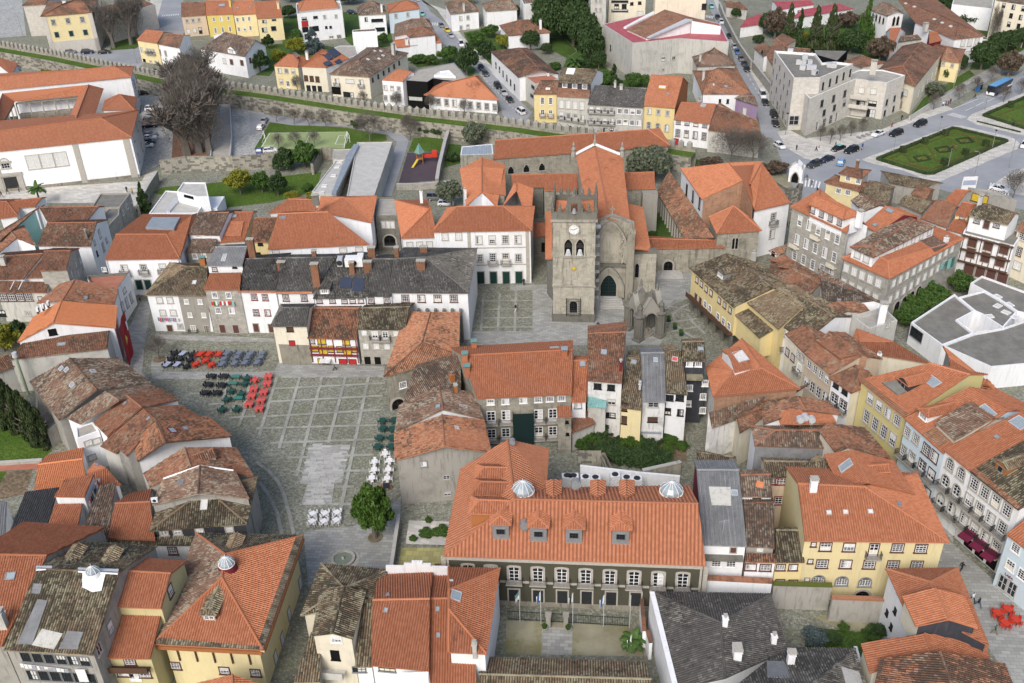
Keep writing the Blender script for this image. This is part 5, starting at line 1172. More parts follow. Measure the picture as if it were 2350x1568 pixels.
m.box(c+Vector((0,0,3.35)),(2.7,.6,.7),ANG);m.box(c+Vector((0,0,4.0)),(1.5,.55,.7),ANG);m.lathe(c+Vector((0,0,4.3)),[(.45,0),(.2,.6),(.3,.8),(.04,1.7)],6);m.build('bell_gable','sd',t.root)
def bell(c,r,parent,off):
 m=MB();m.lathe(c-off,[(r,0),(r*.85,r*.35),(r*.62,r*1.0),(r*.5,r*1.5),(.08,r*1.75)],14);m.box(c-off+Vector((0,0,r*2.1)),(r*1.6,.25,r*.6),ANG,1);return m.build('bell',['gry','br'],parent)
bell(tl(TW/2,.1,ZT+1.5),.55,t.root,t.off)
zz=bz0;hh=bz1-bz0
for x in(510,613):
 c=tl(tu(x),0,zz);m,A=archring(TW*68/372,hh,.22,.14);o=obj('bell_opening',m.mesh('bell_opening','s0'),t.root,c+N*.0-t.off,ANG+math.pi)
 m=MB();m.poly([(a[0],.06,a[1])for a in A]);m.build('opening_shadow','drk',o)
 m=MB();m.lathe((0,0,0),[(.62,0),(.52,.2),(.38,.7),(.3,1.05),(.05,1.15)],14);b_=m.build('bell','lgt',o,smooth=True);b_.location=(0,.12,.35);b_.scale=(1,.35,1.15)
 m=MB();m.box((0,.16,hh*.62),(1.2,.12,.5));m.box((0,.16,hh*.75),(.7,.12,.35));m.build('bell_yoke','irn',o)
tbox('bell_sill',tu(560),-.1,bz0-.1,TW*.5,.35,.22,'s3')
c=tl(tu(560),-.12,tz(540));cl=obj('clock',None,t.root,c-t.off,ANG+math.pi)
m=MB();m.tube((0,-.05,0),(0,.05,0),.95,n=32);m.build('clock_face','wht',cl)
m=MB()
for k in range(12):a=k*math.pi/6;m.box((.8*math.sin(a),.06,.8*math.cos(a)),(.05,.03,.2),tilt=Matrix.Rotation(a,3,'Y'))
m.box((.28,.07,.05),(.7,.03,.07),tilt=Matrix.Rotation(R(-4),3,'Y'));m.box((-.22,.07,.16),(.62,.03,.09),tilt=Matrix.Rotation(R(33),3,'Y'));m.build('clock_hands','drk',cl)
m=MB();c=tl(tu(560),-.08,tz(895))-t.off;m.tube(c,c+N*.12,.28,n=10)
for k in range(10):a=k*math.pi/5;d=U*math.cos(a)+Vector((0,0,math.sin(a)));m.tube(c+d*.25+N*.08,c+d*.65+N*.08,.06,.01,n=4)
m.build('sun_emblem','yel',t.root)
nm,f,s,g,b=winmeshes(1.5,2.6,'ad');c=tl(tu(558),-.06,tz(1247));o=obj('window',f,t.root,c-t.off,ANG+math.pi);obj('sash',s,o);obj('pane',g,o)
m=MB()
for k in range(9):m.box((-1.3+k*.325,.3,0),(.04,.04,3.8))
for k in range(8):m.box((0,.3,-1.85+k*.53),(2.7,.04,.04))
for s_ in(-1,1):m.box((s_*1.35,.17,0),(.1,.28,3.9))
gr=m.build('window_grille','irn',o)
c_=house('church','granite church with long orange nave roof, transept and carved Gothic west front','church',None)
F0,F1=at('c1',757,1200,0),at('c1',1088,1204,0)
zr=zbase('c1',(888,436),(893,1202));zf=zbase('c1',(1078,496),(1086,1204))
cvol(c_,'c1',{'a':(1082,492,zf),'b':(1008,-140,zf),'c':(755,-226,zr),'d':(888,440,zr),'e':(585,-140,zf),'f':(700,470,zf)},['abcd','feCD'.replace('C','c').replace('D','d')],['ab','fe'],'o','st',caps=('cd',))
Uf=(F1-F0);FL_=Uf.length;Uf.normalize();Nf=Vector((Uf.y,-Uf.x,0));Nf=Nf if Nf.y<0 else-Nf;AF=math.atan2(Uf.y,Uf.x)
def fl_(u,v,z):return F0+Uf*u+Nf*v+Vector((0,0,z))
def fu(x):return(x-757)/(1088-757)*FL_
ap=fu(893);run=[(0,zf+.4),(ap,zr+.6),(FL_,zf+.2)]
v,f,uv=[],[],[]
for(u0,z0),(u1,z1)in zip(run[:-1],run[1:]):
 for off_,flip in((0,0),(-.9,1)):
  i=len(v);v+=[fl_(u0,off_,-.3)-c_.off,fl_(u1,off_,-.3)-c_.off,fl_(u1,off_,z1)-c_.off,fl_(u0,off_,z0)-c_.off];f.append((i,i+1,i+2,i+3));uv+=[(u0,0),(u1,0),(u1,z1),(u0,z0)]
 i=len(v);v+=[fl_(u0,.15,z0)-c_.off,fl_(u1,.15,z1)-c_.off,fl_(u1,-1,z1+.1)-c_.off,fl_(u0,-1,z0+.1)-c_.off];f.append((i,i+1,i+2,i+3));uv+=[(u0,0),(u1,0),(u1,1),(u0,1)]
i=len(v);v+=[fl_(FL_,0,-.3)-c_.off,fl_(FL_,-.9,-.3)-c_.off,fl_(FL_,-.9,zf+.2)-c_.off,fl_(FL_,0,zf+.2)-c_.off];f.append((i,i+1,i+2,i+3));uv+=[(0,0),(1,0),(1,9),(0,9)]
obj('west_front',mesh('west_front',v,f,'st',None,uv),c_.root)
def fz(y,x=900):return zbase('c1',(x,y),(x,1202))
zdoor0=fz(1148);dw=fu(948)-fu(806);dh=fz(955)-zdoor0
zw0,zw1=fz(845),fz(548)
ashlar(c_.root,c_.off,fl_(0,0,0),Uf,Nf,FL_,zr,0,((fu(795),fu(1045),zdoor0-9,fz(925)),(fu(790),fu(1040),zw0,fz(520))),seed=8,top=lambda u:zf+(zr-zf)*(1-abs(u-ap)/max(ap,FL_-ap))-.3)
cd_=fl_((fu(806)+fu(948))/2,.02,zdoor0)
for k in range(5):
 m,A=archring(dw+k*.62,dh+k*.42,.34,.22+.16*k);obj('archivolt',m.mesh('archivolt',('s0','s1','s0','s1','s3')[k]),c_.root,cd_-c_.off,AF+math.pi)
m,A=archring(dw,dh,.05,.1);m=MB();m.poly([(a[0],.05,a[1])for a in A]);dr=m.build('church_door','gn',c_.root);dr.location=cd_-c_.off;dr.rotation_euler=(0,0,AF+math.pi)
m=MB()
for s in(-1,1):
 for k in range(5):m.box((s*dw*.25,.09,.4+k*dh*.15),(dw*.42,.05,.09))
m.box((0,.09,dh*.45),(.09,.06,dh*.88));m.build('door_ironwork','irn',dr)
cw_=fl_((fu(803)+fu(965))/2,.0,zw0+.3);ww=fu(965)-fu(803)
for k in range(4):
 m,A=archring(ww+k*.75,zw1-zw0+k*.5,.4,.18+.24*k);obj('window_moulding',m.mesh('window_moulding',('s0','s2','s1','s3')[k]),c_.root,cw_-c_.off,AF+math.pi)
m=MB();m.poly([(a[0],.04,a[1])for a in archring(ww,zw1-zw0,.1,.1)[1]]);pn=m.build('blind_window_panel','s2',c_.root);pn.location=cw_-c_.off;pn.rotation_euler=(0,0,AF+math.pi)
r_=random.Random(5)
for s,n_ in((1,9),):
 m=MB()
 for k in range(26):m.lathe(fl_(fu(985)+r_.uniform(-.5,.5),.7+r_.uniform(0,.25),zw0+.3+k*.27)-c_.off,[(.05,0),(.2,.1),(.16,.22),(.04,.34)],5)
 o=m.build('carved_figures','s0',c_.root);o['kind']='stuff'
m=MB();m.box(fl_((fu(800)+fu(1075))/2,.3,zw0-.25)-c_.off,(fu(1075)-fu(800),.9,.5),AF);m.build('ledge','sd',c_.root)
for x,y0,y1 in((1062,560,1180),):
 z0,z1=0,fz(y0);m=MB();m.box(fl_(fu(x),.45,z1/2)-c_.off,(1.5,1.0,z1),AF);m.box(fl_(fu(x),.45,z1+.3)-c_.off,(1.8,1.3,.6),AF);m.lathe(fl_(fu(x),.4,z1+.6)-c_.off,[(.5,0),(.3,.7),(.05,1.8)],6);m.build('buttress','st',c_.root)
m=MB();c=fl_(ap,-.3,zr+.6)-c_.off;m.box(c+Vector((0,0,.9)),(.2,.2,1.9),AF);m.box(c+Vector((0,0,1.2)),(1.0,.2,.2),AF);m.build('stone_cross','s3',c_.root)
g0,g1,g2=at('c1',560,-132,zf),at('c1',755,-232,zr+.3),at('c1',1005,-132,zf);m=MB();up_=Vector((0,0,.25))
for a,b in((g0,g1),(g1,g2)):m.tube(a+up_,b+up_,.35,n=6)
m.build('gable_coping','wht',c_.root,c_.off)
for a in(g0,g2):m=MB();m.lathe(a-c_.off,[(.6,0),(.5,.9),(.35,1.2),(.55,1.7),(.2,2.3),(.3,2.7),(.05,3.4)],8);m.build('finial','sg',c_.root)
m=MB();c=g1-c_.off;m.lathe(c,[(.5,0),(.3,1.2),(.15,1.4)],6);m.box(c+Vector((0,0,2.4)),(.22,.22,2.4));m.box(c+Vector((0,0,2.9)),(1.5,.22,.22));m.build('gable_cross','sg',c_.root)
vol(c_,'c1',(1025,170),(1310,163),(1000,25),(1302,14),10.5,'o','st',p=20,bk=.4);vol(c_,'c1',(288,180),(600,176),(285,35),(592,34),10.5,'o','st',p=20,bk=.4)
m=MB();q=at('c1',1262,168,10.2);q2=at('c1',1285,580,0);m.box((q2.x-1-c_.off.x,q2.y+.6-c_.off.y,5.0),(3.4,2.0,10.2));m.build('buttress','sg',c_.root)
za=zbase('c1',(1268,738),(1275,1150));cvol(c_,'c1',{'a':(1272,738,za),'b':(1196,335,za),'c':(1050,300,za+2.4),'d':(1105,712,za+2.4)},['abcd'],['ab','bc'],'o','st')
cvol(c_,'c1',{'a':(302,812,8),'b':(304,378,8),'c':(362,366,10),'d':(368,808,10)},['abcd'],['ab','ad'],'o','sd')
B0,B1=at('c1',1088,1160,0),at('c1',1302,1150,0);d=B1-B0;zb_=zbase('c1',(1300,752),(1302,1150))
for h0,h1,dep in((0,zb_,1.2),):wallmesh(c_,[[(B0.x,B0.y,zb_+.9),(B1.x,B1.y,zb_)],[(B1.x,B1.y,zb_),(B1.x+.3,B1.y+1.4,zb_)]],-.3,'st','aisle_front')
Ub=d.normalized();Nb=Vector((Ub.y,-Ub.x,0));Nb=Nb if Nb.y<0 else-Nb;ashlar(c_.root,c_.off,B0+Vector((0,0,0)),Ub,Nb,d.length,zb_,0,seed=11)
m=MB();cc=(B0+B1)/2;m.box((cc.x-c_.off.x,cc.y+.4-c_.off.y,zb_+.3),(d.length+.2,1.2,.7),math.atan2(Ub.y,Ub.x));m.build('coping','sd',c_.root)
q=zbase('c1',(1130,912),(1130,1158));w_=winmeshes(.8,3.2,'pt');lp=B0+Ub*((1130-1088)/214*d.length)+Vector((0,0,q))+Nb*.05
o=obj('window',w_[1],c_.root,lp-c_.off,math.atan2(Nb.y,Nb.x)-math.pi/2);obj('sash',w_[2],o);obj('pane',w_[3],o)
for k in range(6):
 a=at('c1',795,1265,0);b=at('c1',1030-4*k,1262,0);m=MB();L=(b-a).length;cc=(a+b)/2;m.box(Vector((cc.x,cc.y+.28*k+1.6,(k+1)*zdoor0/12))-c_.off,(L,3.6-.5*k,(k+1)*zdoor0/6),AF);m.build('step','cs',c_.root)
sb=at('c1',770,1292,0);sc_=root('scaffold_tower',sb,'narrow grey scaffold tower between the bell tower and the church portal','scaffold')
hs=zbase('c1',(775,525),(770,1290))
for sx in(-.45,.45):
 for sy in(0,1.1):m=MB();m.tube((sx,sy,0),(sx,sy,hs),.05,n=6);m.build('scaffold_post','gry',sc_)
for k in range(int(hs/1.9)):m=MB();m.box((0,.55,3+k*1.9),(.95,1.15,.08));m.build('scaffold_deck','lgt',sc_)
m=MB();m.box((0,-.05,1.6),(1.0,.05,3.0));m.build('scaffold_panel','gry',sc_)
m=MB();m.box((0,.5,hs+.2),(1.0,1.1,.12));m.build('scaffold_top','wht',sc_)
# --- the open stone canopy monument
PC=[at('c1',*q,0)for q in((1062,1448),(1155,1555),(1350,1520),(1262,1420))]
pc=sum(PC,Vector())/4;mo=root('canopy_monument',pc,'weathered Gothic stone canopy on four pillars with pointed arches in front of the church','monument')
ze_,zg=5.0,8.8
for q in PC:
 m=MB();p=q-pc;m.lathe(p,[(1.25,0),(1.2,.5),(.95,.6),(.95,.9)],4)
 for k in range(8):a=k*math.pi/4;m.tube(p+Vector((.6*math.cos(a),.6*math.sin(a),.8)),p+Vector((.6*math.cos(a),.6*math.sin(a),ze_)),.32,n=6)
 m.lathe(p+Vector((0,0,ze_)),[(.95,0),(1.2,.3),(1.2,.6),(.8,.7)],8);m.lathe(p+Vector((0,0,ze_+.6)),[(.7,0),(.5,1.2),(.62,1.4),(.1,2.3)],6);m.build('pillar','sd',mo)
for k in range(4):
 a,b=PC[k]-pc,PC[(k+1)%4]-pc;d=b-a;L=d.length;d.normalize();nn=Vector((d.y,-d.x,0));nn=nn if nn.dot((a+b)/2)>0 else-nn;m=MB();st_=14
 for j in range(st_):
  x0,x1=L*j/st_,L*(j+1)/st_
  f=lambda x:2.4+3.3*(1-abs(2*x/L-1)**1.8)**.75;g=lambda x:ze_+.6+(zg-ze_-.2)*(1-abs(2*x/L-1))
  f_=lambda x:min(f(max(.0,min(L,x))),g(x)-.25)
  for o in(.35,-.35):m.poly([a+d*x0+nn*o+Vector((0,0,f_(x0))),a+d*x1+nn*o+Vector((0,0,f_(x1))),a+d*x1+nn*o+Vector((0,0,g(x1))),a+d*x0+nn*o+Vector((0,0,g(x0)))])
  m.poly([a+d*x0+nn*.35+Vector((0,0,f_(x0))),a+d*x1+nn*.35+Vector((0,0,f_(x1))),a+d*x1-nn*.35+Vector((0,0,f_(x1))),a+d*x0-nn*.35+Vector((0,0,f_(x0)))])
  m.poly([a+d*x0+nn*.5+Vector((0,0,g(x0)+.05)),a+d*x1+nn*.5+Vector((0,0,g(x1)+.05)),a+d*x1-nn*.5+Vector((0,0,g(x1)+.05)),a+d*x0-nn*.5+Vector((0,0,g(x0)+.05))])
 m.build('pointed_arch','sg',mo)
 A_=(a+b)/2+Vector((0,0,zg+.35));ctr=Vector((0,0,zg+.1));m=MB()
 m.poly([a+Vector((0,0,ze_+.55)),A_,ctr]);m.poly([b+Vector((0,0,ze_+.55)),ctr,A_]);m.build('stone_vault_roof','sd',mo);m=MB();m.lathe(A_,[(.4,0),(.2,.5),(.28,.7),(.05,1.5)],6);m.build('finial','sd',mo)
m=MB();m.lathe((0,0,0),[(1.9,0),(1.9,.3),(1.4,.3),(1.4,.6),(.9,.6),(.8,1.0),(.35,1.2),(.3,3.4),(.5,3.6)],12);m.build('cross_pedestal','st',mo);m=MB();m.box((0,0,4.2),(.22,.22,1.3));m.box((0,0,4.4),(.9,.2,.2));m.build('cross','sd',mo)
# --- cloister and museum wings round the church
h=house('long_church_wing','long low stone wing with orange roof and arched windows behind the church','church wing',None);vol('c0',(-170,1457),(1447,1337),(-160,1290),(1245,1190),7.5,'o','st','1',p=20,bk=.6);wn(0,-15,1560,270,1530,3,1.5,2.0,'pt')
h=house('chapter_house','orange roofed stone house at the left flank of the church','church wing',None);vol('b1',(2290,330-100),(2280,-60),(2075,195),(2070,-120),8.6,'o','st',p=18,cd=((1880,-20),(1930,330)),zb=2);vol('c1',(0,145),(285,150),(-10,40),(290,35),8,'o','sd',p=18,bk=.3)
h=house('cloister_hall','big orange roofed hall with rust coloured tile hung gable and white side wall','church wing',None)
vol('c1',(1737,265),(1540,-20),(2115,90),(1985,-72),12.5,'o',['W','st','W','rt'],cd=((2290,-85),(2215,350)),p=20,ov=.3,zb=2);wn(0,1600,175,1718,300,3,1.0,2.6,'k');vol('c1',(2220,370),(2552,292),(2185,118),(2285,-72),11.5,'o',['W','W','W','sg'],bk=.2,p=19);w1(4,2390,440,1.2,2.6,'wb');w1(4,2380,580,1.2,2.0,'w')
vol('c1',(1870,577),(2287,550),(2020,330),(2040,332),9.2,'o','st','01',cd=((2210,455),(1800,425)),p=20);wn(8,2027,665,2055,665,2,.6,2.6,'pt')
h=house('cloister','low granite cloister with orange tiled galleries, arched doorway and front steps','cloister',None)
vol('c1',(1258,714),(1950,705),(1255,625),(1880,640),6,'o','st',p=18,bk=1);w1(0,1428,882,1.9,2.7,'ad')
cvol('c1',{'a':(1580,625,5),'b':(1325,190,5),'c':(1440,0,8),'d':(1850,612,8)},['abcd'],[],'m','sd');a,b=h.P['a'],h.P['b']
for k in range(12):q=a.lerp(b,(k+.5)/12);m=MB();m.box((q.x-h.off.x+.4,q.y-h.off.y,2.3),(.4,.4,4.8));m.build('column','sto',h.root)
q=Vector(((a.x+b.x)/2+2.6,(a.y+b.y)/2,2.3))-h.off;m=MB();m.box(q,((b-a).length,.3,4.6),math.atan2((b-a).y,(b-a).x));m.build('gallery_wall','gy',h.root)
p0,nn=edge_hit(h,0,'c1',1428,960)
for k in range(4):m=MB();m.box((p0.x+nn.x*(1.2)-h.off.x,p0.y+nn.y*(1.2)-h.off.y,.12*(k+1)),(5.6-k*.9,3.2-k*.7,.24*(k+1)),math.atan2(nn.y,nn.x)-math.pi/2);m.build('step','cs',h.root)
# --- convent, upper left
h=house('convent','huge white convent with orange roofs, arcaded cloister court and big granite framed windows','convent',None)
vol('a0',(-420,1432),(1209,1262),(-420,1255),(928,1085),((1207,1268),(1292,1632)),'o','W','1',cd=((1270,1012),(-300,1130)),p=20,ov=.3);zc=h.ze
wn(0,305,1488,560,1460,3,3.0,3.6,'s');w1(0,45,1500,2.0,2.6,'a');w1(0,110,1695,3.2,4.2,'dk');wn(1,1225,1260,1255,1160,2,1.4,2.2,'s');wn(1,1270,1450,1300,1350,2,1.4,2.2,'s')
a,b,n2=h.edges[0];ang=math.atan2((b-a).y,(b-a).x)
for x,w_ in((720,1.4),(1195,1.6),(-60,1.4)):p0,nn=edge_hit(h,0,'a0',x,1450);m=MB();m.box((p0.x-h.off.x,p0.y-h.off.y,zc/2),(w_,.3,zc-.1),ang);m.build('pilaster','sto',h.root)
p0,nn=edge_hit(h,0,'a0',110,1695);m=MB()
for s in(-1,1):m.box(p0+(b-a).normalized().to_3d()*s*2.5-h.off,(1.1,.6,5.2),ang)
m.box(p0+Vector((0,0,2.9))-h.off,(6.4,.8,.7),ang);m.box(p0+Vector((0,0,6.2))-h.off,(3.0,.4,.5),ang);m.build('portal','sto',h.root)
q=(a+b)/2;m=MB();m.box((q.x-h.off.x,q.y-h.off.y,.3),((b-a).length-.2,.25,.9),ang);m.build('plinth','st',h.root)
vol('a0',(-300,852),(1207,705),(-300,735),(1045,612),11.8,'o','W','1',cd=((1228,612),(-300,690)),p=22,ov=.4);wn(5,1232,770,1250,720,2,1.2,2.4,'s');wn(5,1262,860,1275,830,2,1.2,1.8,'s')
cvol('a0',{'a':(135,930,9.6),'b':(718,876,9.6),'c':(815,778,12.3),'d':(20,858,12.3),'e':(618,1128,9.6),'f':(950,812,9.8),'g':(868,1050,9.6),'k':(700,1080,12.0),'m':(-160,1330,12.3),'n':(-20,1205,9.6)},['abcd','ebck','gfck','nadm'],[],'o','W',caps=('bc','ck'))
vol('a0',(935,1010),(1235,1010),(1088,868),(1098,868),9,'o','W','01',cd=((1258,895),(960,925)),p=20)
P=h.P
for(p_,q_,n_)in((P['a'],P['b'],5),(P['n'],P['a'],6),(P['b'],P['e'],6)):
 d=(q_-p_);d.z=0;L=d.length;u2=d.normalized();ang=math.atan2(u2.y,u2.x);mid=(p_+q_)/2
 nrm=Vector((u2.y,-u2.x,0));cc=(P['a']+P['b']+P['e']+P['n'])/4;nrm=nrm if nrm.dot(cc-mid)>0 else-nrm
 base=p_-nrm*.5
 m=MB();c=mid-nrm*2.6;m.box((c.x-h.off.x,c.y-h.off.y,4.4),(L,.2,9),ang);m.build('gallery_wall','W',h.root)
 m=MB();c=mid-nrm*1.6;m.box((c.x-h.off.x,c.y-h.off.y,4.75),(L,2.4,.9),ang);m.box((mid.x-nrm.x*.5-h.off.x,mid.y-nrm.y*.5-h.off.y,8.75),(L,.3,.5),ang);m.build('gallery_floor','st',h.root)
 for k in range(n_+1):
  c=base+u2*(L*k/n_);m=MB();m.box((c.x-h.off.x,c.y-h.off.y,6.9),(.28,.28,3.5),ang);m.tube((c.x-h.off.x,c.y-h.off.y,0),(c.x-h.off.x,c.y-h.off.y,3.0),.28,n=8);m.build('column','sto',h.root)
 for k in range(n_):
  c0=base+u2*(L*k/n_);w_=L/n_;m=MB();st_=8
  for j in range(st_):
   x0,x1=w_*j/st_,w_*(j+1)/st_;rr=w_/2-.25
   f=lambda x:2.6+(max(0,1-((x-w_/2)/rr)**2))**.5*1.45 if abs(x-w_/2)<rr else 2.6
   A_=c0+u2*x0;B_=c0+u2*x1
   for sd_ in(0,.35):m.poly([Vector((A_.x-nrm.x*sd_,A_.y-nrm.y*sd_,f(x0)))-h.off,Vector((B_.x-nrm.x*sd_,B_.y-nrm.y*sd_,f(x1)))-h.off,Vector((B_.x-nrm.x*sd_,B_.y-nrm.y*sd_,4.5))-h.off,Vector((A_.x-nrm.x*sd_,A_.y-nrm.y*sd_,4.5))-h.off])
   m.poly([Vector((A_.x,A_.y,f(x0)))-h.off,Vector((B_.x,B_.y,f(x1)))-h.off,Vector((B_.x-nrm.x*.35,B_.y-nrm.y*.35,f(x1)))-h.off,Vector((A_.x-nrm.x*.35,A_.y-nrm.y*.35,f(x0)))-h.off])
  m.build('arch','st',h.root)
h=house('white_gabled_house','white gable and orange roof cut by the left edge behind the convent');vol('a0',(105,690),(168,583),(-60,560),(0,528),9,'o','W',p=18,bk=.6);wn(1,150,650,172,625,2,1,1.6,'s')
# --- beyond the town wall, left to right
h=house('yellow_palace','pale yellow palace with white stone base, brown hipped roof and green shutters')
vol('a0',(368,152),(850,112),(560,45),(720,-15),((838,120),(918,470)),'m',['yp','md','yp','md'],'01',cd=((905,-10),(440,20)),p=22);wn(0,490,205,755,180,3,1.4,1.9,'w');wn(0,522,320,785,298,3,1.4,1.9,'d');w1(0,688,435,1.4,2.6,'d');w1(0,812,410,1.4,1.5,'d');w1(0,550,432,1.2,1.4,'c');ch(597,50,1.2,1.0,1.6,'W')
p0,nn=edge_hit(h,0,'a0',430,420);p1,_=edge_hit(h,0,'a0',905,395);a,b,n2=h.edges[0];ang=math.atan2((b-a).y,(b-a).x);q=(a+b)/2+n2*.05;m=MB();m.box((q.x-h.off.x,q.y-h.off.y,2.2),((b-a).length,.2,4.6),ang);m.build('stone_base','md',h.root)
for s in(.045,.955):q=a.lerp(b,s)+n2*.05;m=MB();m.box((q.x-h.off.x,q.y-h.off.y,h.ze/2),((b-a).length*.085,.2,h.ze-.2),ang);m.build('pilaster','md',h.root)
vol('a0',(200,52),(415,38),(330,-40),(480,-50),12,'m','md','0',p=20)
flat('a0',[(895,60),(1300,-20),(1420,40),(1000,160)],9.5,'m','md',.1);w1(3,1100,120,1.2,1.8,'c');w1(3,1135,235,1.2,1.8,'c')
h=house('beige_row_house','beige row house with brown roof left of the bright yellow house');vol('a0',(1662,152),(1888,136),(1662,28),(1880,22),((1668,155),(1700,345)),'m','be',p=22);wn(0,1715,195,1825,185,3,1.0,1.3,'c');wn(0,1730,290,1785,280,2,1.0,1.5,'s');w1(0,1838,280,1.1,2.2,'k')
h=house('bright_yellow_house','bright yellow row house with orange roof and roof window');vol('a0',(1890,136),(2140,128),(1884,10),(2120,5),8.5,'o','yb',p=24);wn(0,1962,180,2095,170,3,.9,1.6,'p');wn(0,1978,280,2110,268,3,.9,2.0,'p');sk(2035,50,2.4,1.4);ch(2115,60,.7,.7,2.4,'yb')
h=house('pale_yellow_row_house','pale yellow row house with orange roof and two small roof windows');vol('a0',(2142,136),(2350,126),(2130,12),(2330,5),8.5,'o','yp',p=24);wn(0,2178,182,2285,172,3,.9,1.6,'p');wn(0,2192,270,2298,258,3,.9,1.6,'p');sk(2180,75,.8,.7);sk(2295,68,.8,.7)
h=house('corner_terrace_house','small yellow terrace house with orange roof at the bend of the wall road');vol('a0',(1250,367),(1440,397),(1335,277),(1502,292),((1252,372),(1290,575)),'o','yp',p=22);w1(0,1300,455,1.0,1.5,'c');wn(0,1355,470,1410,475,3,.9,1.7,'wb');w1(0,1328,570,1.2,2.2,'o');wn(0,1385,575,1430,580,2,.9,1.3,'c')
h=house('white_terrace_house','white terrace house with brown roof and white verges by the wall road');vol('a0',(1442,402),(1645,440),(1522,312),(1685,322),7.5,'m','W',p=22);wn(0,1467,480,1520,490,2,1.0,1.8,'c');w1(0,1487,600,1.1,2.2,'db')
h=house('brown_villa','broad white villa with brown roof and small front gable behind the bare trees');vol('a0',(1838,447),(2245,518),(2062,296),(2348,368),7.5,'b','W',p=22,cd=((2440,420),(1960,330)));wn(0,2125,570,2220,578,2,1.4,1.8,'db');wn(0,1950,540,2060,560,2,1.3,1.6,'s');wn(1,2295,555,2335,520,2,1,1.6,'sh');dm(2125,492,3.4,1.4,'b','W','s',ww=1.2,wwh=1.2)
h=house('beige_house','pale yellow house with orange roof and rear balconies beside the white apartment block');vol('b0',(5,172),(240,158),(-10,20),(215,5),((10,175),(40,385)),'o','yp',p=22);wn(0,75,198,162,178,2,1.5,1.0,'m');wn(0,75,275,160,262,2,1.8,1.6,'m');ch(205,80,.8,.8,2.2,'yp')
h=house('white_apartment_block','white apartment block with orange roof terrace and dark red panel','apartment block');flat('b0',[(372,128),(788,88),(770,5),(365,30)],((380,128),(447,388)),'gv','W',.8);zf=h.ze;vol('b0',(395,100),(755,70),(440,5),(700,-15),zf-.3,'o','W','01',zb=zf-1,p=20)
w1(0,440,172,1.8,1.1,'m');w1(0,543,160,1.6,.9,'m');w1(0,447,220,2.2,1.9,'dr');wn(0,450,272,545,262,2,2.2,1.7,'k');wn(0,627,155,732,150,2,.8,1.1,'w');wn(0,642,252,682,250,2,.8,.8,'k');wn(0,690,350,760,338,2,1.4,1.3,'c');w1(0,470,335,2.0,1.8,'k')
h=house('white_balcony_villa','white villa with brown pyramid roof and wide covered balconies');vol('b0',(935,140),(1195,128),(1045,15),(1075,12),8,'b','W','01',cd=((1180,60),(920,70)),p=22);w1(0,1008,178,1,1.4,'k');w1(0,1110,188,4.4,1.2,'m');w1(0,1135,270,3.6,1.3,'k');ch(1153,110,.7,.7,2.6,'W',slats=0)
h=house('light_blue_house','light blue house with orange hipped roof at the upper street');vol('b0',(1208,117),(1502,80),(1325,15),(1385,5),8,'o','lb','01',cd=((1480,30),(1195,45)),p=22);wn(0,1280,148,1390,135,2,.9,1.4,'w')
h=house('brown_hipped_house','house with two brown hipped roofs behind the white orange roofed villa');vol('b0',(1262,332),(1630,268),(1430,175),(1545,172),7,'b','W','01',cd=((1590,190),(1270,225)),p=22);vol('b0',(1400,345),(1650,318),(1505,250),(1520,250),7.4,'m','W','01',p=20)
h=house('white_villa','white villa with orange roof and little round window by the sloping street');vol('b0',(1288,437),(1705,386),(1262,372),(1650,322),((1300,435),(1330,548)),'o','W',p=24);w1(0,1528,448,.8,.8,'ga');ch(1382,410,1.0,.8,1.8,'W')
h=house('white_and_stone_house','white and granite house with brown pyramid roof at the street corner');vol('b0',(1780,132),(2048,102),(1800,10),(1930,5),((1800,132),(1832,292)),'b',['W','W','W','W'],'01',cd=((1990,20),(1728,30)),p=22);wn(0,1875,170,1942,162,2,.9,1.4,'w');wn(0,1878,255,1942,245,2,.9,1.4,'w');ch(1905,100,.7,.7,2.4,'gc')
h=house('pale_green_house','pale green house with brown hipped roof beside dark trees');vol('b0',(2105,105),(2400,85),(2180,10),(2330,0),7.5,'b','W','01',p=22)
h=house('yellow_tile_house','small pale yellow tile fronted house with parapet and solar panel');vol('b0',(163,605),(382,617),(290,500),(400,512),((168,600),(195,808)),'o',['yp','gc','yp','W'],'01',cd=((520,540),(345,490)),p=20,ov=.1);wn(0,215,648,340,655,3,1.2,1.4,'w');w1(0,230,748,1.1,1.4,'w');w1(0,350,760,1.1,1.4,'w');w1(0,293,775,1.1,2.2,'dw');patch([(322,490),(360,480),(402,520),(372,538)],'sol',th=.2,nm='solar_panel');ch(468,520,.8,.7,1.3,'W')
h=house('solar_roof_house','beige house with many blue solar panels on its orange roof');vol('b0',(415,612),(640,622),(555,490),(720,455),8,'o',['cr','W','cr','W'],'01',cd=((850,540),(600,450)),p=20,ov=.1);wn(0,457,718,562,728,3,1.3,1.8,'sh');wn(0,482,815,585,822,3,1.3,2.2,'k')
for P_ in(((645,470),(710,445),(775,500),(715,535)),((600,500),(645,480),(705,535),(665,560)),((612,585),(665,560),(700,590),(640,615)),((715,570),(760,545),(790,575),(745,590))):patch(list(P_),'sol',th=.25,nm='solar_panel')
h=house('large_brown_roof_house','large cream house with long grey brown hipped roof and shop awning facing the town wall');vol('b0',(1040,707),(1397,490),(940,548),(1122,437),((1042,712),(1052,918)),'b',['cr','cr','cr','cr'],'01',cd=((1010,440),(668,682)),p=22);w1(3,742,755,1.3,2.2,'wb');w1(3,860,745,2.6,1.1,'s');w1(3,965,765,1.3,2.2,'wb');wn(3,825,870,870,875,2,1.8,1.8,'k');w1(3,735,830,3.0,2.2,'o');wn(0,1068,735,1310,580,6,.9,1.3,'sh');ch(1262,500,1.2,.9,3.2,'gc')
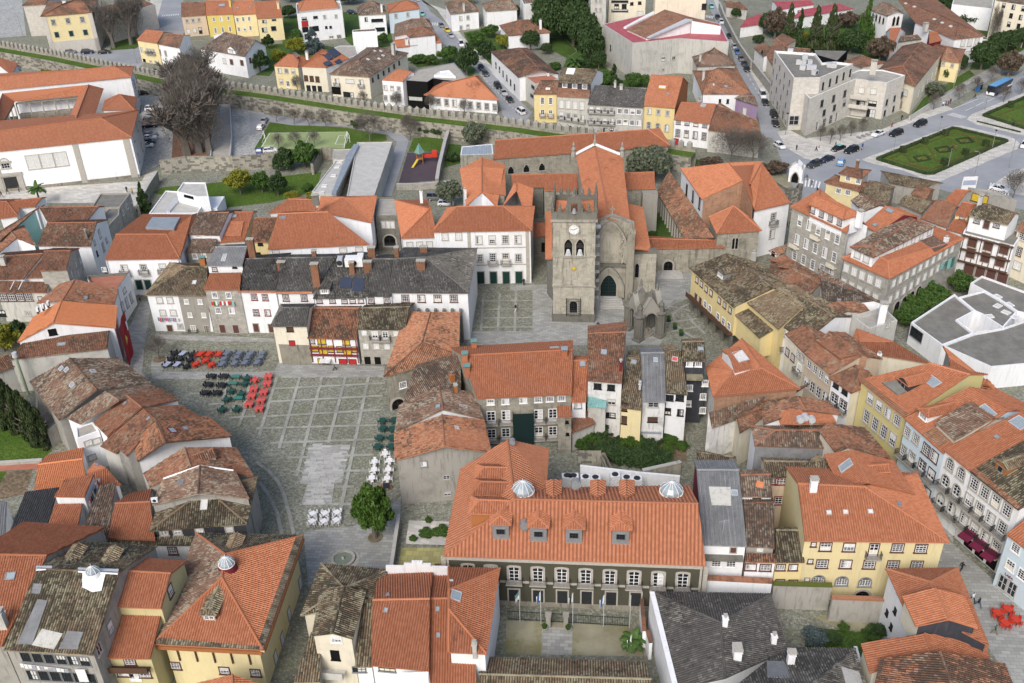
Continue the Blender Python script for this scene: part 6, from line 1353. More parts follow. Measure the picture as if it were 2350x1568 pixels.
for x,y in((1085,470),(1142,472),(1163,513),(1025,548),(1125,542)):sk(x,y,.8,.9,frame='lgt',glass='bld')
h=house('white_shed_house','white building with grey gabled sheet roof behind the solar panels');flat('b0',[(640,470),(760,420),(910,420),(935,500),(820,545)],6,'cc','W',.1);flat('b0',[(880,295),(1105,285),(1095,262),(885,275)],8,'b','W',.1)
h=house('narrow_white_house','narrow white house with cornice and orange roof next to the black glass building');vol('b0',(1150,735),(1345,748),(1285,640),(1425,660),((1155,738),(1170,972)),'o','W','',p=20,ov=.05,bk=.3);wn(0,1185,805,1308,815,3,1.0,1.3,'w');wn(0,1185,900,1308,905,3,1.2,1.6,'w')
h=house('black_glass_building','modern building with black glass front and flat beige roof','building');flat('b0',[(1375,738),(1570,752),(1620,718),(1720,735),(1972,756),(1815,575),(1480,640)],8.5,'cc','drk',.15,coping='gry');flat('b0',[(1630,690),(1830,702),(1770,645),(1680,655)],9.0,'W','W',.3);flat('b0',[(1400,890),(1522,898),(1525,852),(1410,845)],3.6,'cc','gc',.1,zb=2.6)
h=house('white_school_house','long white house with broad orange hipped roof and granite windows by the street');vol('b0',(1538,872),(2222,918),(1770,755),(2000,700),((1560,885),(1565,1015)),'o',['W','sg','W','W'],'01',cd=((2045,702),(1600,752)),zr=9.5,p=20);wn(0,1600,925,2190,985,9,1.3,2.0,'w')
h=house('street_corner_house','long white house with patchy orange and brown roof along the sloping street');vol('c0',(-205,470),(55,712),(60,438),(250,640),7.5,'x',['W','W','W','W'],p=20,cd=((430,680),(140,440)));wn(0,-150,600,20,800,6,1.0,1.8,'k');flat('c0',[(85,680),(205,772),(425,725),(300,640)],7.5,'ter','gc',.2);wn(4,95,715,190,800,2,2.6,1.0,'m');wn(4,90,800,180,880,2,2.6,1.0,'m');acbox(290,690,1.2,.6,.9);acbox(325,700,1.2,.6,.9)
h=house('white_villa','white villa with brown hipped roof and tall white chimney beside the dark trees');vol('c0',(-40,328),(350,298),(65,185),(145,183),5.5,'m','W','01',cd=((230,210),(-120,235)),p=22);ch(257,265,.8,.8,3.0,'W',slats=0)
h=house('white_house','white house with small tiled porch at the top edge by dark trees');flat('c0',[(100,40),(258,20),(250,-40),(70,-30)],8,'b','W',.1)
h=house('grey_apartment_block','grey apartment block at the top edge behind the red roofed hall','apartment block');flat('c0',[(720,-40),(860,-40),(860,-120),(700,-120)],18,'cc','gc',.5);wn(0,765,10,808,10,2,.8,1.3,'c');wn(0,765,92,808,92,2,.8,1.3,'c')
h=house('cream_apartment_block','cream apartment block with concrete balconies and glazed terrace at the top edge','apartment block');flat('c0',[(885,-60),(1225,-60),(1210,-150),(880,-150)],17,'cc','cr',.5);wn(0,1095,35,1168,28,2,1.1,1.0,'k');wn(0,955,60,1025,60,2,1.6,1.6,'k');w1(0,985,15,6,.8,'m');w1(0,985,100,6,.8,'m');w1(0,1170,130,2,1.8,'s')
h=house('blank_cream_block','large blank cream block at the top edge beside the upper street','apartment block');flat('c0',[(1315,-80),(1782,-80),(1780,-160),(1300,-160)],20,'cc','cr',.5);w1(0,1758,62,1.5,2,'k')
h=house('red_roofed_hall','large raw concrete hall with raspberry red metal roof and tiled upper roof','hall');flat('c0',[(828,222),(1100,395),(1535,352),(1985,385),(1900,215),(1400,95)],((1100,400),(1085,722)),'rm','gc',.15,coping='lgt');zf=h.ze
cvol('c0',{'a':(1050,270,zf+.6),'d':(1232,352,zf+.6),'c':(1645,190,zf+4),'b':(1398,88,zf+4),'e':(1912,238,zf+2.6),'g':(1480,305,zf+.5)},['adcb','bce'],['ad','dc','ce','ab'],'m','W',zb=zf-.5)
patch([(1020,262),(1045,268),(1400,95),(1345,88)],'wht',th=.5);patch([(1232,350),(1262,352),(1655,190),(1590,180)],'lgt',th=.3);wn(1,1383,542,1575,525,3,1.1,1.1,'og');w1(1,1383,640,.8,.8,'og');w1(0,900,440,.6,2,'k')
h=house('narrow_yellow_house','narrow yellow house with white doors and orange roof at the street corner behind the wall');vol('c0',(190,862),(408,862),(258,740),(430,740),((205,868),(205,1135)),'m','ye',p=22);wn(0,275,925,350,927,2,1.0,2.0,'p');wn(0,277,1035,350,1040,2,1.0,1.9,'pb');sk(325,818,1.2,.7,frame='wht',glass='bld')
h=house('tall_grey_house','tall grey tiled house with four glazed balcony doors and dark attic storey');vol('c0',(405,882),(702,897),(420,805),(718,825),9,'m',['gc','W','gc','gc'],bk=0,p=22);wn(0,450,955,640,970,4,1.2,2.2,'s');wn(0,450,1060,640,1090,4,1.1,2.0,'wb');wn(0,520,1180,640,1190,3,1.2,1.6,'k');vol('c0',(415,755),(722,770),(455,625),(782,640),12,'y',['bk','W','W','W'],zb=9,p=22);wn(4,480,780,662,795,3,1.3,1.3,'p');patch([(505,630),(580,630),(560,685),(488,680)],'W')
h=house('dark_roofed_row_house','pair of grey and white row houses under one dark grey roof with iron balconies');vol('c0',(690,957),(1202,988),(755,785),(1228,815),9,'d','gc',p=22);wn(0,725,1005,910,1015,4,1.0,1.6,'wb');wn(0,985,1020,1160,1028,4,1.2,1.4,'p');wn(0,722,1105,912,1115,4,1.0,1.6,'wb');wn(0,978,1118,1158,1130,4,1.2,1.4,'p');wn(0,850,1195,910,1195,2,1,1.2,'k');ch(942,800,.6,.6,1.4,'gc',slats=0);ch(998,820,.8,.6,1.0,'gc')
h=house('ochre_house','ochre yellow house with steep orange roof, one white roof window and arched doors');vol('c0',(1190,967),(1492,992),(1272,688),(1567,710),9.3,'o',['ye','bo','ye','ye'],p=24);wn(0,1255,1022,1422,1040,3,.95,1.4,'w');wn(0,1250,1152,1415,1175,3,1.0,1.9,'a');sk(1375,803,1.9,1.1,frame='yel',glass='bld');sk(1427,865,.6,.6)
h=house('low_timber_house','low white timber fronted house with orange roof and brown window frames');vol('c0',(1478,1095),(1812,1137),(1545,940),(1865,957),7.2,'o','W',p=22);wn(0,1522,1120,1765,1150,4,1.1,1.1,'t');wn(0,1517,1220,1757,1250,4,1.1,1.9,'t');w1(0,1502,1298,1.2,1.5,'dr');sk(1750,970,1.2,1.0,frame='lgt')
h=house('weathered_house','weathered orange roof behind the bare tree beside the low timber house');vol('c0',(1795,1195),(2282,1252),(1872,962),(2245,1105),6.2,'m','gc',p=20,bk=.5)
h=house('old_roof_house','brown pyramid roof tucked under the raw concrete hall');vol('c0',(1690,612),(2052,597),(1800,480),(1850,440),6.5,'b','gc','01',cd=((1960,465),(1648,525)),p=20);ch(1720,560,.6,.6,1.8,'gc',slats=0)
h=house('old_roof_house','large weathered orange hipped roof above a white corrugated wall');vol('c0',(1740,862),(2195,862),(1800,660),(1890,625),6.5,'x','W','01',cd=((2060,632),(1655,650)),p=20);sk(1958,795,.8,1);sk(1845,780,.4,.9,frame='lgt',glass='bld');ch(1750,730,.7,.7,2.2,'gc');w1(0,1718,905,.9,1.3,'w');wn(0,1903,930,1975,930,2,.6,1.2,'k')
h=house('purple_boarded_house','small house clad in faded purple boards with one white window');vol('c0',(2035,902),(2258,972),(2085,872),(2222,885),7,'b','pu',p=18);w1(0,2130,1030,1.1,2.2,'s')
# --- right top
h=house('modern_office','modern pale stone office with flat roofs, roof machines and recessed balconies','office building',None)
flat('d0',[(240,715),(482,712),(785,585),(610,565),(500,575),(437,490),(60,465)],((242,715),(197,1195)),'tar','md',.7,coping='wht');zm2=h.ze
for r in((70,560,200,760,4),(52,660,182,850,5),(40,760,165,965,4)):wn(6,*r,.8,1.5,'m')
for k in range(6):wn(6,35+k*26,880+k*45,35+k*26,880+k*45,1,2.2,2.8,'og')
w1(0,240,1105,2.6,2.6,'og');wn(1,505,790,755,670,5,.7,2.0,'k')
flat('d0',[(385,905),(810,725),(1095,760),(1262,690),(1050,640),(840,640),(480,780),(312,820)],((386,910),(352,1255)),'cc','md',.3,coping='wht');e=len(h.edges)-8
wn(e,495,950,705,860,3,1.4,2.0,'m');wn(e,515,1035,700,945,3,1.4,1.8,'m');wn(e,455,1155,635,1070,4,1.5,2.6,'og')
wn(e+1,860,830,970,840,2,1.4,1.4,'s');wn(e+1,850,950,960,950,2,2.2,1.4,'k');w1(e+1,945,1040,2.4,2.4,'m');w1(e+1,790,1130,2.6,1.8,'k');wn(e+2,1090,940,1230,870,3,1.0,1.8,'m');wn(e+2,1070,1040,1230,960,3,1.0,1.8,'m');wn(e+2,1060,1130,1200,1040,3,1.4,2.4,'og')
for dy in(890,975,1085):
 p0,nn=edge_hit(h,e+1,'d0',820,dy);m=MB();m.box(p0+nn.to_3d()*.8-h.off,(6.5,2.2,.3),math.atan2(nn.y,nn.x)-math.pi/2);m.box(p0+nn.to_3d()*1.85+Vector((0,0,.55))-h.off,(6.5,.1,.9),math.atan2(nn.y,nn.x)-math.pi/2);m.build('balcony','md',h.root)
for x,y in((285,595),(325,595),(380,595),(318,645),(370,640),(415,645),(340,550),(430,690),(565,620),(600,625),(205,490)):acbox(x,y,1.6,1.3,1.3,mat='lgt')
ch(965,650,1.6,1.2,2.6,'md')
p0,nn=edge_hit(h,0,'d0',240,1080)
h=house('school_building','long cream building with brown orange hipped roof descending towards the avenue');vol('d0',(1352,797),(1612,470),(1238,605),(1412,385),((1350,805),(1305,1065)),'m','cr','0',cd=((1235,420),(1005,645)),p=22);w1(3,1258,850,2.4,1.6,'s');wn(0,1380,860,1580,600,6,1.0,2.6,'s')
h=house('cream_wing','cream wing with orange roof and two small windows near the poplars');vol('d0',(1590,553),(1768,577),(1640,440),(1680,440),6.5,'m','yp','01',cd=((1815,455),(1500,395)),p=20);wn(0,1610,585,1693,600,2,.8,1.2,'c');vol('d0',(1480,400),(1600,370),(1480,290),(1560,300),8,'o','ma',bk=.3,p=20)
h=house('long_convent_wing','long white wing with weathered orange roof and four roof windows');vol('d0',(1350,205),(1712,362),(1180,-20),(1752,215),8.5,'m','W','1',cd=((1992,330),(1500,-40)),p=22)
for x,y in((1527,180),(1600,212),(1678,245),(1345,65),(1265,35)):sk(x,y,1.2,.7,frame='lgt',glass='bld')
wn(1,1790,390,1915,385,3,1.4,2.4,'s');wn(1,1828,505,1890,495,2,1.4,2.2,'s');ch(1445,260,1.6,1.2,1.4,'gc')
h=house('neo_gothic_chapel','white chapel with pointed windows, brown roof and orange tiled porch','chapel',None);vol('d0',(930,88),(1098,148),(1052,20),(1198,90),9,'b','W',p=26,cd=((1252,128),(1120,30)));wn(1,1155,195,1192,190,2,1.0,3.2,'pt');wn(0,965,150,1062,190,4,.8,2.4,'pt');vol('d0',(1080,297),(1268,290),(1120,262),(1220,258),3.6,'o','W',p=20);w1(4,1195,325,1.6,1.6,'pt')
h=house('brown_roofed_sheds','low brown tiled sheds behind the modern office','shed');vol('d0',(700,560),(860,620),(850,508),(1060,582),4,'m','gc',p=16,bk=.5);vol('d0',(1000,410),(1480,350),(1000,360),(1480,310),4,'b','gc',p=14)
h=house('black_sheet_shed','black sheet roofed shed below the cypress trees','shed');flat('d0',[(430,500),(640,560),(735,465),(420,455)],4,'tar','drk',.1)
h=house('red_metal_school','low white school block with faded red metal roofs','school');vol('d0',(100,88),(428,40),(60,22),(390,5),6,'rm','W',p=10,bk=.5);wn(0,285,110,370,98,2,1.2,1.3,'m');vol('d0',(212,172),(788,78),(300,100),(660,38),4.5,'rm','W',p=8,bk=.4)
h=house('white_block','plain white block at the top edge behind the poplars','building');flat('d0',[(1690,40),(2060,80),(2080,-40),(1720,-60)],8,'cc','W',.2)
h=house('cream_apartment_block','cream apartment block with small dark windows at the upper edge behind poplars','apartment block');flat('d0',[(2085,10),(2420,60),(2420,-60),(2100,-60)],14,'b','cr',.3);wn(0,2165,50,2345,80,3,1.0,1.5,'k');wn(0,2145,130,2320,160,3,1.0,1.5,'k');wn(0,2125,205,2300,240,3,1.0,1.5,'k')
h=house('old_roof_house','brown and orange tiled roofs beside the modern office');vol('d0',(-10,520),(45,610),(70,350),(165,425),7,'m','cr',p=20);vol('d0',(170,480),(400,500),(165,432),(385,452),8,'x','cr',p=18,bk=.3)
h=house('red_roofed_school','white school house with faded red roof behind the stone street wall','school');vol('c0',(2085,250),(2310,215),(2140,180),(2290,140),4,'rm','W',p=12);vol('c0',(1960,60),(2160,90),(1950,10),(2090,20),4,'m','gc',p=18)
h=house('striped_front_house','house with brown roof and white timber striped front by the upper street');vol('c0',(2215,440),(2300,520),(2290,395),(2420,480),5,'m','W',p=20);w1(0,2290,480,.8,1.2,'k')
h=house('ramp_deck','low concrete deck with pale parapet beside the leafless trees inside the town wall','deck',None);flat('a0',[(2005,955),(2110,955),(2128,1240),(2112,1440),(1925,1440),(1950,1100)],1.6,'cc','gc',.6,coping='lgt')
# --- ground, roads, lawns
def groundmat(key,name,c1,c2,c3,cell=0.0,moss=.0,bs=.4,slab=None,mc=(.17,.19,.09)):
 m,nn,b=newmat(name);n=NT(nn);pos=n.add('ShaderNodeNewGeometry').outputs['Position']
 col=n.mix(n.step(n.noise(pos,.12,5.0,.65),.35,.65),c1,c2)
 h=n.noise(pos,5.0,4.0)
 if cell:
  v=n.add('ShaderNodeTexVoronoi');n.l.new(pos,v.inputs['Vector']);v.inputs['Scale'].default_value=1/cell
  s=n.add('ShaderNodeSeparateColor');n.l.new(v.outputs['Color'],s.inputs[0])
  col=n.mix(1.0,col,n.mix(s.outputs[0],(.58,.58,.57),(1.38,1.38,1.36)),'MULTIPLY')
  col=n.mix(n.math('MULTIPLY',n.step(v.outputs['Distance'],.25,.55),.45),col,c3);h=n.math('SUBTRACT',1.0,v.outputs['Distance'])
 if slab:
  mp=n.add('ShaderNodeMapping');mp.inputs['Rotation'].default_value=(0,0,slab[2]);n.l.new(pos,mp.inputs[0])
  br=n.add('ShaderNodeTexBrick');n.l.new(mp.outputs[0],br.inputs['Vector']);br.inputs['Scale'].default_value=1.0;br.inputs['Brick Width'].default_value=slab[0];br.inputs['Row Height'].default_value=slab[1];br.inputs['Mortar Size'].default_value=.02
  br.inputs['Color1'].default_value=(.8,.8,.8,1);br.inputs['Color2'].default_value=(1.12,1.12,1.1,1);br.inputs['Mortar'].default_value=(.55,.55,.52,1)
  col=n.mix(1.0,col,br.outputs[0],'MULTIPLY')
 col=n.mix(n.math('MULTIPLY',n.step(n.noise(pos,.9,6.0,.7),.56,.74),.4),col,c3)
 if moss:col=n.mix(n.math('MULTIPLY',n.step(n.noise(pos,.18,6.0,.7),.6-moss*.25,.8-moss*.2),.65),col,mc)
 n.l.new(col,b.inputs['Base Color']);b.inputs['Roughness'].default_value=.9;n.bump(b,h,bs,.04);MATS[key]=m
wallmat('cs2','kerb_granite_light',(.46,.45,.42),(.3,.29,.26),.4);wallmat('cs3','kerb_granite_dark',(.36,.355,.33),(.2,.2,.17),.4)
groundmat('cob','granite_cobbles',(.215,.215,.17),(.27,.275,.235),(.13,.13,.09),.30,.25)
groundmat('cob2','pale_parking_setts',(.36,.365,.36),(.42,.425,.42),(.28,.285,.27),.35,.1)
groundmat('slab','granite_slabs',(.30,.30,.285),(.35,.35,.33),(.2,.2,.185),0,.15,.4,(1.1,.55,.1))
groundmat('band','pale_granite_band',(.30,.30,.265),(.34,.34,.305),(.25,.25,.22),0,.1,.3,(1.2,2.0,.3))
groundmat('asp','worn_asphalt',(.26,.27,.285),(.31,.32,.335),(.19,.195,.2),0,0,.2)
groundmat('pal','pale_stone_pavement',(.50,.48,.44),(.56,.54,.50),(.40,.385,.35),0,.05,.2,(1.5,.8,.4))
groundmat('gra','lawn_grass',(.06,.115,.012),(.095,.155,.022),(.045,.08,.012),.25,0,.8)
groundmat('grd','dark_grass',(.05,.10,.016),(.075,.14,.025),(.035,.06,.012),.3,0,.9)  # darker green grass for gardens and courts
groundmat('pit','artificial_pitch',(.24,.30,.13),(.29,.35,.16),(.21,.26,.12),0,0,.1)
groundmat('pla','rubber_playground_floor',(.065,.05,.06),(.085,.065,.078),(.05,.04,.05),0,0,.1)
groundmat('mco','mossy_concrete',(.23,.215,.15),(.33,.31,.215),(.1,.095,.055),0,.6,.4,None,(.15,.14,.035))
groundmat('soi','bare_soil',(.17,.125,.08),(.23,.17,.11),(.11,.085,.06),.4,.3,.7)
groundmat('lea','fallen_leaf_litter',(.22,.115,.075),(.28,.15,.10),(.14,.08,.055),.3,0,.8)
groundmat('lch','lichen_paving',(.36,.33,.13),(.42,.39,.18),(.3,.28,.12),0,.2,.2,(1.0,1.0,.1))
SHN=[0]
def sheet(name,t,pts,mat,lv=1,**kw):
 SHN[0]+=1;z=.002*(lv*19+SHN[0]%19-16)if lv<9 else.004*lv;P=[pt(t,q,z)for q in pts]
 tri=tessellate_polygon([[Vector((p.x,p.y,0))for p in P]])
 me=mesh(name,[(p.x,p.y,z)for p in P],[tuple(x)for x in tri],mat)
 for pl in me.polygons:
  if pl.normal.z<0:pl.flip()
 return obj(name,me,None,kind='structure',**kw)
def raised(name,t,pts,mat,h=.12):
 m=MB();m.prism([xy(pt(t,q,h))for q in pts],-.2,h);return m.build(name,mat,None,kind='structure')
def strip(name,t,pts,w,mat,lv=3,parent=None,zh=None):
 """a band of paving w metres wide along a line"""
 P=[xy(pt(t,q,0))for q in pts];SHN[0]+=1;m=MB();z=.002*(lv*19+SHN[0]%19-16)if zh is None else zh;n=len(P);L,Rr=[],[]
 for k in range(n):
  d=(P[min(k+1,n-1)]-P[max(k-1,0)]).normalized();q=Vector((-d.y,d.x))*w/2;L.append(P[k]+q);Rr.append(P[k]-q)
 for k in range(n-1):m.poly([(Rr[k].x,Rr[k].y,z),(Rr[k+1].x,Rr[k+1].y,z),(L[k+1].x,L[k+1].y,z),(L[k].x,L[k].y,z)])
 o=m.build(name,mat,parent)
 if parent is None:o['kind']='structure'
 return o
m=MB();m.poly([(-2500,-60,0),(2500,-60,0),(2500,4000,0),(-2500,4000,0)]);GR=m.build('ground','cob',None,kind='structure')
sheet('road','a0',[(1480,-60),(1680,-60),(1690,300),(1270,620),(600,540),(590,470),(1000,470),(1250,445),(1420,280)],'asp',1)
sheet('car_park','a0',[(-60,-60),(195,-60),(240,330),(-60,350)],'cob2',1)
sheet('pavement','a0',[(1380,0),(1490,0),(1415,280),(1000,340),(1290,200)],'pal',2)
sheet('road','b0',[(1380,-40),(1510,-40),(1600,110),(1760,230),(1900,430),(2140,640),(2350,865),(2530,1030),(2440,1160),(2260,1060),(2220,900),(2000,620),(1830,480),(1700,390),(1640,280),(1500,120)],'asp',1)
sheet('pavement','b0',[(1660,90),(1760,230),(1900,430),(2140,640),(2350,865),(2380,840),(2180,620),(1960,410),(1780,200),(1740,90),(1530,20),(1510,-10),(1480,-10)],'pal',2)
sheet('road','c0',[(1760,-40),(1830,-40),(1910,160),(2020,400),(2170,640),(2290,860),(2420,1090),(2420,1280),(2290,1250),(2250,1050),(2170,870),(2050,600),(1990,390),(1860,190)],'asp',1)
sheet('pavement','c0',[(1830,-40),(1875,-40),(1960,190),(2080,420),(2230,640),(2370,860),(2350,940),(2290,860),(2170,640),(2020,400),(1910,160)],'pal',2)
sheet('avenue','d0',[(-60,1010),(100,1180),(340,1440),(1180,1170),(1700,1000),(2400,620),(2500,1500),(2450,1950),(1500,1720),(320,1870),(200,1650)],'asp',1)
raised('pavement','d0',[(85,1210),(195,1190),(350,1270),(1040,1190),(1300,1080),(1625,965),(1700,1000),(1180,1172),(560,1432),(430,1470),(330,1450),(170,1350)],'pal')
raised('pavement','d0',[(865,1462),(1680,1155),(1780,1153),(2240,1258),(2312,1315),(2290,1365),(1590,1657),(1460,1650),(1240,1560),(960,1500)],'pal')
raised('pavement','d0',[(1825,1092),(1870,1050),(2400,830),(2400,1255),(1900,1135)],'pal')
raised('pavement','d0',[(1300,1085),(1560,900),(1900,700),(2400,430),(2400,560),(2230,640),(1980,760),(1700,930)],'slab')
def stripes(t,a,b,c,d,n,parent_label='crossing'):
 """n white bars between two sides of a crossing: a-b near side, c-d far side"""
 P=[at(t,*q,.11)for q in(a,b,c,d)]
 for k in range(n):
  s0,s1=(k+.15)/n,(k+.62)/n;m=MB();m.poly([P[0].lerp(P[1],s0),P[0].lerp(P[1],s1),P[3].lerp(P[2],s1),P[3].lerp(P[2],s0)]);m.build('road_marking','wht',GR)
stripes('d0',(1640,1055),(1775,1090),(1835,1075),(1700,1035),9);stripes('d1',(300,140),(480,165),(500,105),(310,55),6);stripes('a0',(1475,155),(1645,140),(1650,125),(1490,138),8);stripes('c0',(1775,160),(1840,175),(1850,150),(1770,140),5);stripes('b0',(1600,230),(1690,240),(1690,210),(1590,205),6);stripes('d1',(2010,190),(2220,230),(2240,130),(2040,110),8)
for k in range(14):a=Vector((2010+k*24,440+k*41));strip('road_marking','c0',[tuple(a),(a.x+10,a.y+17)],.15,'wht',3,GR)
for k in range(12):a=Vector((2060+k*26,690+k*27));strip('road_marking','b0',[tuple(a),(a.x+12,a.y+13)],.15,'wht',3,GR)
for a,b in(((1810,1020),(1880,990)),((1910,975),(1980,940)),((2010,935),(2080,905)),((2110,890),(2180,860)),((1700,1000),(1930,910)),((640,1400),(700,1380))):strip('road_marking','d0',[a,b],.18,'wht',3,GR)
sheet('terrace','a1',[(-60,260),(-60,190),(290,160),(1300,95),(1330,40),(1430,0),(1440,30),(1260,330),(850,295),(380,298)],'pal',1)
sheet('car_park','a0',[(1270,820),(1340,870),(1620,900),(1590,1440),(1300,1600),(1330,1300)],'cob2',1)
sheet('leaf_litter','a0',[(1610,900),(1960,920),(1940,1440),(1575,1445)],'lea',2);sheet('car_park','a0',[(2120,990),(2420,1020),(2420,1560),(2130,1440)],'cob2',1)
sheet('path','b0',[(-60,1035),(400,1085),(800,1120),(1010,1180),(1190,1200),(1330,1220),(1400,1290),(1370,1400),(1280,1680),(1240,1800),(1120,1800),(1230,1500),(1290,1300),(1200,1235),(800,1160),(330,1150),(120,1120),(-60,1250)],'asp',2)
sheet('lawn','b0',[(130,1118),(330,1145),(800,1170),(1190,1240),(1200,1290),(850,1365),(20,1380),(-20,1370)],'gra',1);sheet('football_pitch','b0',[(112,1222),(840,1210),(812,1365),(30,1372)],'pit',3)
for L_ in(((125,1225),(836,1214)),((836,1214),(805,1362)),((125,1225),(45,1365)),((500,1218),(430,1368)),((160,1338),(62,1340)),((160,1338),(205,1262)),((725,1328),(815,1328)),((725,1328),(760,1248)),((760,1248),(830,1246))):strip('pitch_marking','b0',list(L_),.18,'wht',4,GR)
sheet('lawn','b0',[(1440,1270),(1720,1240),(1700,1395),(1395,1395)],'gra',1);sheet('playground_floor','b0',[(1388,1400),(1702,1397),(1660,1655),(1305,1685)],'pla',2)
sheet('lawn','b0',[(1760,1320),(1880,1330),(1870,1500),(1720,1540)],'grd',1);sheet('lawn','b0',[(800,1120),(1100,1150),(1350,1200),(1000,1180)],'gra',3)
sheet('lawn','a1',[(1400,200),(1500,150),(2150,95),(2950,10),(2900,190),(2500,290),(2030,345),(1900,330)],'gra',1);sheet('lawn','a2',[(-60,790),(170,760),(480,1000),(380,1085),(-60,1105)],'gra',1);sheet('lawn','a2',[(-60,1195),(65,1190),(0,1350),(-60,1380)],'gra',1);sheet('path','a2',[(-60,1132),(365,1112),(340,1168),(-60,1190)],'ter',2);sheet('bare_ground','a2',[(60,1200),(300,1170),(240,1400),(-60,1460),(-60,1400)],'soi',1)
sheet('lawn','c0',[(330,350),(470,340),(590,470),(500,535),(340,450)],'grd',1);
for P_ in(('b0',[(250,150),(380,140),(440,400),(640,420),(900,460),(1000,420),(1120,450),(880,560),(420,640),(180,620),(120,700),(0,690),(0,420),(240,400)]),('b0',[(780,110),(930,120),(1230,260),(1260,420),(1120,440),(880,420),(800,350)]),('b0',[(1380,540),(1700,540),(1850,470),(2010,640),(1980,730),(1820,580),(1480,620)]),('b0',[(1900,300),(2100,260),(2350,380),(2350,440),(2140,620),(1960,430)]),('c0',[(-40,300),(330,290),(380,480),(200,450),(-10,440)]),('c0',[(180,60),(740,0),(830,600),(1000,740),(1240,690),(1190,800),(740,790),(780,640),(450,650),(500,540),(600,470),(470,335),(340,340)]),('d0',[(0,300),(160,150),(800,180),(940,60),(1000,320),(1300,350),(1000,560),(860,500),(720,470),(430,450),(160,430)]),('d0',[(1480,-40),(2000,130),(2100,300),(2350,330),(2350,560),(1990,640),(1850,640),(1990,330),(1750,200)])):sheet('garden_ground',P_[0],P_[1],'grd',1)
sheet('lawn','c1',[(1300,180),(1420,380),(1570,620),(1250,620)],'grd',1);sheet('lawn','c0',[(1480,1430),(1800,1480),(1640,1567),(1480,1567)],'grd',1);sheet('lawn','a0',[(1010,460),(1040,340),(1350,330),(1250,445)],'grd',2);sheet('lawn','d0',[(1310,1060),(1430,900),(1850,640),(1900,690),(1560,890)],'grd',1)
raised('pavement','a2',[(1400,347),(1386,270),(1388,190),(1420,150),(1560,128),(1490,276),(2350,279),(2515,270),(2590,120),(2600,210),(3530,225),(3520,322),(2350,327)],'slab');sheet('lane_paving','a2',[(1135,230),(1175,-100),(1290,-370),(1390,-370),(1330,0),(1300,290),(1370,345),(1240,300)],'slab',1)
raised('pavement','a1',[(1420,1500),(1960,1515),(2520,1540),(2520,1565),(1960,1562),(1420,1535)],'slab')
for L_ in(((190,330),(30,860)),((400,330),(210,985)),((605,330),(370,1240)),((820,330),(660,935)),((1030,330),(770,1567)),((150,437),(1180,385)),((130,555),(1160,500)),((100,690),(1150,630)),((0,800),(1110,770)),((130,935),(1100,900)),((290,1070),(1080,1042)),((310,1195),(1180,1187)),((720,1335),(900,1335)),((690,1500),(870,1497)),((0,1108),(110,1190),(200,1290),(260,1420),(300,1567),(345,1770)),((30,1290),(120,1420),(190,1567),(235,1770))):strip('paving_band','b2',list(L_),.55,'band',3,GR)
for L_ in(((1730,487),(2070,460)),((1915,582),(2060,572)),((2095,330),(2030,620)),((2300,330),(2240,640)),((2100,705),(2350,690)),((2190,780),(2260,600))):strip('paving_band','a2',list(L_),.5,'band',4,GR)
P=[xy(at('b2',*q))for q in((490,950),(862,945),(790,1290),(720,1300),(690,1497),(412,1500),(465,1310),(402,1302))]
def inside(p,P):
 c=False
 for a,b in zip(P,P[1:]+P[:1]):
  if(a.y>p.y)!=(b.y>p.y)and p.x<(b.x-a.x)*(p.y-a.y)/(b.y-a.y)+a.x:c=not c
 return c
sheet('pavement','b2',((490,950),(862,945),(790,1290),(720,1300),(690,1497),(412,1500),(465,1310),(402,1302)),'slab',2);u_=(P[1]-P[0]).normalized();v_=Vector((-u_.y,u_.x));rr=random.Random(2);SM={}
for j in range(-60,4):
 x=-8-rr.random()
 while x<14:
  wd=rr.choice((1.1,1.4,1.7));c=P[0]+u_*(x+wd/2)+v_*(j*.52);x+=wd
  if not(inside(c,P)and inside(c+u_*wd*.4,P)and inside(c-u_*wd*.4,P)):continue
  k=(wd,rr.randrange(4))
  if k not in SM:m=MB();m.box((0,0,0),(wd-.04,.48,.05));SM[k]=m.mesh('paving_slab',('cs','cs','cs2','cs3')[k[1]])
  obj('paving_slab',SM[k],GR,(c.x,c.y,.085+rr.uniform(0,.012)),math.atan2(u_.y,u_.x))
sheet('pavement','b3',[(435,180),(650,145),(880,130),(1100,60),(1330,-150),(1320,30),(1240,530),(600,520),(480,700),(440,240)],'slab',2)
sheet('pavement','c1',[(-20,1050),(330,1040),(1300,965),(1660,930),(1640,1170),(1480,1190),(1380,1290),(1400,1500),(1350,1600),(-420,1600),(-380,1470),(185,1470),(185,1090),(-20,1100)],'slab',1)
for L_ in(((-265,1135),(-290,1480)),((-115,1130),(-135,1490)),((35,1100),(20,1480)),((-270,1200),(185,1195)),((-275,1275),(185,1272)),((-280,1355),(185,1352)),((-285,1440),(185,1437)),((1390,1280),(1480,1220),(1640,1160)),((1400,1240),(1640,1290)),((1470,1320),(1560,1250),(1650,1210)),((1470,1320),(1500,1420),(1600,1500),(1720,1560)),((1600,1310),(1660,1400),(1770,1500)),((1400,1400),(1690,1360)),((1450,1480),(1720,1430))):strip('paving_band','c1',list(L_),.5,'band',3,GR)
sheet('street_paving','d3',[(1560,270),(1690,280),(2080,630),(2420,900),(2420,1640),(2240,1560),(1980,1180),(1745,500),(1500,520)],'slab',1);sheet('street_paving','d2',[(0,480),(120,440),(700,760),(1150,1200),(1700,1567),(1700,1850),(1500,1567),(1300,1350)],'slab',1)
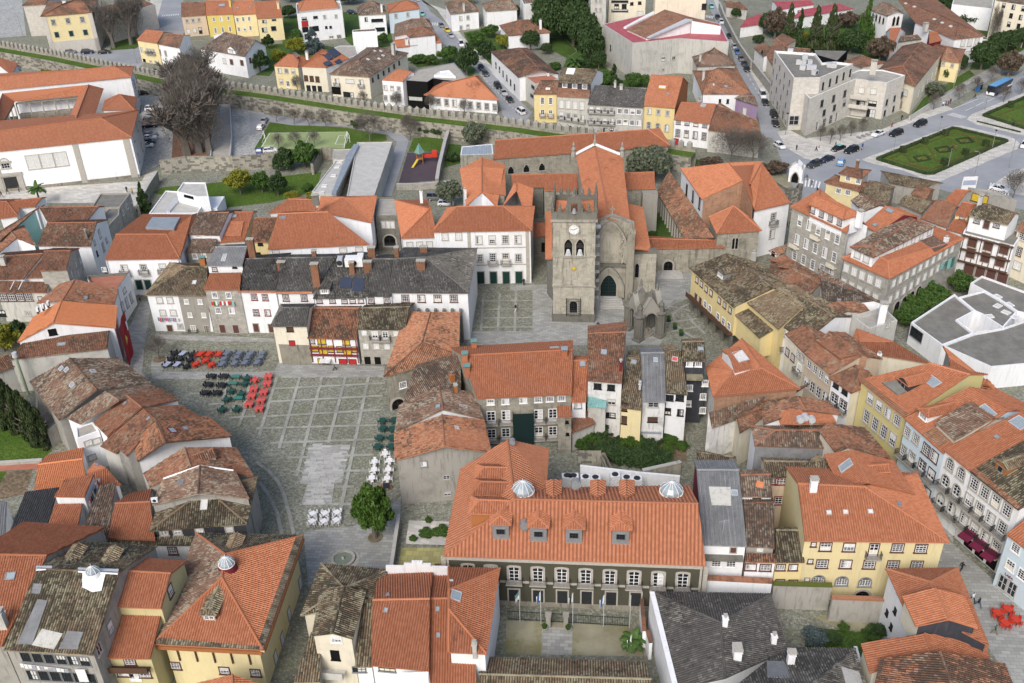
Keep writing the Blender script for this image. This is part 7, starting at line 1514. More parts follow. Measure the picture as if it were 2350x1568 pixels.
sheet('courtyard','c3',[(-60,990),(1090,1040),(1200,1320),(-60,1300)],'mco',1);sheet('path','c3',[(275,1050),(552,1060),(545,1310),(262,1300)],'slab',2);sheet('courtyard','c3',[(-60,860),(1220,900),(1080,1035),(-60,985)],'cob',1)
sheet('patio','b3',[(1330,325),(1720,325),(1780,500),(1300,490)],'lch',1);sheet('gravel_bed','b3',[(1400,75),(1770,85),(1740,300),(1370,290)],'pal',1);sheet('garden_soil','c2',[(540,780),(1590,860),(1600,1100),(600,1015)],'soi',1);sheet('garden_soil','d3',[(370,1050),(1060,1120),(860,1330),(340,1240)],'grd',1);sheet('yard','d3',[(420,960),(1060,830),(1060,1120),(640,1060)],'mco',2)
def hedge(t,pts,w,h,nm,label,mat='hdg',closed=False,parent=None):
 P=[xy(at(t,*q))for q in pts];P=P+[P[0]]if closed else P;m=MB();r=random.Random(len(pts)*7+int(pts[0][0]))
 for a,b in zip(P[:-1],P[1:]):
  L=(b-a).length;n=max(1,int(L/.6));ang=math.atan2((b-a).y,(b-a).x)
  for k in range(n):c=a.lerp(b,(k+.5)/n);m.box((c.x,c.y,h/2+r.uniform(-.04,.04)-.05),(L/n+.06,w*r.uniform(.85,1.15),h+.1),ang+r.uniform(-.08,.08))
 return m.build(nm,mat,parent,**({}if parent else dict(label=label,category='hedge')))
groundmat('hdg','clipped_box_hedge',(.035,.055,.018),(.055,.08,.024),(.02,.03,.01),.35,0,1.0)
groundmat('hdr','reddish_low_hedge',(.14,.09,.03),(.10,.11,.03),(.07,.06,.02),.3,0,1.0)
groundmat('flo','yellowish_ground_cover',(.15,.17,.03),(.2,.2,.05),(.09,.1,.02),.3,0,1.0)
for(ox,oy,lab)in((0,0,'the large flower garden'),):
 m=MB();m.prism([xy(at('d0',*q))for q in((1008,1470),(1700,1186),(2185,1302),(1500,1602),(1440,1600))],-.1,.15);g=m.build('lawn','gra',None,kind='structure')
 hedge('d0',[(1005,1470),(1700,1184),(2190,1302),(1510,1602),(1440,1602)],.9,.7,'hedge','dark clipped hedge bordering the large flower garden on the avenue',closed=True)
 hedge('d0',[(1110,1465),(1700,1222),(2090,1312),(1500,1562)],.35,.35,'hedge','low inner hedge outlining the lawn of the large flower garden','hdr',True)
 for cx,cy in((1415,1460),(1610,1380),(1805,1298)):
  hedge('d0',[(cx-75,cy-12),(cx+35,cy-28),(cx+75,cy+12),(cx-35,cy+28)],.5,.45,'hedge','low hedge lozenge round a yellow bed at x %s of the flower garden'%{1415:'the near end',1610:'the middle',1805:'the far end'}[cx].replace('x ',''),closed=True);sheet('flower_bed','d0',[(cx-50,cy-8),(cx+25,cy-18),(cx+50,cy+8),(cx-25,cy+18)],'flo',42)
 for i,L_ in enumerate((((1230,1420),(1280,1440),(1310,1490),(1290,1520),(1440,1560)),((1420,1345),(1480,1360),(1500,1400),(1540,1480),(1680,1490)),((1620,1265),(1690,1290),(1690,1330),(1740,1400),(1870,1410)),((1810,1240),(1880,1265),(1910,1310),(1980,1350)),((1310,1500),(1480,1440),(1700,1345),(1890,1262)))):hedge('d0',list(L_),.3,.3,'hedge','thin reddish hedge line number %s across the flower garden lawn'%'one two three four five'.split()[i],'hdr')
 for cx,cy in((1310,1505),(1510,1420),(1710,1337),(1890,1262)):sheet('flower_bed','d0',[(cx-40,cy-4),(cx,cy-14),(cx+40,cy+4),(cx,cy+14)],'flo',42)
TOPI=[]
for x,y in((1236,1405),(1436,1325),(1624,1250),(1614,1515),(1808,1428),(1992,1348),(2220,990)):
 q=at('d0',x,y,0);m=MB();m.box((0,0,.95),(1.3,1.3,1.9),.3);m.build('clipped_bush','hdg',None).location=q;o=bpy.context.scene.objects[-1]if 0 else COL.objects[-1];o['label']='dark cube of clipped box standing on the border of the flower garden';o['category']='bush';o['group']='clipped cubes of the flower garden'
m=MB();m.prism([xy(at('d0',*q))for q in((1980,1068),(2400,890),(2400,1200))],-.1,.15);m.build('lawn','gra',None,kind='structure');hedge('d0',[(2400,885),(1978,1068),(2400,1202)],.9,.7,'hedge','dark clipped hedge of the second flower garden at the right edge');hedge('d0',[(2400,960),(2095,1068),(2230,1090),(2290,1130),(2400,1150)],.35,.35,'hedge','thin reddish hedge inside the second flower garden','hdr');hedge('d0',[(1918,1120),(2315,1220)],.5,.4,'hedge','short dark hedge on the pavement before the second flower garden')
# --- walls
def wallrun(label,t,pts,z,th,mat='st',coping=None,nm='stone_wall',stones=False,zb=-.3,cm='cs',ch_=.12):
 """a wall whose top edge is seen at pts"""
 P=[xy(pt(t,q,z))for q in pts];c=P[len(P)//2];r=root(nm,(c.x,c.y,0),label,'wall');off=Vector((c.x,c.y,0));v,f,uv=[],[],[];d=0;cp=MB()
 for a,b in zip(P[:-1],P[1:]):
  u=(b-a).normalized();q=Vector((-u.y,u.x));q=q if q.y>0 else-q;q=q*th;L=(b-a).length
  for(s,e,o)in((a,b,0),(b+q,a+q,1),(b,b+q,2),(a+q,a,2)):
   i=len(v);l=(e-s).length;v+=[Vector((s.x,s.y,zb))-off,Vector((e.x,e.y,zb))-off,Vector((e.x,e.y,z))-off,Vector((s.x,s.y,z))-off];f.append((i,i+1,i+2,i+3));uv+=[(d,zb),(d+l,zb),(d+l,z),(d,z)]
  m2=(a+b)/2+q/2;cp.box(Vector((m2.x,m2.y,z+ch_/2))-off,(L+.05,th+.12,ch_),math.atan2(u.y,u.x));d+=L
  if stones:ashlar(r,off,Vector((a.x,a.y,0)),Vector((u.x,u.y,0)),Vector((-q.x,-q.y,0)).normalized(),L,z,0,seed=int(abs(a.x*7))+1,bw=.9,bh=.48,mats=('s3','sd','s1'))
 obj('wall',mesh('wall',v,f,mat,None,uv),r)
 if coping:cp.build('coping',coping,r)
 return r
TWP=[at('a0',-120,455,4.5),at('a0',400,545,4.5),at('a0',850,640,4.5),at('a0',1250,722,4.5),at('a0',1600,798,4.5),at('a0',2000,850,4.5),at('b0',0,895,4.5),at('b0',400,957,4.5),at('b0',860,1030,4.5),at('b0',1300,1092,4.5),at('b0',1700,1135,4.5),at('b0',1900,1158,4.5),at('b0',2350,1212,4.5),at('c0',330,1262,4.5),at('c0',900,1325,4.5),at('c0',1470,1420,4.5),at('c0',1640,1445,4.5)]
P=[xy(p)for p in TWP];c=P[8];off=Vector((c.x,c.y,0));tw=root('town_wall',off,'long medieval granite town wall with pointed merlons and a grassy wall walk','town wall');v,f,uv=[],[],[];d=0;outer=[];WW=4.2
for k,p in enumerate(P):u=(P[min(k+1,len(P)-1)]-P[max(k-1,0)]).normalized();q=Vector((-u.y,u.x));q=q if q.y>0 else-q;outer.append(p+q*WW)
gm=MB()
for k in range(len(P)-1):
 a,b,oa,ob=P[k],P[k+1],outer[k],outer[k+1];L=(b-a).length
 for s,e,z0,z1 in((a,b,-.3,4.5),(ob,oa,-.3,5.4)):
  i=len(v);v+=[Vector((s.x,s.y,z0))-off,Vector((e.x,e.y,z0))-off,Vector((e.x,e.y,z1))-off,Vector((s.x,s.y,z1))-off];f.append((i,i+1,i+2,i+3));uv+=[(d,z0),(d+L,z0),(d+L,z1),(d,z1)]
 i=len(v);ia,ib=oa.lerp(a,.14),ob.lerp(b,.14);v+=[Vector((ia.x,ia.y,4.4))-off,Vector((ib.x,ib.y,4.4))-off,Vector((ib.x,ib.y,5.4))-off,Vector((ia.x,ia.y,5.4))-off,Vector((ob.x,ob.y,5.4))-off,Vector((oa.x,oa.y,5.4))-off];f+=[(i,i+1,i+2,i+3),(i+3,i+2,i+4,i+5)];uv+=[(d,4.4),(d+L,4.4),(d+L,5.4),(d,5.4)]+[(d,5.4),(d+L,5.4),(d+L,6),(d,6)];d+=L
 gm.poly([Vector((a.x,a.y,4.5))-off,Vector((b.x,b.y,4.5))-off,Vector((ib.x,ib.y,4.52))-off,Vector((ia.x,ia.y,4.52))-off])
 u3=Vector(((b-a).normalized().x,(b-a).normalized().y,0));n3=Vector((u3.y,-u3.x,0));n3=n3 if n3.y<0 else-n3;ashlar(tw,off,Vector((a.x,a.y,0)),u3,n3,L,4.45,0,seed=k+40,bw=1.1,bh=.55,mats=('s3','sd','s1'))
obj('wall',mesh('wall',v,f,'st',None,uv),tw);gm.build('wall_walk','gra',tw)
m=MB();m.box((0,0,.7),(1.35,.75,1.5));m.v+=[Vector((-.725,-.375,1.45)),Vector((.725,-.375,1.45)),Vector((.675,.375,1.45)),Vector((-.675,.375,1.45)),Vector((0,0,2.15))];i=len(m.v)-5;m.f+=[(i,i+1,i+4),(i+1,i+2,i+4),(i+2,i+3,i+4),(i+3,i,i+4)];m.m+=[0]*4;MER=m.mesh('merlon','sg');dist=0;acc=0
for k in range(len(outer)-1):
 a,b=outer[k].lerp(P[k],.07),outer[k+1].lerp(P[k+1],.07);L=(b-a).length;s=(2.3-acc)if acc else.6
 while s<L:q=a.lerp(b,s/L);obj('merlon',MER,tw,(q.x-off.x,q.y-off.y,5.3),math.atan2((b-a).y,(b-a).x));s+=2.3
 acc=L-(s-2.3)
wallrun('old granite garden wall below the leafless trees and the car park','a0',[(1458,1478),(1700,1442),(2130,1440),(2350,1425),(2560,1400)],4.0,.8,'st',stones=True);wallrun('pale granite stair wall at the end of the convent terrace','a1',[(1425,5),(1345,130),(1285,240),(1250,330)],3.0,.6,'st','cs')
wallrun('tall granite wall along the playground','b0',[(1782,1165),(1742,1300),(1690,1520),(1672,1640)],2.6,.8,'st','cs');wallrun('low granite wall with steps at the near edge of the playground','b1',[(1285,125),(1480,125),(1820,95)],1.6,.5,'sg','cs');wallrun('ruined granite wall beside the ivy bushes','b0',[(520,1500),(600,1360),(690,1362),(700,1450)],3.2,.7,'st')
wallrun('long dark granite wall along the upper street pavement','c0',[(1905,20),(1960,160),(2085,395),(2200,560),(2370,780)],3.0,.5,'sg','cs');wallrun('old granite wall under the mossy mound by the zebra crossing','d1',[(-60,40),(110,150),(190,195),(290,165),(325,120)],5.5,1.0,'sd',stones=True);sheet('mound','d1',[('d1',10,60)]*0+[(20,40),(200,40),(300,120),(130,170)],'mco',1)
wallrun('mossy stone wall of the hidden garden behind the museum','c2',[(600,1020),(815,1022),(880,1160)],2.6,.6,'st',stones=True);wallrun('stone wall at the near edge of the hidden garden','c2',[(1200,1190),(1520,1120),(1550,1110)],2.4,.5,'st','cs');wallrun('long white parapet holding the air conditioners behind the museum','c2',[(622,1148),(1170,1212),(1535,1245)],3.2,.3,'W','W')
wallrun('tall white wall with a tiled coping beside the museum courtyard','c3',[(1192,598),(1760,622),(2380,655)],4.6,.7,'W','m',nm='white_wall',ch_=.3);wallrun('mossy topped wall in the yard of the black roofed house','d3',[(55,672),(590,688)],4.2,.5,'gy','mos',nm='garden_wall',ch_=.3);wallrun('tile topped mossy wall below the long yellow house','d3',[(590,800),(1080,818)],4.0,.5,'gy','m',nm='garden_wall',ch_=.3);wallrun('white garden wall in front of the stacked orange roofs','d3',[(815,1235),(905,1560)],3.5,.3,'W','W',nm='white_wall');wallrun('white courtyard wall end beside the flagpoles','c3',[(1200,800),(1225,1090),(1255,1200)],3.0,.4,'W','m',nm='white_wall');wallrun('white wall along the black tiled house','c3',[(1262,735),(1475,1600)],6.4,.5,'W','W',nm='white_wall')
wallrun('low stone garden wall beside the lane of the museum garden','b3',[(1320,20),(1275,330),(1250,500)],1.6,.4,'gy','cs',nm='garden_wall');wallrun('low retaining wall at the near edge of the lawn','a2',[(-60,1118),(380,1090)],.6,.4,'gy','cs',nm='garden_wall')
wallrun('pavement side wall of the school garden','d0',[(1305,1075),(1480,960),(1640,880),(1900,740)],1.4,.3,'gc','cs',nm='garden_wall')
# --- trees and plants
def leafmat(key,name,c1,c2,c3):
 m,nn,b=newmat(name);n=NT(nn);g=n.add('ShaderNodeNewGeometry');pos=g.outputs['Position']
 col=n.mix(n.step(n.noise(pos,.55,3.0),.35,.65),c1,c2);col=n.mix(n.math('MULTIPLY',g.outputs['Random Per Island'],.55),col,c3)
 n.l.new(col,b.inputs['Base Color']);b.inputs['Roughness'].default_value=.6;MATS[key]=m
leafmat('lf','fresh_green_leaves',(.03,.075,.009),(.05,.105,.014),(.085,.14,.028));leafmat('ld','dark_green_leaves',(.022,.048,.014),(.035,.068,.02),(.055,.085,.03));leafmat('lo','olive_grey_leaves',(.075,.095,.055),(.11,.13,.085),(.16,.175,.125));leafmat('lc','cypress_leaves',(.025,.045,.018),(.045,.07,.025),(.075,.085,.03));leafmat('ly','yellow_green_leaves',(.12,.15,.015),(.18,.19,.02),(.26,.23,.03));leafmat('lb_','blue_green_needles',(.05,.075,.075),(.075,.105,.105),(.11,.14,.14));leafmat('lr','russet_winter_twigs',(.075,.055,.04),(.10,.075,.052),(.135,.10,.07));leafmat('lg','mid_green_leaves',(.035,.08,.016),(.055,.11,.022),(.08,.14,.03))
plain('bar','tree_bark',(.15,.128,.108),.9);plain('bag','grey_bark',(.16,.145,.128),.9);plain('twg','winter_twigs',(.135,.118,.10),.9)
def crownmesh(key,seed,mat,shape,nleaf=2600,ls=.3,clumps=26):
 """unit crown (radius 1, height 1 from 0 to 1): leaf faces gathered in clumps"""
 g=np.random.default_rng(seed);P=[]
 for k in range(clumps):
  if shape=='cone':z=g.random()**1.25;rad=(1-z)*.95+.05;a=g.random()*6.283;r_=rad*g.random()**.5;c=(r_*math.cos(a),r_*math.sin(a),z);cr=.34*(1-z)+.1
  elif shape=='col':z=g.random();rad=.75*math.sin(math.pi*min(1,.12+z*.85))**.6;a=g.random()*6.283;r_=rad*g.random()**.5;c=(r_*math.cos(a),r_*math.sin(a),z);cr=.3
  else:
   a=g.random()*6.283;el=math.asin(g.uniform(-.55,1));rr_=g.uniform(.4,.98);c=(rr_*math.cos(a)*math.cos(el),rr_*math.sin(a)*math.cos(el),.5+.46*rr_*math.sin(el));cr=g.uniform(.16,.38)
  P.append((c,cr))
 n=nleaf;ci=g.integers(0,clumps,n);d=g.normal(size=(n,3));d/=np.linalg.norm(d,axis=1)[:,None];rad=g.random(n)**.35
 cs=np.array([p[0]for p in P])[ci];rs=np.array([p[1]for p in P])[ci];sz=np.array([1,1,.55 if shape=='round' else.3]);pos=cs+d*(rs*rad)[:,None]*sz
 if shape=='round':pos[:,2]=np.clip(pos[:,2],.02,1.05)
 a=g.normal(size=(n,3))+d*.6;a/=np.linalg.norm(a,axis=1)[:,None];b=np.cross(a,g.normal(size=(n,3)));b/=np.linalg.norm(b,axis=1)[:,None];c=np.cross(a,b);s=ls*g.uniform(.6,1.25,n)[:,None]
 hz=np.array([1,1,.75])
 vv=np.stack([pos+b*s*hz,pos+c*s*.55*hz,pos-b*s*hz,pos-c*s*.55*hz],1).reshape(-1,3)
 return mesh(key,vv.tolist(),[(4*i,4*i+1,4*i+2,4*i+3)for i in range(n)],mat)
CM={}
def trunkmesh(key,seed,mat):
 """unit trunk with limbs up to height 1"""
 r_=random.Random(seed);m=MB();m.tube((0,0,-.02),(.01,.01,.45),.05,.035,7);m.tube((.01,.01,.45),(0,.02,.85),.035,.012,6)
 for k in range(7):a=r_.random()*6.28;z=r_.uniform(.3,.6);m.tube((0,0,z),(.3*math.cos(a),.3*math.sin(a),z+r_.uniform(.15,.3)),.022,.008,5)
 return m.mesh(key,mat)
TM=[trunkmesh('trunk',k,'bar')for k in range(3)]
ORD='first second third fourth fifth sixth seventh eighth ninth tenth eleventh twelfth'.split()
def tree(t,x,y,h,r,mat,label,shape='round',trunk=.25,seed=0,group=None,nm=None,cat='tree',dens=1.0):
 """leafy tree: base at picture point, total height h, crown radius r, trunk clear for a share of the height"""
 q=at(t,x,y,0);far=math.hypot(q.x,q.y)>200;key=(mat,shape,seed%2,far,dens)
 if key not in CM:CM[key]=crownmesh('crown',seed*13+len(CM),mat,shape,int((9500 if shape=='round' else 7500)*dens*(.6 if far else 1)),.085 if not far else.105,46)
 o=root(nm or{'round':'leafy_tree','cone':'conifer_tree','col':'cypress_tree'}[shape],q,label,cat,group,seed*1.3)
 c=obj('crown',CM[key],o,(0,0,h*trunk));c.scale=(r,r,h*(1-trunk));c.rotation_euler=(0,0,seed*2.1);s=obj('trunk',TM[seed%3],o);s.scale=(h*.8,h*.8,h*.85);return o
def baremesh(seed,mat,levels=5,spread=.5,up_=.35,low=.27):
 r_=random.Random(seed);m=MB();T_=MB()
 def br(p,d,L,r,lv):
  q=p+d*L;tgt=T_ if lv>=levels-1 else m
  m.tube(p,q,max(r,.0013),max(r*.68,.0012),5 if lv<2 else 3,cap=False)
  if lv>=levels:return
  n=3 if lv<levels-2 else 4
  for k in range(n):
   e=Vector((r_.gauss(0,spread),r_.gauss(0,spread),r_.gauss(up_,.25)));nd=(d+e).normalized();br(p+d*L*r_.uniform(.55,1.0),nd,L*r_.uniform(.66,.88),r*.58,lv+1)
 br(Vector((0,0,0)),Vector((.02,.02,1)),low,.02,0)
 z=max(v.z for v in m.v)
 m.v=[v/z for v in m.v];return m
BM={}
def twigmesh():
 g=np.random.default_rng(5);n=3000;d=g.normal(size=(n,3));d/=np.linalg.norm(d,axis=1)[:,None];r_=g.random(n)**.45;pos=d*r_[:,None]*np.array([1,1,.5])+np.array([0,0,.5]);pos[:,:2]*=(1.1-.55*pos[:,2:3])
 a=d*.7+g.normal(size=(n,3))*.45+np.array([0,0,.7]);a/=np.linalg.norm(a,axis=1)[:,None];b=np.cross(a,g.normal(size=(n,3)));b/=np.linalg.norm(b,axis=1)[:,None];L=g.uniform(.06,.16,n)[:,None];w=.0055
 v=np.stack([pos-b*w,pos+b*w,pos+a*L],1).reshape(-1,3);return mesh('twigs',v.tolist(),[(3*i,3*i+1,3*i+2)for i in range(n)],'twg')
def bare(t,x,y,h,label,seed=0,spread=.45,mat='bag',group=None,levels=5,wide=1.0,up_=.35,low=.27):
 key=(seed,spread,mat,levels,up_)
 if key not in BM:mb=baremesh(seed,mat,levels,spread,up_,low);cut=len(mb.f);BM[key]=mb.mesh('branches',mat)
 q=at(t,x,y,0);o=root('bare_tree',q,label,'tree',group,seed*1.7+x);b=obj('branches',BM[key],o);b.scale=(h*wide,h*wide,h);m=MB();
 if('tr',mat)not in BM:m.tube((0,0,-.02),(.004,.004,.27),.026,.017,8);BM[('tr',mat)]=m.mesh('trunk',mat)
 s=obj('trunk',BM[('tr',mat)],o);s.scale=(h,h,h);tw_=obj('twigs',BM.setdefault('tw',BM.get('tw')or twigmesh()),o,(0,0,h*(.12 if h>12 else.3)));k_=h*(.3 if h>12 else.42)*wide*(spread/.42);tw_.scale=(k_,k_,h*(.9 if h>12 else.72));return o
tree('b3',1093,240,9.2,2.75,'lf','round bright green tree in a round pit on the slab pavement of the square',trunk=.2,seed=2,dens=1.6)
for k,(x,y,h)in enumerate(((-40,760,11),(60,790,11),(160,830,10),(250,890,9.5),(330,945,9),(400,985,8))):tree('a2',x,y,h,1.7,'lc',ORD[k]+' dark cypress in the row by the lawn, counted from the far left end','col',.03,k,'cypresses by the lawn')
tree('a2',40,90,6,3.2,'ly','yellowish green bushy tree at the left edge below the window band house',trunk=.1,seed=1);tree('a2',150,20,5,2.4,'ld','dark shrub tree beside the bright orange roofed house',trunk=.1,seed=2)
tree('a1',2210,215,6.5,3.3,'ly','orange tree with yellow green leaves on the lawn',trunk=.25,seed=3);tree('b1',60,200,5.5,2.6,'lg','dark bushy tree beside the orange tree on the lawn',trunk=.2,seed=4);tree('b1',200,230,6,2.4,'ld','dark green rounded tree at the right of the lawn trees',trunk=.15,seed=5);tree('b1',330,270,2.4,1.6,'ly','low yellow green bush at the end of the lawn',trunk=.05,seed=6,cat='bush',nm='bush');tree('b1',540,280,2.6,1.9,'ly','yellow blooming bush behind the long orange roof',trunk=.05,seed=7,cat='bush',nm='bush');tree('b1',480,190,2.2,1.6,'lg','green bush beside the gravel roofed hall',trunk=.05,seed=8,cat='bush',nm='bush')
tree('a1',1340,400,8,2.0,'ld','dark narrow conifer by the stair wall and white pavilion','cone',.05,1)
tree('b0',265,1560,5.5,3.2,'ld','ivy covered dark bush beside the ruined wall',trunk=.03,seed=9,cat='bush',nm='ivy_bush');tree('b0',455,1530,7.0,3.6,'lg','big ivy bush in front of the football pitch',trunk=.03,seed=10,cat='bush',nm='ivy_bush')
for k,(x,y,h)in enumerate(((1720,1425,19),(1830,1400,21),(1930,1420,17),(1760,1290,20),(1880,1270,19),(1700,1180,17),(1820,1150,19),(1930,1130,16),(1780,1040,17),(1880,1000,16),(1760,930,15),(1850,900,16))):bare('a0',x,y,h,ORD[k]+' tall leafless tree inside the town wall, counted away from the garden wall',k%4,.5,'bag' if k%3 else 'bar','leafless row inside the wall',6,.95,.18,.08)
for k,(x,y,h)in enumerate(((1045,440,17),(1205,410,18),(1262,350,16))):bare('a0',x,y,h,ORD[k]+' tall leafless tree from the left before the yellow palace wing',k,.45,'bag','leafless trees by the palace',6,.85,.25,.1)
for k,(x,y)in enumerate(((190,1120),(350,1145),(487,1157),(640,1167),(210,1375),(365,1352),(537,1350))):bare('b0',x,y,4.8,ORD[k]+' small leafless tree round the pitch, the far row first from the left',k%3,.5,'bag','small trees round the pitch')
bare('b0',1045,1302,8.5,'spreading leafless tree at the bend of the path',7,.55,levels=6);bare('b0',1412,1285,7.5,'brownish leafless tree on the small lawn by the playground',8,.45,'bar',levels=6);bare('a2',1465,168,5.2,'small leafless tree in a round pit by the cafe tables',2,.5)
for k,(x,y)in enumerate(((382,838),(985,985),(1292,995),(1603,1015),(1912,1062),(1325,590-0))):bare('b0',x,y,5.2,ORD[k]+' thin leafless street tree outside the town wall, from the left',k%3,.42,'bag','thin street trees by the wall')if k<5 else None
bare('c0',2000,1510,10,'wide leafless tree in front of the weathered roof by the street corner',9,.6,'bar',levels=6,wide=1.15);bare('c0',2200,1490,8.5,'leafless tree beside the white gate shrine',10,.55,'bar',levels=6);tree('c0',1830,1560,3,3.5,'lr','russet thicket under the wide leafless tree',trunk=.02,seed=1,cat='bush',nm='thicket');tree('d1',60,20,3,3.2,'lr','russet thicket on the mossy mound',trunk=.02,seed=2,cat='bush',nm='thicket')
for x,y,h,r,mt,sh,lab in((530,485,9,3.4,'lb_','cone','blue green conifer beside the white apartment block'),(370,500,6,3,'ly','round','yellow green tree in front of the blue conifer'),(385,395,5,2.4,'lg','round','green shrub tree left of the white apartment block'),(40,665,7,3.2,'ld','round','dark tree behind the yellow tile house'),(110,450,5,2.2,'ld','round','dark shrub below the beige house'),(210,560,4,2.6,'ly','round','yellowish shrub beside the small yellow house'),(1020,445,5,2.6,'ld','round','orange tree against the white box house'),(1480,575,3,3,'lg','round','green thicket behind the black glass building'),(1600,585,3,3,'lg','round','green thicket below the white villa'),(1760,575,6,3.4,'lg','round','green tree beside the sloping street'),(1930,690,10,3.8,'ld','round','big dark tree behind the flat beige roof'),(2030,420,5,3.6,'lg','round','light green garden tree across the sloping street'),(2110,545,6,3.2,'ld','round','dark garden tree across the sloping street'),(2270,445,5,2.6,'ly','round','yellow green garden tree by the white villa'),(2280,225,7,3.6,'ld','round','dark tree beside the pale green house'),(2150,345,5,3,'lg','round','green tree in the villa garden'),(300,170,5,3,'ld','round','dark tree left of the white apartment block roof'),(60,30,7,3,'ld','round','dark tree behind the beige house'),(2005,1345,7.5,3.4,'lo','round','grey green olive tree behind the metal roofed annex'),(1330,210,5,2,'ld','round','dark bush between the white villas'),(850,40,6,5,'ld','round','dark tree clump at the top edge behind the villas'),(320,20,6,4,'lg','round','green tree at the top edge above the apartment block'),(1160,400,4,2,'lg','round','green shrub behind the stone chimney'),(1970,40,5,2.6,'ly','round','yellowish tree at the top edge by the stone house'),(950,1170,3.0,2.6,'ld','round','dark ivy hanging on the inside of the town wall'),(1180,1160,3.0,2.8,'ld','round','dark ivy thicket along the town wall by the path'),(1560,1230,3.4,2.8,'ld','round','ivy thicket at the foot of the town wall'),(1680,1250,3.6,2.4,'ld','round','ivy thicket near the corner of the playground wall'),(1800,1480,2.5,1.8,'ld','round','dark shrub beside the playground wall')):
 tree('b0',x,y,h,r,mt,lab,sh,.12 if h>4 else.02,int(x)%7,cat='tree' if h>4 else 'bush',nm=None if h>4 else 'bush')
tree('b0',560,660,5,2.5,'ly','ochre climbing bush on the inside face of the town wall',trunk=.02,seed=1,cat='bush',nm='bush')if 0 else None
for k,(x,y)in enumerate(((430,690),(520,700),(610,700),(700,690),(790,690),(870,670),(1380,800),(1480,815))):tree('a0',x,y+20,2.6,2.3,'lr' if k%2 else 'ly','autumn coloured climber on the inner face of the town wall',trunk=.02,seed=k,cat='bush',nm='climber_bush',group='autumn climbers on the town wall')
for k,(x,y,h,r)in enumerate(((330,395,15,5.5),(450,330,17,6.5),(560,420,15,6),(620,300,18,7),(660,470,13,5),(720,560,11,4.5),(330,230,14,5.5),(520,200,16,6.5),(650,160,17,6),(430,120,15,6))):tree('c0',x,y,h,r,'ld',ORD[k]+' big dark evergreen of the grove, counted outward from its lawn',trunk=.1,seed=k,group='dark grove')
for x,y,h,r,mt,sh,lab in((165,460,7,3.2,'ld','round','round dark tree before the white villa chimney'),(310,500,4,2,'ld','round','small dark shrub beside the shed roof'),(790,630,6,2.5,'ld','round','dark shrub tree against the concrete hall'),(930,780,6.5,2.4,'ld','cone','dark conifer at the corner of the concrete hall'),(850,790,5,3,'lg','round','green tree behind the dark roofed row house'),(1120,800,4.5,3,'lg','round','light green tree behind the row houses'),(1215,800,4,2,'lg','round','small green tree left of the ochre house'),(2050,170,4,2,'ld','round','dark shrub by the red roofed school'),(2250,400,3,2,'ld','round','dark shrub inside the long street wall'),(2330,320,8,3,'ld','round','dark tree by the school house'),(20,190,6,2.2,'ld','round','dark tree at the white villa gable'),(620,640,3,4,'ld','round','dark undergrowth beside the palm'),(400,640,2.5,2.2,'lg','round','green bush behind the flat roof')):tree('c0',x,y,h,r,mt,lab,sh,.1,int(x)%5,cat='tree' if h>4 else 'bush',nm=None if h>4 else 'bush')
tree('c1',1250,120,10,5.2,'lo','large grey green olive tree beside the church roof',trunk=.15,seed=3,dens=1.4);tree('b1',1790,335,7,3.2,'lo','dark olive tree behind the white mansion',trunk=.2,seed=4);tree('c1',1270,610,1.6,1.2,'lg','small bush in the cloister garden',trunk=.02,seed=1,cat='bush',nm='bush')
for x,y,h,r,mt,sh,lab in((180,430,15,2.8,'lc','cone','tall dark conifer first of the group behind the office'),(275,445,13,2.6,'ld','cone','narrow dark conifer behind the office'),(420,460,15,3.2,'lc','cone','widest tall conifer behind the office'),(560,475,16,3.4,'lc','cone','broad blue dark conifer behind the black shed'),(890,370,15,2.8,'lg','cone','tall green conifer before the chapel'),(755,490,8,4.4,'ld','round','broad dark magnolia beside the black shed'),(1020,560,8,4.2,'lr','round','dark brownish round tree beside the school roof'),(720,260,6,4,'lr','round','greyish winter thicket behind the conifers'),(60,360,11,4,'lr','round','greyish leafless looking tree at the corner of the red school'),(1570,90,8,4,'ld','round','dark tree behind the long white wing'),(1700,190,7,4.5,'ld','round','dark green tree mass at the top by the white block'),(1830,240,6,4.5,'ld','round','dark hedge tree below the white block'),(1950,640,9,4,'ld','round','dark tree at the end of the white wing'),(2080,490,7,3,'ld','round','dark tree between the poplars and the avenue'),(2180,470,7,3.5,'ld','round','dark tree below the cream apartment block'),(2310,440,7,3.5,'ld','round','dark tree at the right edge above the avenue'),(2200,700,8,3.6,'lr','round','russet leaved tree over the bus stop'),(1625,730,6,2.4,'lg','round','green shrub tree at the end of the school building'),(1540,880,4,3.2,'lo','round','grey shrub in the school garden'),(330,420,5,2,'ly','round','yellow shrub between the conifers'),(1740,640,5,2.5,'ld','round','dark shrub by the cream wing'),(1420,-20,9,6,'ld','round','dark tree at the top edge behind the chapel')):tree('d0',x,y,h,r,mt,lab,sh,.06,int(x)%5,cat='tree')
for k,(x,y,h)in enumerate(((2030,420,14),(2075,415,13),(2200,370,13),(1700,120,10))):bare('d0',x,y,h,ORD[k]+' tall leafless poplar before the cream apartment block',k,.26,'bar','poplars',5,.55)
for k,(x,y)in enumerate(((1518,1010),(1895,850),(2050,745),(1750,915),(2315,870),(2160,940))):bare('d0',x,y,5.0,ORD[k]+' small leafless avenue tree, counted from the school building',k%3,.45,'bar','street trees of the avenue')
for k,(x,y)in enumerate(((480,1300),(570,1325),(662,1293),(760,1255),(868,1217))):bare('d0',x,y,4.6,ORD[k]+' thin young tree from the left on the pavement before the office',k%3,.35,'bar','young trees before the office')
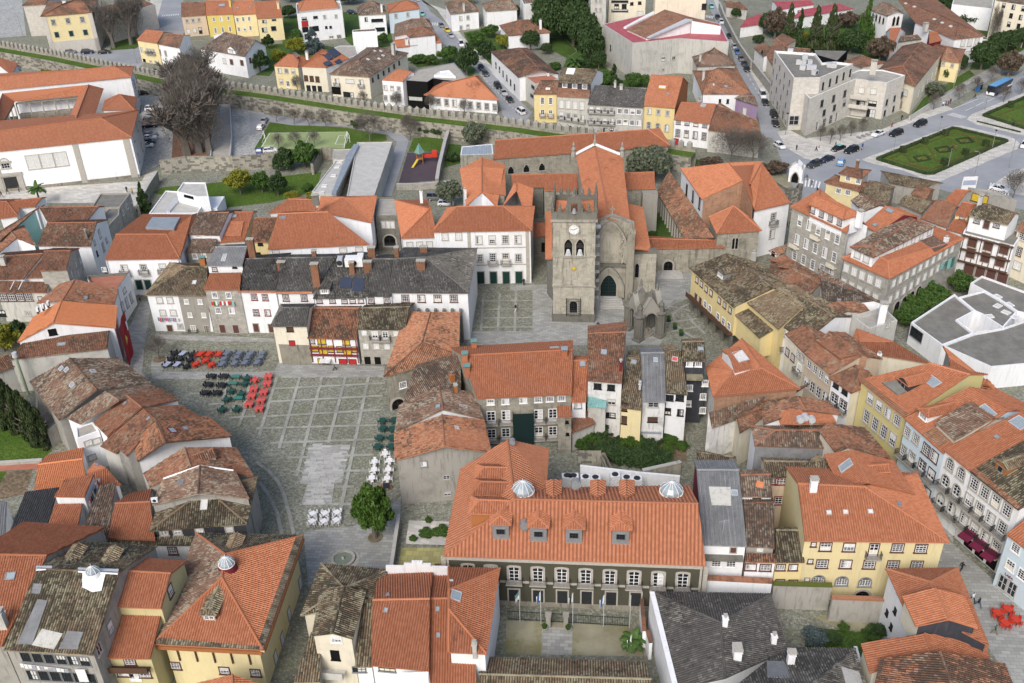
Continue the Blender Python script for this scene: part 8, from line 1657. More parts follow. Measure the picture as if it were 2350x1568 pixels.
bare('d1',2250,250,7,'leafless tree over the pale paving at the right edge',5,.55,levels=6);sheet('pavement','d1',[(2060,130),(2200,30),(2400,-40),(2400,240),(2200,200)],'pal',3)
for k,(x,y,r)in enumerate(((1770,1110,2.6),(1510,1210,2.8),(1430,1290,2.6),(1320,1340,2.4),(1270,1420,2.4))):tree('d1',x,y,4.2,r,'lg',ORD[k]+' round orange tree before the granite corner block, counted from the vine house',trunk=.15,seed=int(x)%5,group='round trees by the corner block')
rr=random.Random(4)
for k in range(26):x=rr.uniform(570,1560);y=rr.uniform(820+(x-540)*.06,1000+(x-600)*.08);tree('c2',x,y,rr.uniform(1.0,2.6),rr.uniform(.9,1.7),rr.choice(('lg','lf','ld','lg')),'leafy bush in the overgrown hidden garden behind the museum',trunk=.03,seed=k,group='bushes of the hidden garden',cat='bush',nm='bush')
for k in range(7):tree('c2',870+k*85,1085+k*10,2.4,1.9,'ld','ivy hanging over the garden wall behind the museum',trunk=.02,seed=k,group='ivy on the garden wall',cat='bush',nm='ivy_bush')
for x,y,r,h in((1560,205,1.1,.8),(1640,200,.8,.7),(1710,190,1.2,1.0),(1440,250,.6,.6),(1580,90,.5,1.0)):tree('b3',x,y,h,r,'lg','low green shrub in the gravel bed beside the museum',trunk=.02,seed=int(x)%5,group='shrubs of the gravel bed',cat='bush',nm='bush')
for x,y,h,r,m_ in((1000,1130,1.6,1.3,'ld'),(950,1140,1.2,1.2,'lg'),(690,1080,1.2,.7,'lg'),(430,1180,1.5,1.6,'lb_'),(560,1190,1.2,1.4,'ld')):tree('d3',x,y,h,r,m_,'small shrub in the walled yard below the long yellow house',trunk=.02,seed=int(x)%5,group='shrubs of the walled yard',cat='bush',nm='bush')
def palm(t,x,y,h,r,label,n=26):
 q=at(t,x,y,0);o=root('palm_tree',q,label,'palm tree');m=MB();m.tube((0,0,-.1),(.1,0,h),.28,.22,8);m.build('trunk','bar',o);m=MB();r_=random.Random(int(x))
 for k in range(n):
  a=k*2.4;el=r_.uniform(-.3,1.2);d=Vector((math.cos(a)*math.cos(el),math.sin(a)*math.cos(el),math.sin(el)));p=Vector((.1,0,h));s=Vector((-math.sin(a),math.cos(a),0))
  for j in range(6):
   p2=p+d*r/6;w0,w1=.34*(1-abs(j/6-.4)),.34*(1-abs((j+1)/6-.4));dn_=Vector((0,0,-.12));m.poly([p,p2,p2+s*w1*1.6+dn_,p+s*w0*1.6+dn_]);m.poly([p,p-s*w0*1.6+dn_,p2-s*w1*1.6+dn_,p2]);p=p2;d=(d+Vector((0,0,-.22))).normalized()
 f=m.build('fronds','lg',o)
palm('a1',375,325,4.6,2.6,'palm tree on the pale terrace before the convent');palm('c0',560,680,4.0,3.6,'broad palm tree in the garden beside the dark grove',34);palm('c3',1090,1250,1.6,1.8,'dark palm at the corner of the flag courtyard')
cyp=tree('a0',615,1110,8.5,1.0,'lc','slim cypress pair in the cloister court of the convent','col',.02,1);tree('a0',240,1170,2.6,2.2,'lg','round green bush in the cloister court of the convent',trunk=.05,seed=2,cat='bush',nm='bush')
for x,y in((1432,1385),(1490,1450),(1547,1510)):
 q=at('c1',x,y,0);o=root('planter',q,'dark green square planter with a clipped bush on the church square','planter','planters on the church square');m=MB();m.box((0,0,.3),(.7,.7,.6));m.build('tub','grn',o);c=obj('bush',CM[[k for k in CM if k[0]=='lg' and k[1]=='round'][0]],o,(0,0,.5));c.scale=(.45,.45,.9)
 # --- cars
plain('tyr','tyre_rubber',(.015,.015,.016),.85);plain('lmp','lamp_glass',(.7,.7,.68),.2);plain('tai','tail_lamp_red',(.35,.01,.01),.3)
CC={'white':(.75,.75,.76),'silver':(.42,.43,.45),'grey':(.16,.165,.175),'black':(.012,.012,.014),'navy':(.018,.025,.055),'blue':(.04,.12,.34),'yellow':(.72,.5,.02),'teal':(.2,.5,.42),'dark grey':(.045,.048,.052),'lightblue':(.12,.33,.6)}
for k,c in CC.items():plain('car_'+k,k.replace(' ','_')+'_car_paint',c,.28,.0,.5)
def carmeshes(kind):
 """body lofted from side stations; x forward"""
 L,Wd,H={'hatch':(4.0,1.72,1.45),'saloon':(4.5,1.76,1.42),'suv':(4.5,1.85,1.72),'van':(4.6,1.85,1.95)}[kind]
 zb,zs=.28,.95 if kind!='van' else 1.05
 if kind=='saloon':st=[(-.5,.62,.80),(-.47,.60,.93),(-.33,.66,.96),(.22,.64,.97),(.44,.6,.84),(.5,.45,.62)];cab=[(-.36,.96),(-.20,H),(.02,H),(.24,.97)]
 elif kind=='van':st=[(-.5,.7,1.0),(-.48,.7,1.08),(-.1,.7,1.08),(.28,.7,1.08),(.45,.62,.95),(.5,.5,.65)];cab=[(-.49,1.08),(-.46,H),(.12,H),(.33,1.08)]
 else:st=[(-.5,.6,.84),(-.47,.62,.97),(-.2,.66,.98),(.22,.64,.98),(.44,.6,.85),(.5,.45,.62)];cab=[(-.46,.97),(-.38,H),(.03,H),(.26,.98)]
 k=H/1.45 if kind=='suv' else 1
 st=[(a*L,b*k,c*k)for a,b,c in st];cab=[(a*L,b*(k if b<H else 1))for a,b in cab]
 m=MB();ring=[]
 for x,zm_,zt in st:
  w=Wd/2*(.9 if abs(x)>L*.48 else 1);ring.append([Vector((x,-w*.92,zb)),Vector((x,-w,zm_)),Vector((x,-w*.9,zt)),Vector((x,w*.9,zt)),Vector((x,w,zm_)),Vector((x,w*.92,zb))])
 for a,b in zip(ring[:-1],ring[1:]):
  for j in range(6):m.poly([a[j],b[j],b[(j+1)%6],a[(j+1)%6]])
 m.poly(ring[0]);m.poly(ring[-1][::-1])
 wb,wt=Wd/2*.88,Wd/2*.70;(x0,z0),(x1,z1),(x2,z2),(x3,z3)=cab
 b4=[Vector((x1,-wt,z1)),Vector((x2,-wt,z2)),Vector((x2,wt,z2)),Vector((x1,wt,z1))];m.poly(b4)
 lo=[Vector((x0,-wb,z0-.02)),Vector((x3,-wb,z3-.02)),Vector((x3,wb,z3-.02)),Vector((x0,wb,z0-.02))]
 for s in(-1,1):
  for f in(0.0,.46,.98):
   a=lo[0].lerp(lo[1],f)if s<0 else lo[3].lerp(lo[2],f);b=b4[0].lerp(b4[1],f)if s<0 else b4[3].lerp(b4[2],f);m.tube(a,b,.045,n=4)
 body=m.mesh('body','car_grey');body.materials.clear();body.materials.append(None)
 g=MB()
 for q in([lo[0],lo[1],b4[1],b4[0]],[lo[2],lo[3],b4[3],b4[2]],[lo[1],lo[2],b4[2],b4[1]],[lo[3],lo[0],b4[0],b4[3]]):g.poly([p*.995+Vector((0,0,.004))for p in q])
 gl=g.mesh('windows','gls');r=.32 if kind!='suv' else.37
 w=MB();w.tube((0,-.1,0),(0,.1,0),r,n=14);ty=w.mesh('tyre','tyr');w=MB();w.tube((0,-.11,0),(0,.11,0),r*.62,n=10);ri=w.mesh('rim','lgt');h=MB();h.box((0,0,0),(.06,.36,.16));hl=h.mesh('headlight','lmp');tl_=h.mesh('tail_light','tai');pl=MB();pl.box((0,0,0),(.03,.5,.11));npl=pl.mesh('number_plate','wht')
 mir=MB();mir.box((0,0,0),(.12,.2,.14));mi=mir.mesh('mirror','blt')
 return dict(L=L,W=Wd,r=r,body=body,glass=gl,tyre=ty,rim=ri,head=hl,tail=tl_,plate=npl,mirror=mi,zs=zs*k)
CK={k:carmeshes(k)for k in('hatch','saloon','suv','van')}
def car(t,x,y,dx,dy,col,kind,label,roof=None,z=0.0):
 K=CK[kind];q=at(t,x,y,z);q2=at(t,x+dx,y+dy,z);a=math.atan2(q2.y-q.y,q2.x-q.x);q.z=z+.02
 o=root('parked_car' if kind!='van' else 'parked_van',q,label,'car' if kind!='van' else 'van','cars in the streets',a)
 b=obj('body',K['body'],o);b.material_slots[0].link='OBJECT';b.material_slots[0].material=MATS['car_'+col];obj('windows',K['glass'],o)
 for sx in(-1,1):
  for sy in(-1,1):w=obj('wheel',K['tyre'],o,(sx*K['L']*.31,sy*(K['W']/2-.08),K['r']));obj('rim',K['rim'],w)
 for sy in(-1,1):obj('headlight',K['head'],o,(K['L']*.485,sy*K['W']*.32,.66));obj('tail_light',K['tail'],o,(-K['L']*.497,sy*K['W']*.33,.8));obj('mirror',K['mirror'],o,(K['L']*.16,sy*(K['W']/2+.04),K['zs']+.08))
 obj('number_plate',K['plate'],o,(K['L']*.505,0,.45))
 if roof:m=MB();m.box((-.35,0,1.435),(1.6,1.2,.03));m.build('roof_panel','car_'+roof,o)
for x,y,c,k,l in((650,490,'grey','hatch','grey car half hidden by merlons before the yellow palace'),(805,492,'navy','suv','navy car parked before the yellow palace'),(960,492,'black','saloon','black saloon parked at the corner of the yellow palace'),(1305,872,'black','hatch','black car behind the corner of the convent'),(1400,1015,'white','suv','white off-roader alone in the convent car park'),(1380,1125,'silver','suv','silver estate car beside the navy one in the convent car park'),(1378,1168,'navy','saloon','navy car next to the silver estate in the convent car park'),(1375,1252,'grey','saloon','blue grey car behind the white one in the convent car park'),(1372,1282,'white','saloon','white saloon between two dark cars in the convent car park'),(1365,1318,'navy','hatch','dark blue hatchback third from the end of the car park'),(1348,1352,'white','hatch','small white car at the near end of the convent car park')):car('a0',x,y,60,-4,c,k,l)
for x,y,dx,dy,c,k,l in((42,1182,30,-50,'white','hatch','white car on the path left of the football pitch'),(75,1122,30,-50,'silver','saloon','silver car ahead of the white one by the pitch'),(38,1398,20,-40,'blue','hatch','blue car behind the ivy bush wall'),(130,1397,40,-4,'white','hatch','white car behind the ivy bushes'),(1700,248,50,55,'grey','hatch','grey car above the yellow one on the sloping street'),(1752,292,50,45,'yellow','hatch','bright yellow car on the sloping street'),(1785,342,50,45,'silver','saloon','silver car below the yellow one on the sloping street'),(1880,420,30,60,'white','van','white van parked by the garden wall of the sloping street'),(2065,637,50,60,'black','hatch','black car beside the dark trees of the sloping street'),(2105,692,50,60,'dark grey','hatch','dark grey car by the dark trees of the sloping street'),(2215,805,50,60,'black','suv','black car by the long house of the sloping street'),(2270,867,50,60,'silver','saloon','silver saloon behind the orange roofed white school house'),(2325,930,50,60,'black','saloon','black car at the lower end of the sloping street'),(875,128,60,4,'navy','hatch','dark blue car beside the balcony villa'),(1525,142,20,60,'teal','hatch','white and teal car at the light blue house'),(20,148,50,5,'dark grey','hatch','dark car beside the beige house'),(1475,8,60,20,'silver','hatch','silver car at the top of the sloping street')):car('b0',x,y,dx,dy,c,k,l)
car('b1',1650,265,60,0,'grey','van','grey people carrier behind the stone gate');car('b1',1740,318,60,0,'white','hatch','white car behind the olive tree by the mansion')
car('c0',75,1040,-40,-30,'white','van','white van at the street corner beside the merlons')
for x,y,c,k,l in((1825,72,'teal','hatch','green and black taxi at the top of the upper street'),(1882,172,'black','hatch','black car behind the white one in the upper street'),(1915,215,'white','hatch','white car near the top of the upper street'),(1990,345,'black','saloon','black car beside the red roofed hall'),(2035,445,'silver','hatch','silver car in the parked row of the upper street'),(2062,492,'blue','hatch','blue car in the parked row of the upper street'),(2095,555,'grey','hatch','grey car below the blue one in the upper street'),(2125,602,'dark grey','saloon','charcoal car in the parked row of the upper street'),(2148,652,'black','hatch','black car at the end of the parked row'),(2292,890,'white','van','white van in the upper street near the office'),(2318,955,'black','saloon','black saloon behind the white van'),(2395,1070,'black','suv','black off-roader beside the modern office'),(2412,1150,'black','saloon','black saloon below the off-roader by the office'),(2448,1355,'white','hatch','white car on the corner of the pale pavement')):car('c0',x,y,50,92 if y<1300 else 30,c,k,l)
for x,y,c,k,l,rf in((645,1378,'black','saloon','black taxi with sea green roof at the pavement','teal'),(765,1397,'black','suv','black estate car behind the taxi',None),(1010,1245,'white','saloon','white saloon parked before the modern office',None),(1175,1242,'black','suv','black car driving past the white saloon',None),(1395,1155,'black','suv','black estate car alone on the avenue',None),(425,1528,'dark grey','suv','dark grey estate by the white gate shrine',None),(542,1478,'navy','saloon','navy saloon behind the dark grey estate',None)):car('d0',x,y,-60,22,c,k,l,rf)
car('d0',670,1508,20,-40,'lightblue','hatch','light blue hatchback by the row of banners');car('d0',2350,1348,-20,40,'white','hatch','white car at the right edge of the avenue');car('d0',1978,378,40,0,'white','hatch','white car at the end of the long white wing');car('d1',2120,185,60,14,'white','saloon','white car parked under the leafless tree at the right edge')
q=at('d0',2115,845,0);q2=at('d0',2215,795,0);a=math.atan2(q.y-q2.y,q.x-q2.x);o=root('bus',q,'long dark blue and white city bus at the stop on the avenue','bus',None,a);m=MB();m.box((0,0,1.75),(11.5,2.5,2.7));m.build('body','car_navy',o);m=MB();m.box((0,0,3.16),(10.6,2.2,.12));m.build('roof','teal' if 0 else 'car_lightblue',o)
for s in(-1,1):
 m=MB();m.box((0,s*1.26,2.2),(10.4,.03,1.0));m.build('side_window','gls',o)
 for x in(-3.6,3.6):m=MB();m.tube((x,s*1.05,.5),(x,s*1.28,.5),.5,n=14);m.build('wheel','tyr',o)
m=MB();m.box((5.77,0,2.1),(.03,2.3,1.5));m.build('windscreen','gls',o);m=MB();m.box((5.74,0,.85),(.1,2.5,.9));m.build('front_panel','wht',o);m=MB();m.box((-4.2,0,1.7),(3.0,2.54,1.0));m.build('rear_panel','wht',o)
# --- cafe tables and chairs
TN={}
def chairmesh(mat,legs='irn'):
 m=MB();m.box((0,0,.45),(.44,.44,.06));m.box((0,-.22,.72),(.44,.05,.42));
 for s in(-1,1):m.box((s*.2,-.02,.62),(.04,.38,.04))
 for sx in(-1,1):
  for sy in(-1,1):m.box((sx*.21,sy*.21,.21),(.05,.05,.42),mi=1)
 return m.mesh('chair',[mat,legs])
CHM={}
def table(t,x,y,w,l,top,chair,n,rz,lt,lc,gp,frame='irn',legmat=None):
 """table w by l with n chairs set round it"""
 i_=TN[lt]=TN.get(lt,0)+1;q=at(t,x,y,.12 if t=='q' and y<650 else.02);o=root('cafe_table',q,ORD[i_-1]+' '+lt,'table',gp+' tables',rz);k=('t',w,l,top)
 if t=='q' and y<650:q.z=.0;o.location=q
 if k not in CHM:m=MB();m.box((0,0,.73),(w,l,.05));a_=m.mesh('tabletop',top);m=MB();m.box((0,0,.35),(.05,.05,.7));CHM[k]=(a_,m.mesh('leg',frame))
 obj('tabletop',CHM[k][0],o)
 for sx in(-1,1):
  for sy in(-1,1):obj('leg',CHM[k][1],o,(sx*(w/2-.08),sy*(l/2-.08),0))
 if chair not in CHM:CHM[chair]=chairmesh(chair,legmat or chair)
 c_=.1;w0,l0=w,l
 spots=[(-w/2-c_,0,-math.pi/2),(w/2+c_,0,math.pi/2),(0,-l/2-c_,0),(0,l/2+c_,math.pi)]if l<1.2 else[(-w/2-c_,-l/4,-math.pi/2),(-w/2-c_,l/4,-math.pi/2),(w/2+c_,-l/4,math.pi/2),(w/2+c_,l/4,math.pi/2),(0,-l/2-c_,0),(0,l/2+c_,math.pi)]
 ca,sa=math.cos(rz),math.sin(rz)
 for(cx,cy,ca_)in spots[:n]:obj('cafe_chair',CHM[chair],None,(q.x+ca*cx-sa*cy,q.y+sa*cx+ca*cy,q.z),rz+ca_+rr.uniform(-.15,.15),label=lc,category='chair',group=gp+' chairs')
_D0=D
def D(t,x,y):return(333.2+x*.14179,764.4+y*.14179)if t=='q' else _D0(t,x,y)
g1=lambda x,y,n=4:table('q',x,y,.75,.95,'blt','blt',n,-.35,'black rattan table of the upper enclosure, far row first, from the left','black rattan chair in the upper cafe enclosure','black rattan')
for x,y in((480,355),(425,450),(570,455),(765,375),(730,465),(675,570)):g1(x,y)
for x,y in((615,370),(365,545),(525,545)):table('q',x,y,.95,1.6,'lvt','blt',2,-.35,'lavender topped table among the black rattan sets, far one first','black rattan chair at a lavender topped table','lavender')
for x,y,l in((900,375,1.7),(1040,372,1.7),(1200,375,1.7),(985,480,.9),(830,535,.9),(1080,545,.9)):table('q',x,y,.95,l,'rdt','rdt',4,-.3,'bright red table of the upper enclosure, far row first, from the left','bright red plastic chair in the upper cafe enclosure','red enclosure')
for x,y,l in((1330,360,1.6),(1285,450,.9),(1250,535,1.7),(1530,360,1.3),(1490,430,.9),(1450,525,1.5),(1710,370,1.9),(1660,440,.8),(1620,515,1.5),(1900,360,1.0),(1875,430,.9),(1815,515,1.4)):table('q',x,y,.95,l,'slt','slt',4,-.3,'slate blue table of the upper enclosure, column by column from the red ones','slate blue chair in the right half of the upper enclosure','slate blue')
for x,y in((1080,740),(1280,740),(1030,875),(1245,885),(985,1010),(1170,1010)):table('q',x,y,.95,1.3,'blt','blt',4,-.25,'charcoal table below the slab pavement, far row first, from the left','charcoal chair with cream cushion below the slab pavement','charcoal')
for x,y,l,m_ in((1475,750,1.5,'gnl'),(1430,860,1.5,'gnl'),(1515,1100,1.6,'gnl')):table('q',x,y,l,.9,m_,'gnt',2,0,'long sea green table beside the red tables, far one first','bottle green chair at a sea green table','sea green')
for x,y in((1660,770),(1625,860),(1400,980),(1565,1025),(1320,1115),(1255,1280),(1490,1275)):table('q',x,y,.9,.9,'gnt','gnt',4,.2,'small bottle green table beside the red tables, far row first','bottle green chair at a small table left of the red tables','green square')
for x,y,w in((1785,805,.9),(2000,745,1.5),(1980,865,1.5),(1765,948,1.5),(1925,1003,1.5),(1725,1068,1.5),(1880,1138,1.5),(1685,1200,1.5),(1855,1268,1.5)):table('q',x,y,.75,w,'pkt','pkt',4,math.pi/2+.05,'pale red table in the middle of the square, far ones first','pale red metal chair at the tables in the middle of the square','pale red')
for x,y in((1160,748),(1165,818),(1135,905),(1118,985),(1265,745),(1250,825),(1245,905),(1240,985)):table('b2',x,y,.95,1.1,'gnt','gnt',3,.1,'dark green table by the brown roofed hall, left column first, far ones first','dark green chair beside the passage of the brown roofed hall','dark green')
for x,y in((1185,1055),(1090,1130),(1225,1120),(1085,1205),(1215,1205),(1065,1280),(1205,1285)):table('b2',x,y,.95,.95,'wtt','wtt',4,.1,'white plastic table behind the round green tree, far ones first','white plastic chair behind the round green tree','white')
table('b2',1195,1352,.95,1.1,'blt','bo',2,.1,'dark table with wooden chairs beside the round green tree','wooden chair beside the round green tree','dark single')
for x,y in((525,42),(635,38),(745,30),(518,112),(625,112),(738,102)):table('b3',x,y,.9,.9,'wtt','wtt',4,.75,'white table with leaning chairs near the fountain, far row first from left','white chair leaning on a table near the fountain','white leaning')
for x,y in((2100,955),(2195,918),(2265,1015),(2170,1045)):table('d3',x,y,.95,1.05,'rdt','rdt',4,.5,'bright red table on the paved shopping street, clockwise from the left','bright red chair on the paved shopping street','red street')
# --- people
plain('skn','skin',(.42,.25,.17),.6);plain('har','dark_hair',(.025,.018,.013),.7);plain('har_g','grey_hair',(.5,.5,.5),.7)
PC_={'black':(.015,.015,.017),'navy':(.02,.03,.08),'grey':(.16,.165,.17),'jeans':(.05,.09,.19),'khaki':(.22,.18,.08),'green':(.03,.13,.09),'white':(.7,.7,.7),'yellow':(.6,.42,.05),'red':(.4,.03,.04),'brown':(.12,.07,.045)}
for k,c in PC_.items():plain('cl_'+k,k+'_cloth',c,.85)
def bodymesh(stride):
 """one skinned figure, 1.72 m, walking along +y"""
 s=stride;J={'pel':(0,0,.93,.15),'wai':(0,0,1.08,.135),'che':(0,.01,1.3,.165),'nek':(0,.02,1.47,.06),'hed':(0,.04,1.56,.09),'top':(0,.04,1.66,.085)}
 for n_,sx,q in(('l',-1,1),('r',1,-1)):J.update({'hip'+n_:(sx*.09,0,.9,.11),'kne'+n_:(sx*.1,q*s*.28+.03,.5,.075),'ank'+n_:(sx*.1,q*s*.42-(.1*s if q<0 else 0),.1,.05),'toe'+n_:(sx*.11,q*s*.42+.14-(.06*s if q<0 else 0),.05,.045),'sho'+n_:(sx*.19,.01,1.41,.075),'elb'+n_:(sx*.25,-q*s*.12-.02,1.14,.055),'wri'+n_:(sx*.25,-q*s*.25+.08,.92,.042),'han'+n_:(sx*.25,-q*s*.28+.1,.83,.04)})
 E=[('pel','wai'),('wai','che'),('che','nek'),('nek','hed'),('hed','top')]
 for n_ in 'lr':E+=[('pel','hip'+n_),('hip'+n_,'kne'+n_),('kne'+n_,'ank'+n_),('ank'+n_,'toe'+n_),('che','sho'+n_),('sho'+n_,'elb'+n_),('elb'+n_,'wri'+n_),('wri'+n_,'han'+n_)]
 K=list(J);me=bpy.data.meshes.new('skeleton');me.from_pydata([J[k][:3]for k in K],[(K.index(a),K.index(b))for a,b in E],[]);o=bpy.data.objects.new('skeleton',me);COL.objects.link(o);o.modifiers.new('skin','SKIN');sv_=me.skin_vertices[0].data
 for i,k in enumerate(K):sv_[i].radius=(J[k][3],J[k][3]*(.78 if k in('che','wai','pel')else 1));sv_[i].use_root=k=='pel'
 o.modifiers.new('sub','SUBSURF').levels=1;dg=bpy.context.evaluated_depsgraph_get();r=bpy.data.meshes.new_from_object(o.evaluated_get(dg));bpy.data.objects.remove(o)
 r.materials.clear()
 for k in range(5):r.materials.append(None)
 for p in r.polygons:
  c=p.center;p.material_index=(4 if c.z>1.6 or(c.z>1.53 and c.y<.02)else 3 if c.z>1.47 else 3 if c.z<.88 and abs(c.x)>.2 and c.z>.7 else 0 if c.z>.9 else 2 if c.z<.09 else 1);p.use_smooth=True
 r.name='person';return r
BODY=[bodymesh(s)for s in(.15,.8,1.0)]
def person(t,x,y,top,leg,label,pose=1,face=0.0,hair='har'):
 q=at(t,x,y,.0);o=obj('person',BODY[pose],None,q,face,label=label,category='person')
 for i,k in enumerate(('cl_'+top,'cl_'+leg,'cl_black','skn',hair)):o.material_slots[i].link='OBJECT';o.material_slots[i].material=MATS[k]
for t,x,y,a,b,l,p,f in(('c1',30,1295,'black','white','person in black top and pale trousers walking on the paving grid of the church square',2,-.6),('c1',105,1052,'black','black','person in black standing at the green door of the white mansion',0,3),('c1',785,1452,'navy','navy','person in long navy coat walking past the foot of the bell tower',1,2.5),('a1',75,215,'black','black','person in black walking to the convent door',2,1.5),('a1',178,195,'grey','black','person in grey standing right of the convent door',0,2),('a1',20,245,'brown','black','person in brown at the left edge of the terrace',1,1.2),('a1',5,215,'white','jeans','person in white at the left edge of the terrace',0,1),('a1',1218,218,'yellow','navy','person in yellow at the end of the pale terrace',0,.5),('a1',1167,200,'black','black','person in black sitting low on the terrace edge',0,.5),('a1',1252,1215,'grey','jeans','person in grey at the end of the lane',0,0),('a1',1288,1195,'khaki','brown','person in khaki beside the grey one in the lane',0,3),('b2',722,270,'grey','black','grey haired person in grey jacket crossing before the timber house',1,-1.4),('d3',1772,538,'black','black','person in black coat walking near the maroon awnings',2,-1),('d3',1872,820,'white','black','person in black and white beside the orange roof edge',1,.4),('d3',1925,865,'black','jeans','person in black jacket and jeans walking up the shopping street',2,.4),('d3',2075,1118,'green','khaki','person in green top and khaki trousers beside the red tables',1,.8),('d1',402,140,'black','black','person in black on the zebra crossing',1,2),('d1',452,208,'black','black','person in black below the zebra crossing',0,2),('d1',356,92,'brown','khaki','person in brown on the zebra crossing',1,2),('d1',320,45,'navy','navy','person in navy above the zebra crossing',0,1),('d1',172,522,'navy','black','person in navy in the lane behind the granite house',1,1),('d1',212,492,'black','black','person in black further up the lane behind the granite house',1,1),('d0',443,1392,'black','black','person in black beside the striped post',1,1),('d0',465,1388,'red','white','person in red and white on the corner of the pale pavement',0,1),('d0',620,1352,'black','grey','person in black standing behind the taxi',1,1),('d0',1136,1172,'red','black','person in red by the office corner',1,2),('d0',1226,1102,'black','black','person in black under the office arcade',0,2),('d0',1895,908,'black','black','person in black crossing toward the bus',2,1),('d0',1605,980,'white','navy','person in white waiting by the crossing',0,0),('d0',1630,975,'navy','black','person in navy in the group by the crossing',0,1),('d0',1652,970,'red','jeans','person in red in the group by the crossing',0,2),('d0',1672,955,'black','jeans','person in black jacket at the back of the crossing group',0,2),('d0',262,1380,'black','black','person in black behind the gate shrine',0,2),('c0',1950,232,'black','black','person in black on the pavement of the upper street',1,0),('c0',2012,365,'navy','black','person in navy on the pavement beside the long wall',1,0),('b0',1652,1058,'black','navy','person in black behind the merlons of the town wall',0,0),('d0',2248,1165,'navy','black','person in navy beside the second flower garden',1,0)):person(t,x,y,a,b,l,p,f,'har_g' if 'grey haired' in l else 'har')
q=at('d0',862,1370,0);o=root('motor_scooter',q,'scooter with rider in blue driving along the avenue','scooter',None,-.4);m=MB();m.box((0,0,.5),(.35,1.3,.3));m.box((0,.6,.8),(.4,.15,.6));m.build('body','car_silver',o)
for y_ in(-.6,.65):
 m=MB();m.tube((-.06,y_,.28),(.06,y_,.28),.28,n=12);m.build('wheel','tyr',o)
p_=obj('person',BODY[0],None,q+Vector((0,-.1,.12)),-.4,label='rider in blue jacket sitting on the scooter',category='person')
for i,k in enumerate(('cl_jeans','cl_navy','cl_black','skn','har')):p_.material_slots[i].link='OBJECT';p_.material_slots[i].material=MATS[k]
# --- street furniture
def lamp(t,x,y,h,label,arm=0.0,group='street lamps'):
 q=at(t,x,y,0);o=root('street_lamp',q,label,'street lamp',group);m=MB();m.tube((0,0,0),(0,0,h),.09,.06,8);m.tube((0,0,0),(0,0,.6),.16,.12,8);m.build('pole','gry',o);m=MB()
 if arm:m.tube((0,0,h),(arm,0,h+.3),.05,.05,6);m.box((arm,0,h+.25),(.7,.3,.12));m.build('lamp_head','gry',o)
 else:m.lathe((0,0,h),[(.08,0),(.32,.25),(.34,.4),(.05,.5)],8);m.build('lamp_head','irn',o)
for x,y,h,ar in((1148,1412,5,0),(1562,1242,5,0),(2055,1370,5,0),(1650,1548,5.5,0),(1990,1010,5,0),(2310,872,6,0)):lamp('d0',x,y,h,'pale pole lamp beside the flower gardens',ar)
for x,y,h,ar in((1890,1640,7,-1),(2210,1540,8,-1)):lamp('d0',x,y,h,'tall lamp with a side arm on the avenue below the flower garden',ar,'tall avenue lamps')
lamp('d0',160,1240,6,'dark lamp post on the pale pavement before the office');lamp('a0',1258,578,5,'dark lamp post at the corner terrace house');lamp('a0',215,340,9,'tall lamp mast in the upper left car park',.8);lamp('d0',1690,860,7,'lamp post by the bus stop',.8)
q=at('d0',1952,838,0);o=root('bus_shelter',q,'bus shelter with a lit poster panel beside the bus','bus shelter',None,.5);m=MB();m.box((0,0,2.5),(3.2,1.5,.12));m.build('roof','gry',o);m=MB();m.box((-1.5,0,1.3),(.12,1.3,2.2));m.build('poster_panel','blu',o);m=MB();m.box((0,.7,1.3),(3.0,.05,2.2));m.build('glass_back','gls',o)
for k in range(4):q=at('d0',835+k*40,1272-k*14,0);o=root('bench',q,'grey stone bench block on the pale pavement before the office','bench','bench blocks before the office',.5);m=MB();m.box((0,0,.25),(.7,1.3,.5));m.build('seat','gry',o)
q=at('d1',1850,150,0);q=at('d1',1880,20,0)
bz=at('d1',1848,120,5.5);o=root('billboard',Vector((bz.x,bz.y,0)),'white and light blue hoarding on a pole by the avenue','sign');m=MB();m.box((0,0,5.5),(3.4,.15,3.6));m.build('board','wht',o);m=MB();m.box((0,-.09,5.8),(3.0,.02,1.2));m.build('printed_panel','lvt',o);m=MB();m.tube((0,0,0),(0,0,4),.1,n=6);m.build('pole','gry',o)
q=at('d1',255,95,0);o=root('gate_shrine',q,'white baroque wayside shrine with dark arch and stone finials','shrine',None,-.5);m=MB();m.box((0,0,2.4),(4.6,3.2,4.8));m.build('wall','W',o);m=MB();m.poly([(-2.4,-1.65,4.8),(2.4,-1.65,4.8),(0,-1.65,6.6)]);m.poly([(-2.5,-1.7,4.8),(0,-1.7,6.7),(0,1.7,6.7),(-2.5,1.7,4.8)]);m.poly([(2.5,-1.7,4.8),(2.5,1.7,4.8),(0,1.7,6.7),(0,-1.7,6.7)]);m.build('gable','W',o);mm,A=archring(2.4,3.4,.35,.25);a_=obj('arch',mm.mesh('arch','sto'),o,(0,-1.6,0),math.pi);m=MB();m.poly([(p[0],.06,p[1])for p in A]);m.build('arch_opening','drk',a_)
for sx in(-2.1,0,2.1):m=MB();m.lathe((sx,-1.4,4.8 if sx else 6.5),[(.35,0),(.2,.6),(.3,.9),(.05,2.0)],8);m.build('finial','sg',o)
GS=[q_ for q_ in COL.objects if q_.name.startswith('gate_shrine')][0];GS.scale=(.72,.72,.8)
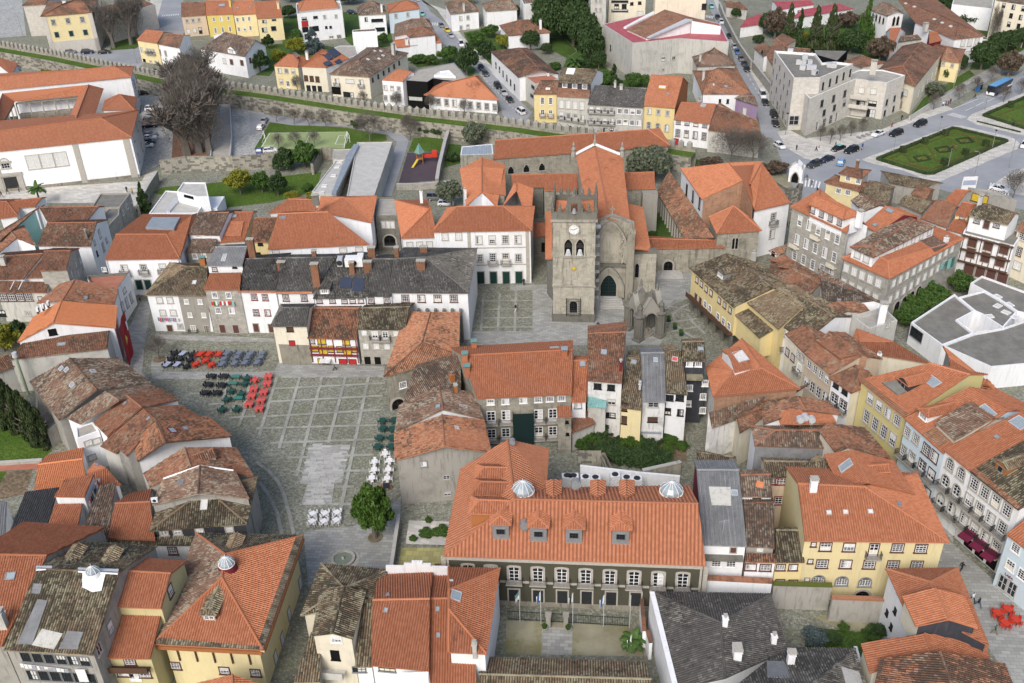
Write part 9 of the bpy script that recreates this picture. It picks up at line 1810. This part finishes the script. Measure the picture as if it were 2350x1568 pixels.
q=at('b3',800,440,0);o=root('fountain',q,'round stone fountain basin with shallow green water on the slab pavement','fountain');m=MB();m.lathe((0,0,0),[(2.3,0),(2.3,.12),(1.7,.14),(1.7,.5),(1.35,.5),(1.3,.1),(0,.1)],28);m.build('basin','gy',o);plain('wtr','fountain_water',(.2,.23,.17),.05,0,.5);m=MB();m.lathe((0,0,.3),[(1.32,0),(0,0.001)],28);m.build('water','wtr',o);m=MB();m.lathe((0,0,.1),[(.25,0),(.2,.5),(.05,.6)],10);m.build('spout','sto',o)
for t,x,y,r in(('b3',1093,235,1.1),('a2',1465,168,1.2)):q=at(t,x,y,0);m=MB();m.lathe((q.x,q.y,0),[(r,.14),(r-.12,.15),(r-.15,.13),(0,.125)],20);m.build('tree_pit','soi',None,kind='structure')
zf_=[]
for k,(x,y,yt,c)in enumerate(((70,1015,715,'cop'),(262,1022,725,'blu'),(553,1035,738,'grn'),(833,1050,755,'blu'),(1072,1060,760,None),(1085,1300,1165,'grn'))):
 q=at('c3',x,y,0);h_=max(3.5,zbase('c3',(x,yt),(x,y)));o=root('flagpole',q,['white flagpole with a green and white flag at the fence end','white flagpole left of the courtyard gate with blue crossed flag','white flagpole right of the gate with green crested flag','white flagpole with blue crossed flag before the last doors','bare white flagpole beside the white wall','short white flagpole with a green crested flag near the palm'][k],'flagpole','courtyard flagpoles');m=MB();m.tube((0,0,0),(0,0,h_),.06,.04,8);m.build('pole','lgt',o)
 if c:
  m=MB();n_=6
  for i in range(n_):
   for j in range(2):
    f=lambda a,b:Vector((-.05-.5*a+.1*math.sin(a*6+b),.18*math.sin(a*7),h_-.1-1.5*b-a*.9));a0,a1,b0,b1=i/n_,(i+1)/n_,j/2,(j+1)/2;m.poly([f(a0,b0),f(a0,b1),f(a1,b1),f(a1,b0)],1 if i in(2,3)and c!='cop' or c=='cop' and j==0 else 0)
  m.build('flag',['wht',c],o)
fa,fb=at('c3',-40,985,0),at('c3',1075,1050,0);fc=(fa+fb)/2;o=root('iron_fence',fc,'dark green iron fence with gate across the flag courtyard','fence');d=fb-fa;L=d.length;ang=math.atan2(d.y,d.x);gu=d.normalized();m=MB();m.box((0,0,1.6),(L,.05,.06),ang);m.box((0,0,.2),(L,.05,.06),ang);m.build('rail','gn',o);m=MB();m.box((0,0,.85),(.03,.03,1.8));bm_=m.mesh('bar','gn')
for k in range(int(L/.22)):obj('bar',bm_,o,gu*(k*.22-L/2))
for x in(330,490):p=at('c3',x,1050,0)-fc;m=MB();m.box(p+Vector((0,0,1.1)),(.6,.6,2.2),ang);m.box(p+Vector((0,0,2.3)),(.8,.8,.2),ang);m.build('gate_pillar','sg',o)
for x,y in((297,1082),(513,1092)):
 q=at('c3',x,y,0);o=root('stone_planter',q,'stone urn with a small plant beside the courtyard gate','planter','urns at the courtyard gate');m=MB();m.lathe((0,0,0),[(.2,0),(.25,.1),(.45,.6),(.4,.62)],10);m.build('urn','sto',o);c=obj('plant',CM[[k for k in CM if k[0]=='lg'][0]],o,(0,0,.5));c.scale=(.4,.4,.6)
for k,(x,y)in enumerate(((500,1275),(560,1275),(940,1265),(1045,1290),(1140,1300),(670,1285),(760,1290))):
 q=at('c2',x,y,3.0);o=root('air_conditioner',Vector((q.x,q.y,0)),'white air conditioning machine with black fan on the terrace behind the museum','air conditioner','machines behind the museum');m=MB();m.box((0,0,2.0),(1.5,1.2,4.0));m.build('casing','wht',o);m=MB();m.tube((0,0,4.0),(0,0,4.06),.5,n=14);m.build('fan','irn',o)
q=at('b0',1505,1500,0);o=root('play_tower',q,'wooden play tower with blue green pointed roof, red panels and yellow slide','play equipment')
for sx in(-1,1):
 for sy in(-1,1):m=MB();m.tube((sx*.8,sy*.8,0),(sx*.8,sy*.8,3.2),.09,n=6);m.build('post','bo',o)
m=MB();m.box((0,0,1.5),(1.8,1.8,.15));m.build('deck','bo',o);m=MB();m.lathe((0,0,3.1),[(1.5,0),(.9,.9),(.05,2.6)],4);m.build('pointed_roof','cop',o);m=MB();m.box((2.4,.2,2.0),(2.6,.12,1.0));m.box((4.0,.2,2.6),(1.3,1.3,1.6));m.build('red_panel','rdt',o);m=MB();m.poly([(-.8,-.8,1.6),(-.2,-.8,1.6),(-1.6,-3.4,.2),(-2.2,-3.4,.2)]);m.build('slide','yel',o)
for x,y,r_ in((82,1290,.12),(850,1290,-.12)):
 q=at('b0',x,y,0);o=root('football_goal',q,'white goal frame at one end of the football pitch','goal','football goals',math.pi/2+.3);m=MB()
 for s in(-1,1):m.tube((s*1.8,0,0),(s*1.8,0,2.1),.07,n=6);m.tube((s*1.8,0,2.1),(s*1.8,1.1,0),.04,n=4)
 m.tube((-1.8,0,2.1),(1.8,0,2.1),.07,n=6);m.build('goal_frame','wht',o)
def washing(hl,e,t,x0,y0,x1,y1,n,cols,label,hh=.7):
 h=[q for q in ALLH if hl in q.label][0];a,nn=edge_hit(h,e,t,x0,y0);b,_=edge_hit(h,e,t,x1,y1);nn=nn.to_3d()*.45;a+=nn;b+=nn;o=root('washing_line',(a+b)/2,label,'washing line');c=(a+b)/2;m=MB();m.tube(a-c,b-c,.015,n=4);m.build('line','lgt',o);r_=random.Random(n);L=(b-a).length
 for k in range(n):p=(a-c).lerp(b-c,(k+.5)/n);w=L/n*r_.uniform(.6,.95);h_=hh*r_.uniform(.6,1.2);m=MB();m.box(p+Vector((0,0,-h_/2)),(w,.03,h_),math.atan2((b-a).y,(b-a).x)+r_.uniform(-.1,.1));m.build('garment',r_.choice(cols),o)
washing('half white half granite',0,'a1',1450,1335,1640,1340,11,('pu','lvt','wht','slt','pkt'),'washing line of purple and blue clothes on the white house front',.9);washing('narrow granite house',0,'a1',1940,1190,2150,1185,11,('wht','pkt','lvt','rdt','wht','tea','mos'),'washing line of red, green and pale clothes on the granite house',.9);washing('grey stone house with mossy',0,'a3',195,1360,640,1415,12,('wht','lvt','wht'),'sagging washing line of white cloths on the grey stone house',.6);washing('grey stone house with mossy',0,'a3',685,1418,810,1410,1,('wht',),'big white sheet hung on the grey stone house front',1.9);washing('long granite corner block',1,'d1',1565,850,1710,770,4,('tea','gnl','tea'),'green sheets on the line of the granite corner block',2.2);washing('white box shaped',1,'a2',785,1480,865,1260,9,('wht','blu','rdt','blt','lvt'),'washing along the side wall of the white box shaped house',1.0)
def letters(txt,q,rz,size,mat,label,tilt=math.pi/2):
 c=bpy.data.curves.new('lettering','FONT');c.body=txt;c.size=size;c.extrude=.04;c.align_x='CENTER';o=bpy.data.objects.new('lettering',c);COL.objects.link(o);dg=bpy.context.evaluated_depsgraph_get();me=bpy.data.meshes.new_from_object(o.evaluated_get(dg));bpy.data.objects.remove(o);me.materials.clear();me.materials.append(MATS[mat]);r=obj('shop_lettering',me,None,q,label=label,category='sign');r.rotation_euler=(tilt,0,rz);return r
p=at('d3',2225,590,3.6);p2=at('d3',2290,640,3.6);a=math.atan2(p2.y-p.y,p2.x-p.x);letters('LASA',p+Vector((math.sin(a),-math.cos(a),0))*.35,a,.55,'trr','red shop lettering on the front of the pale blue house')
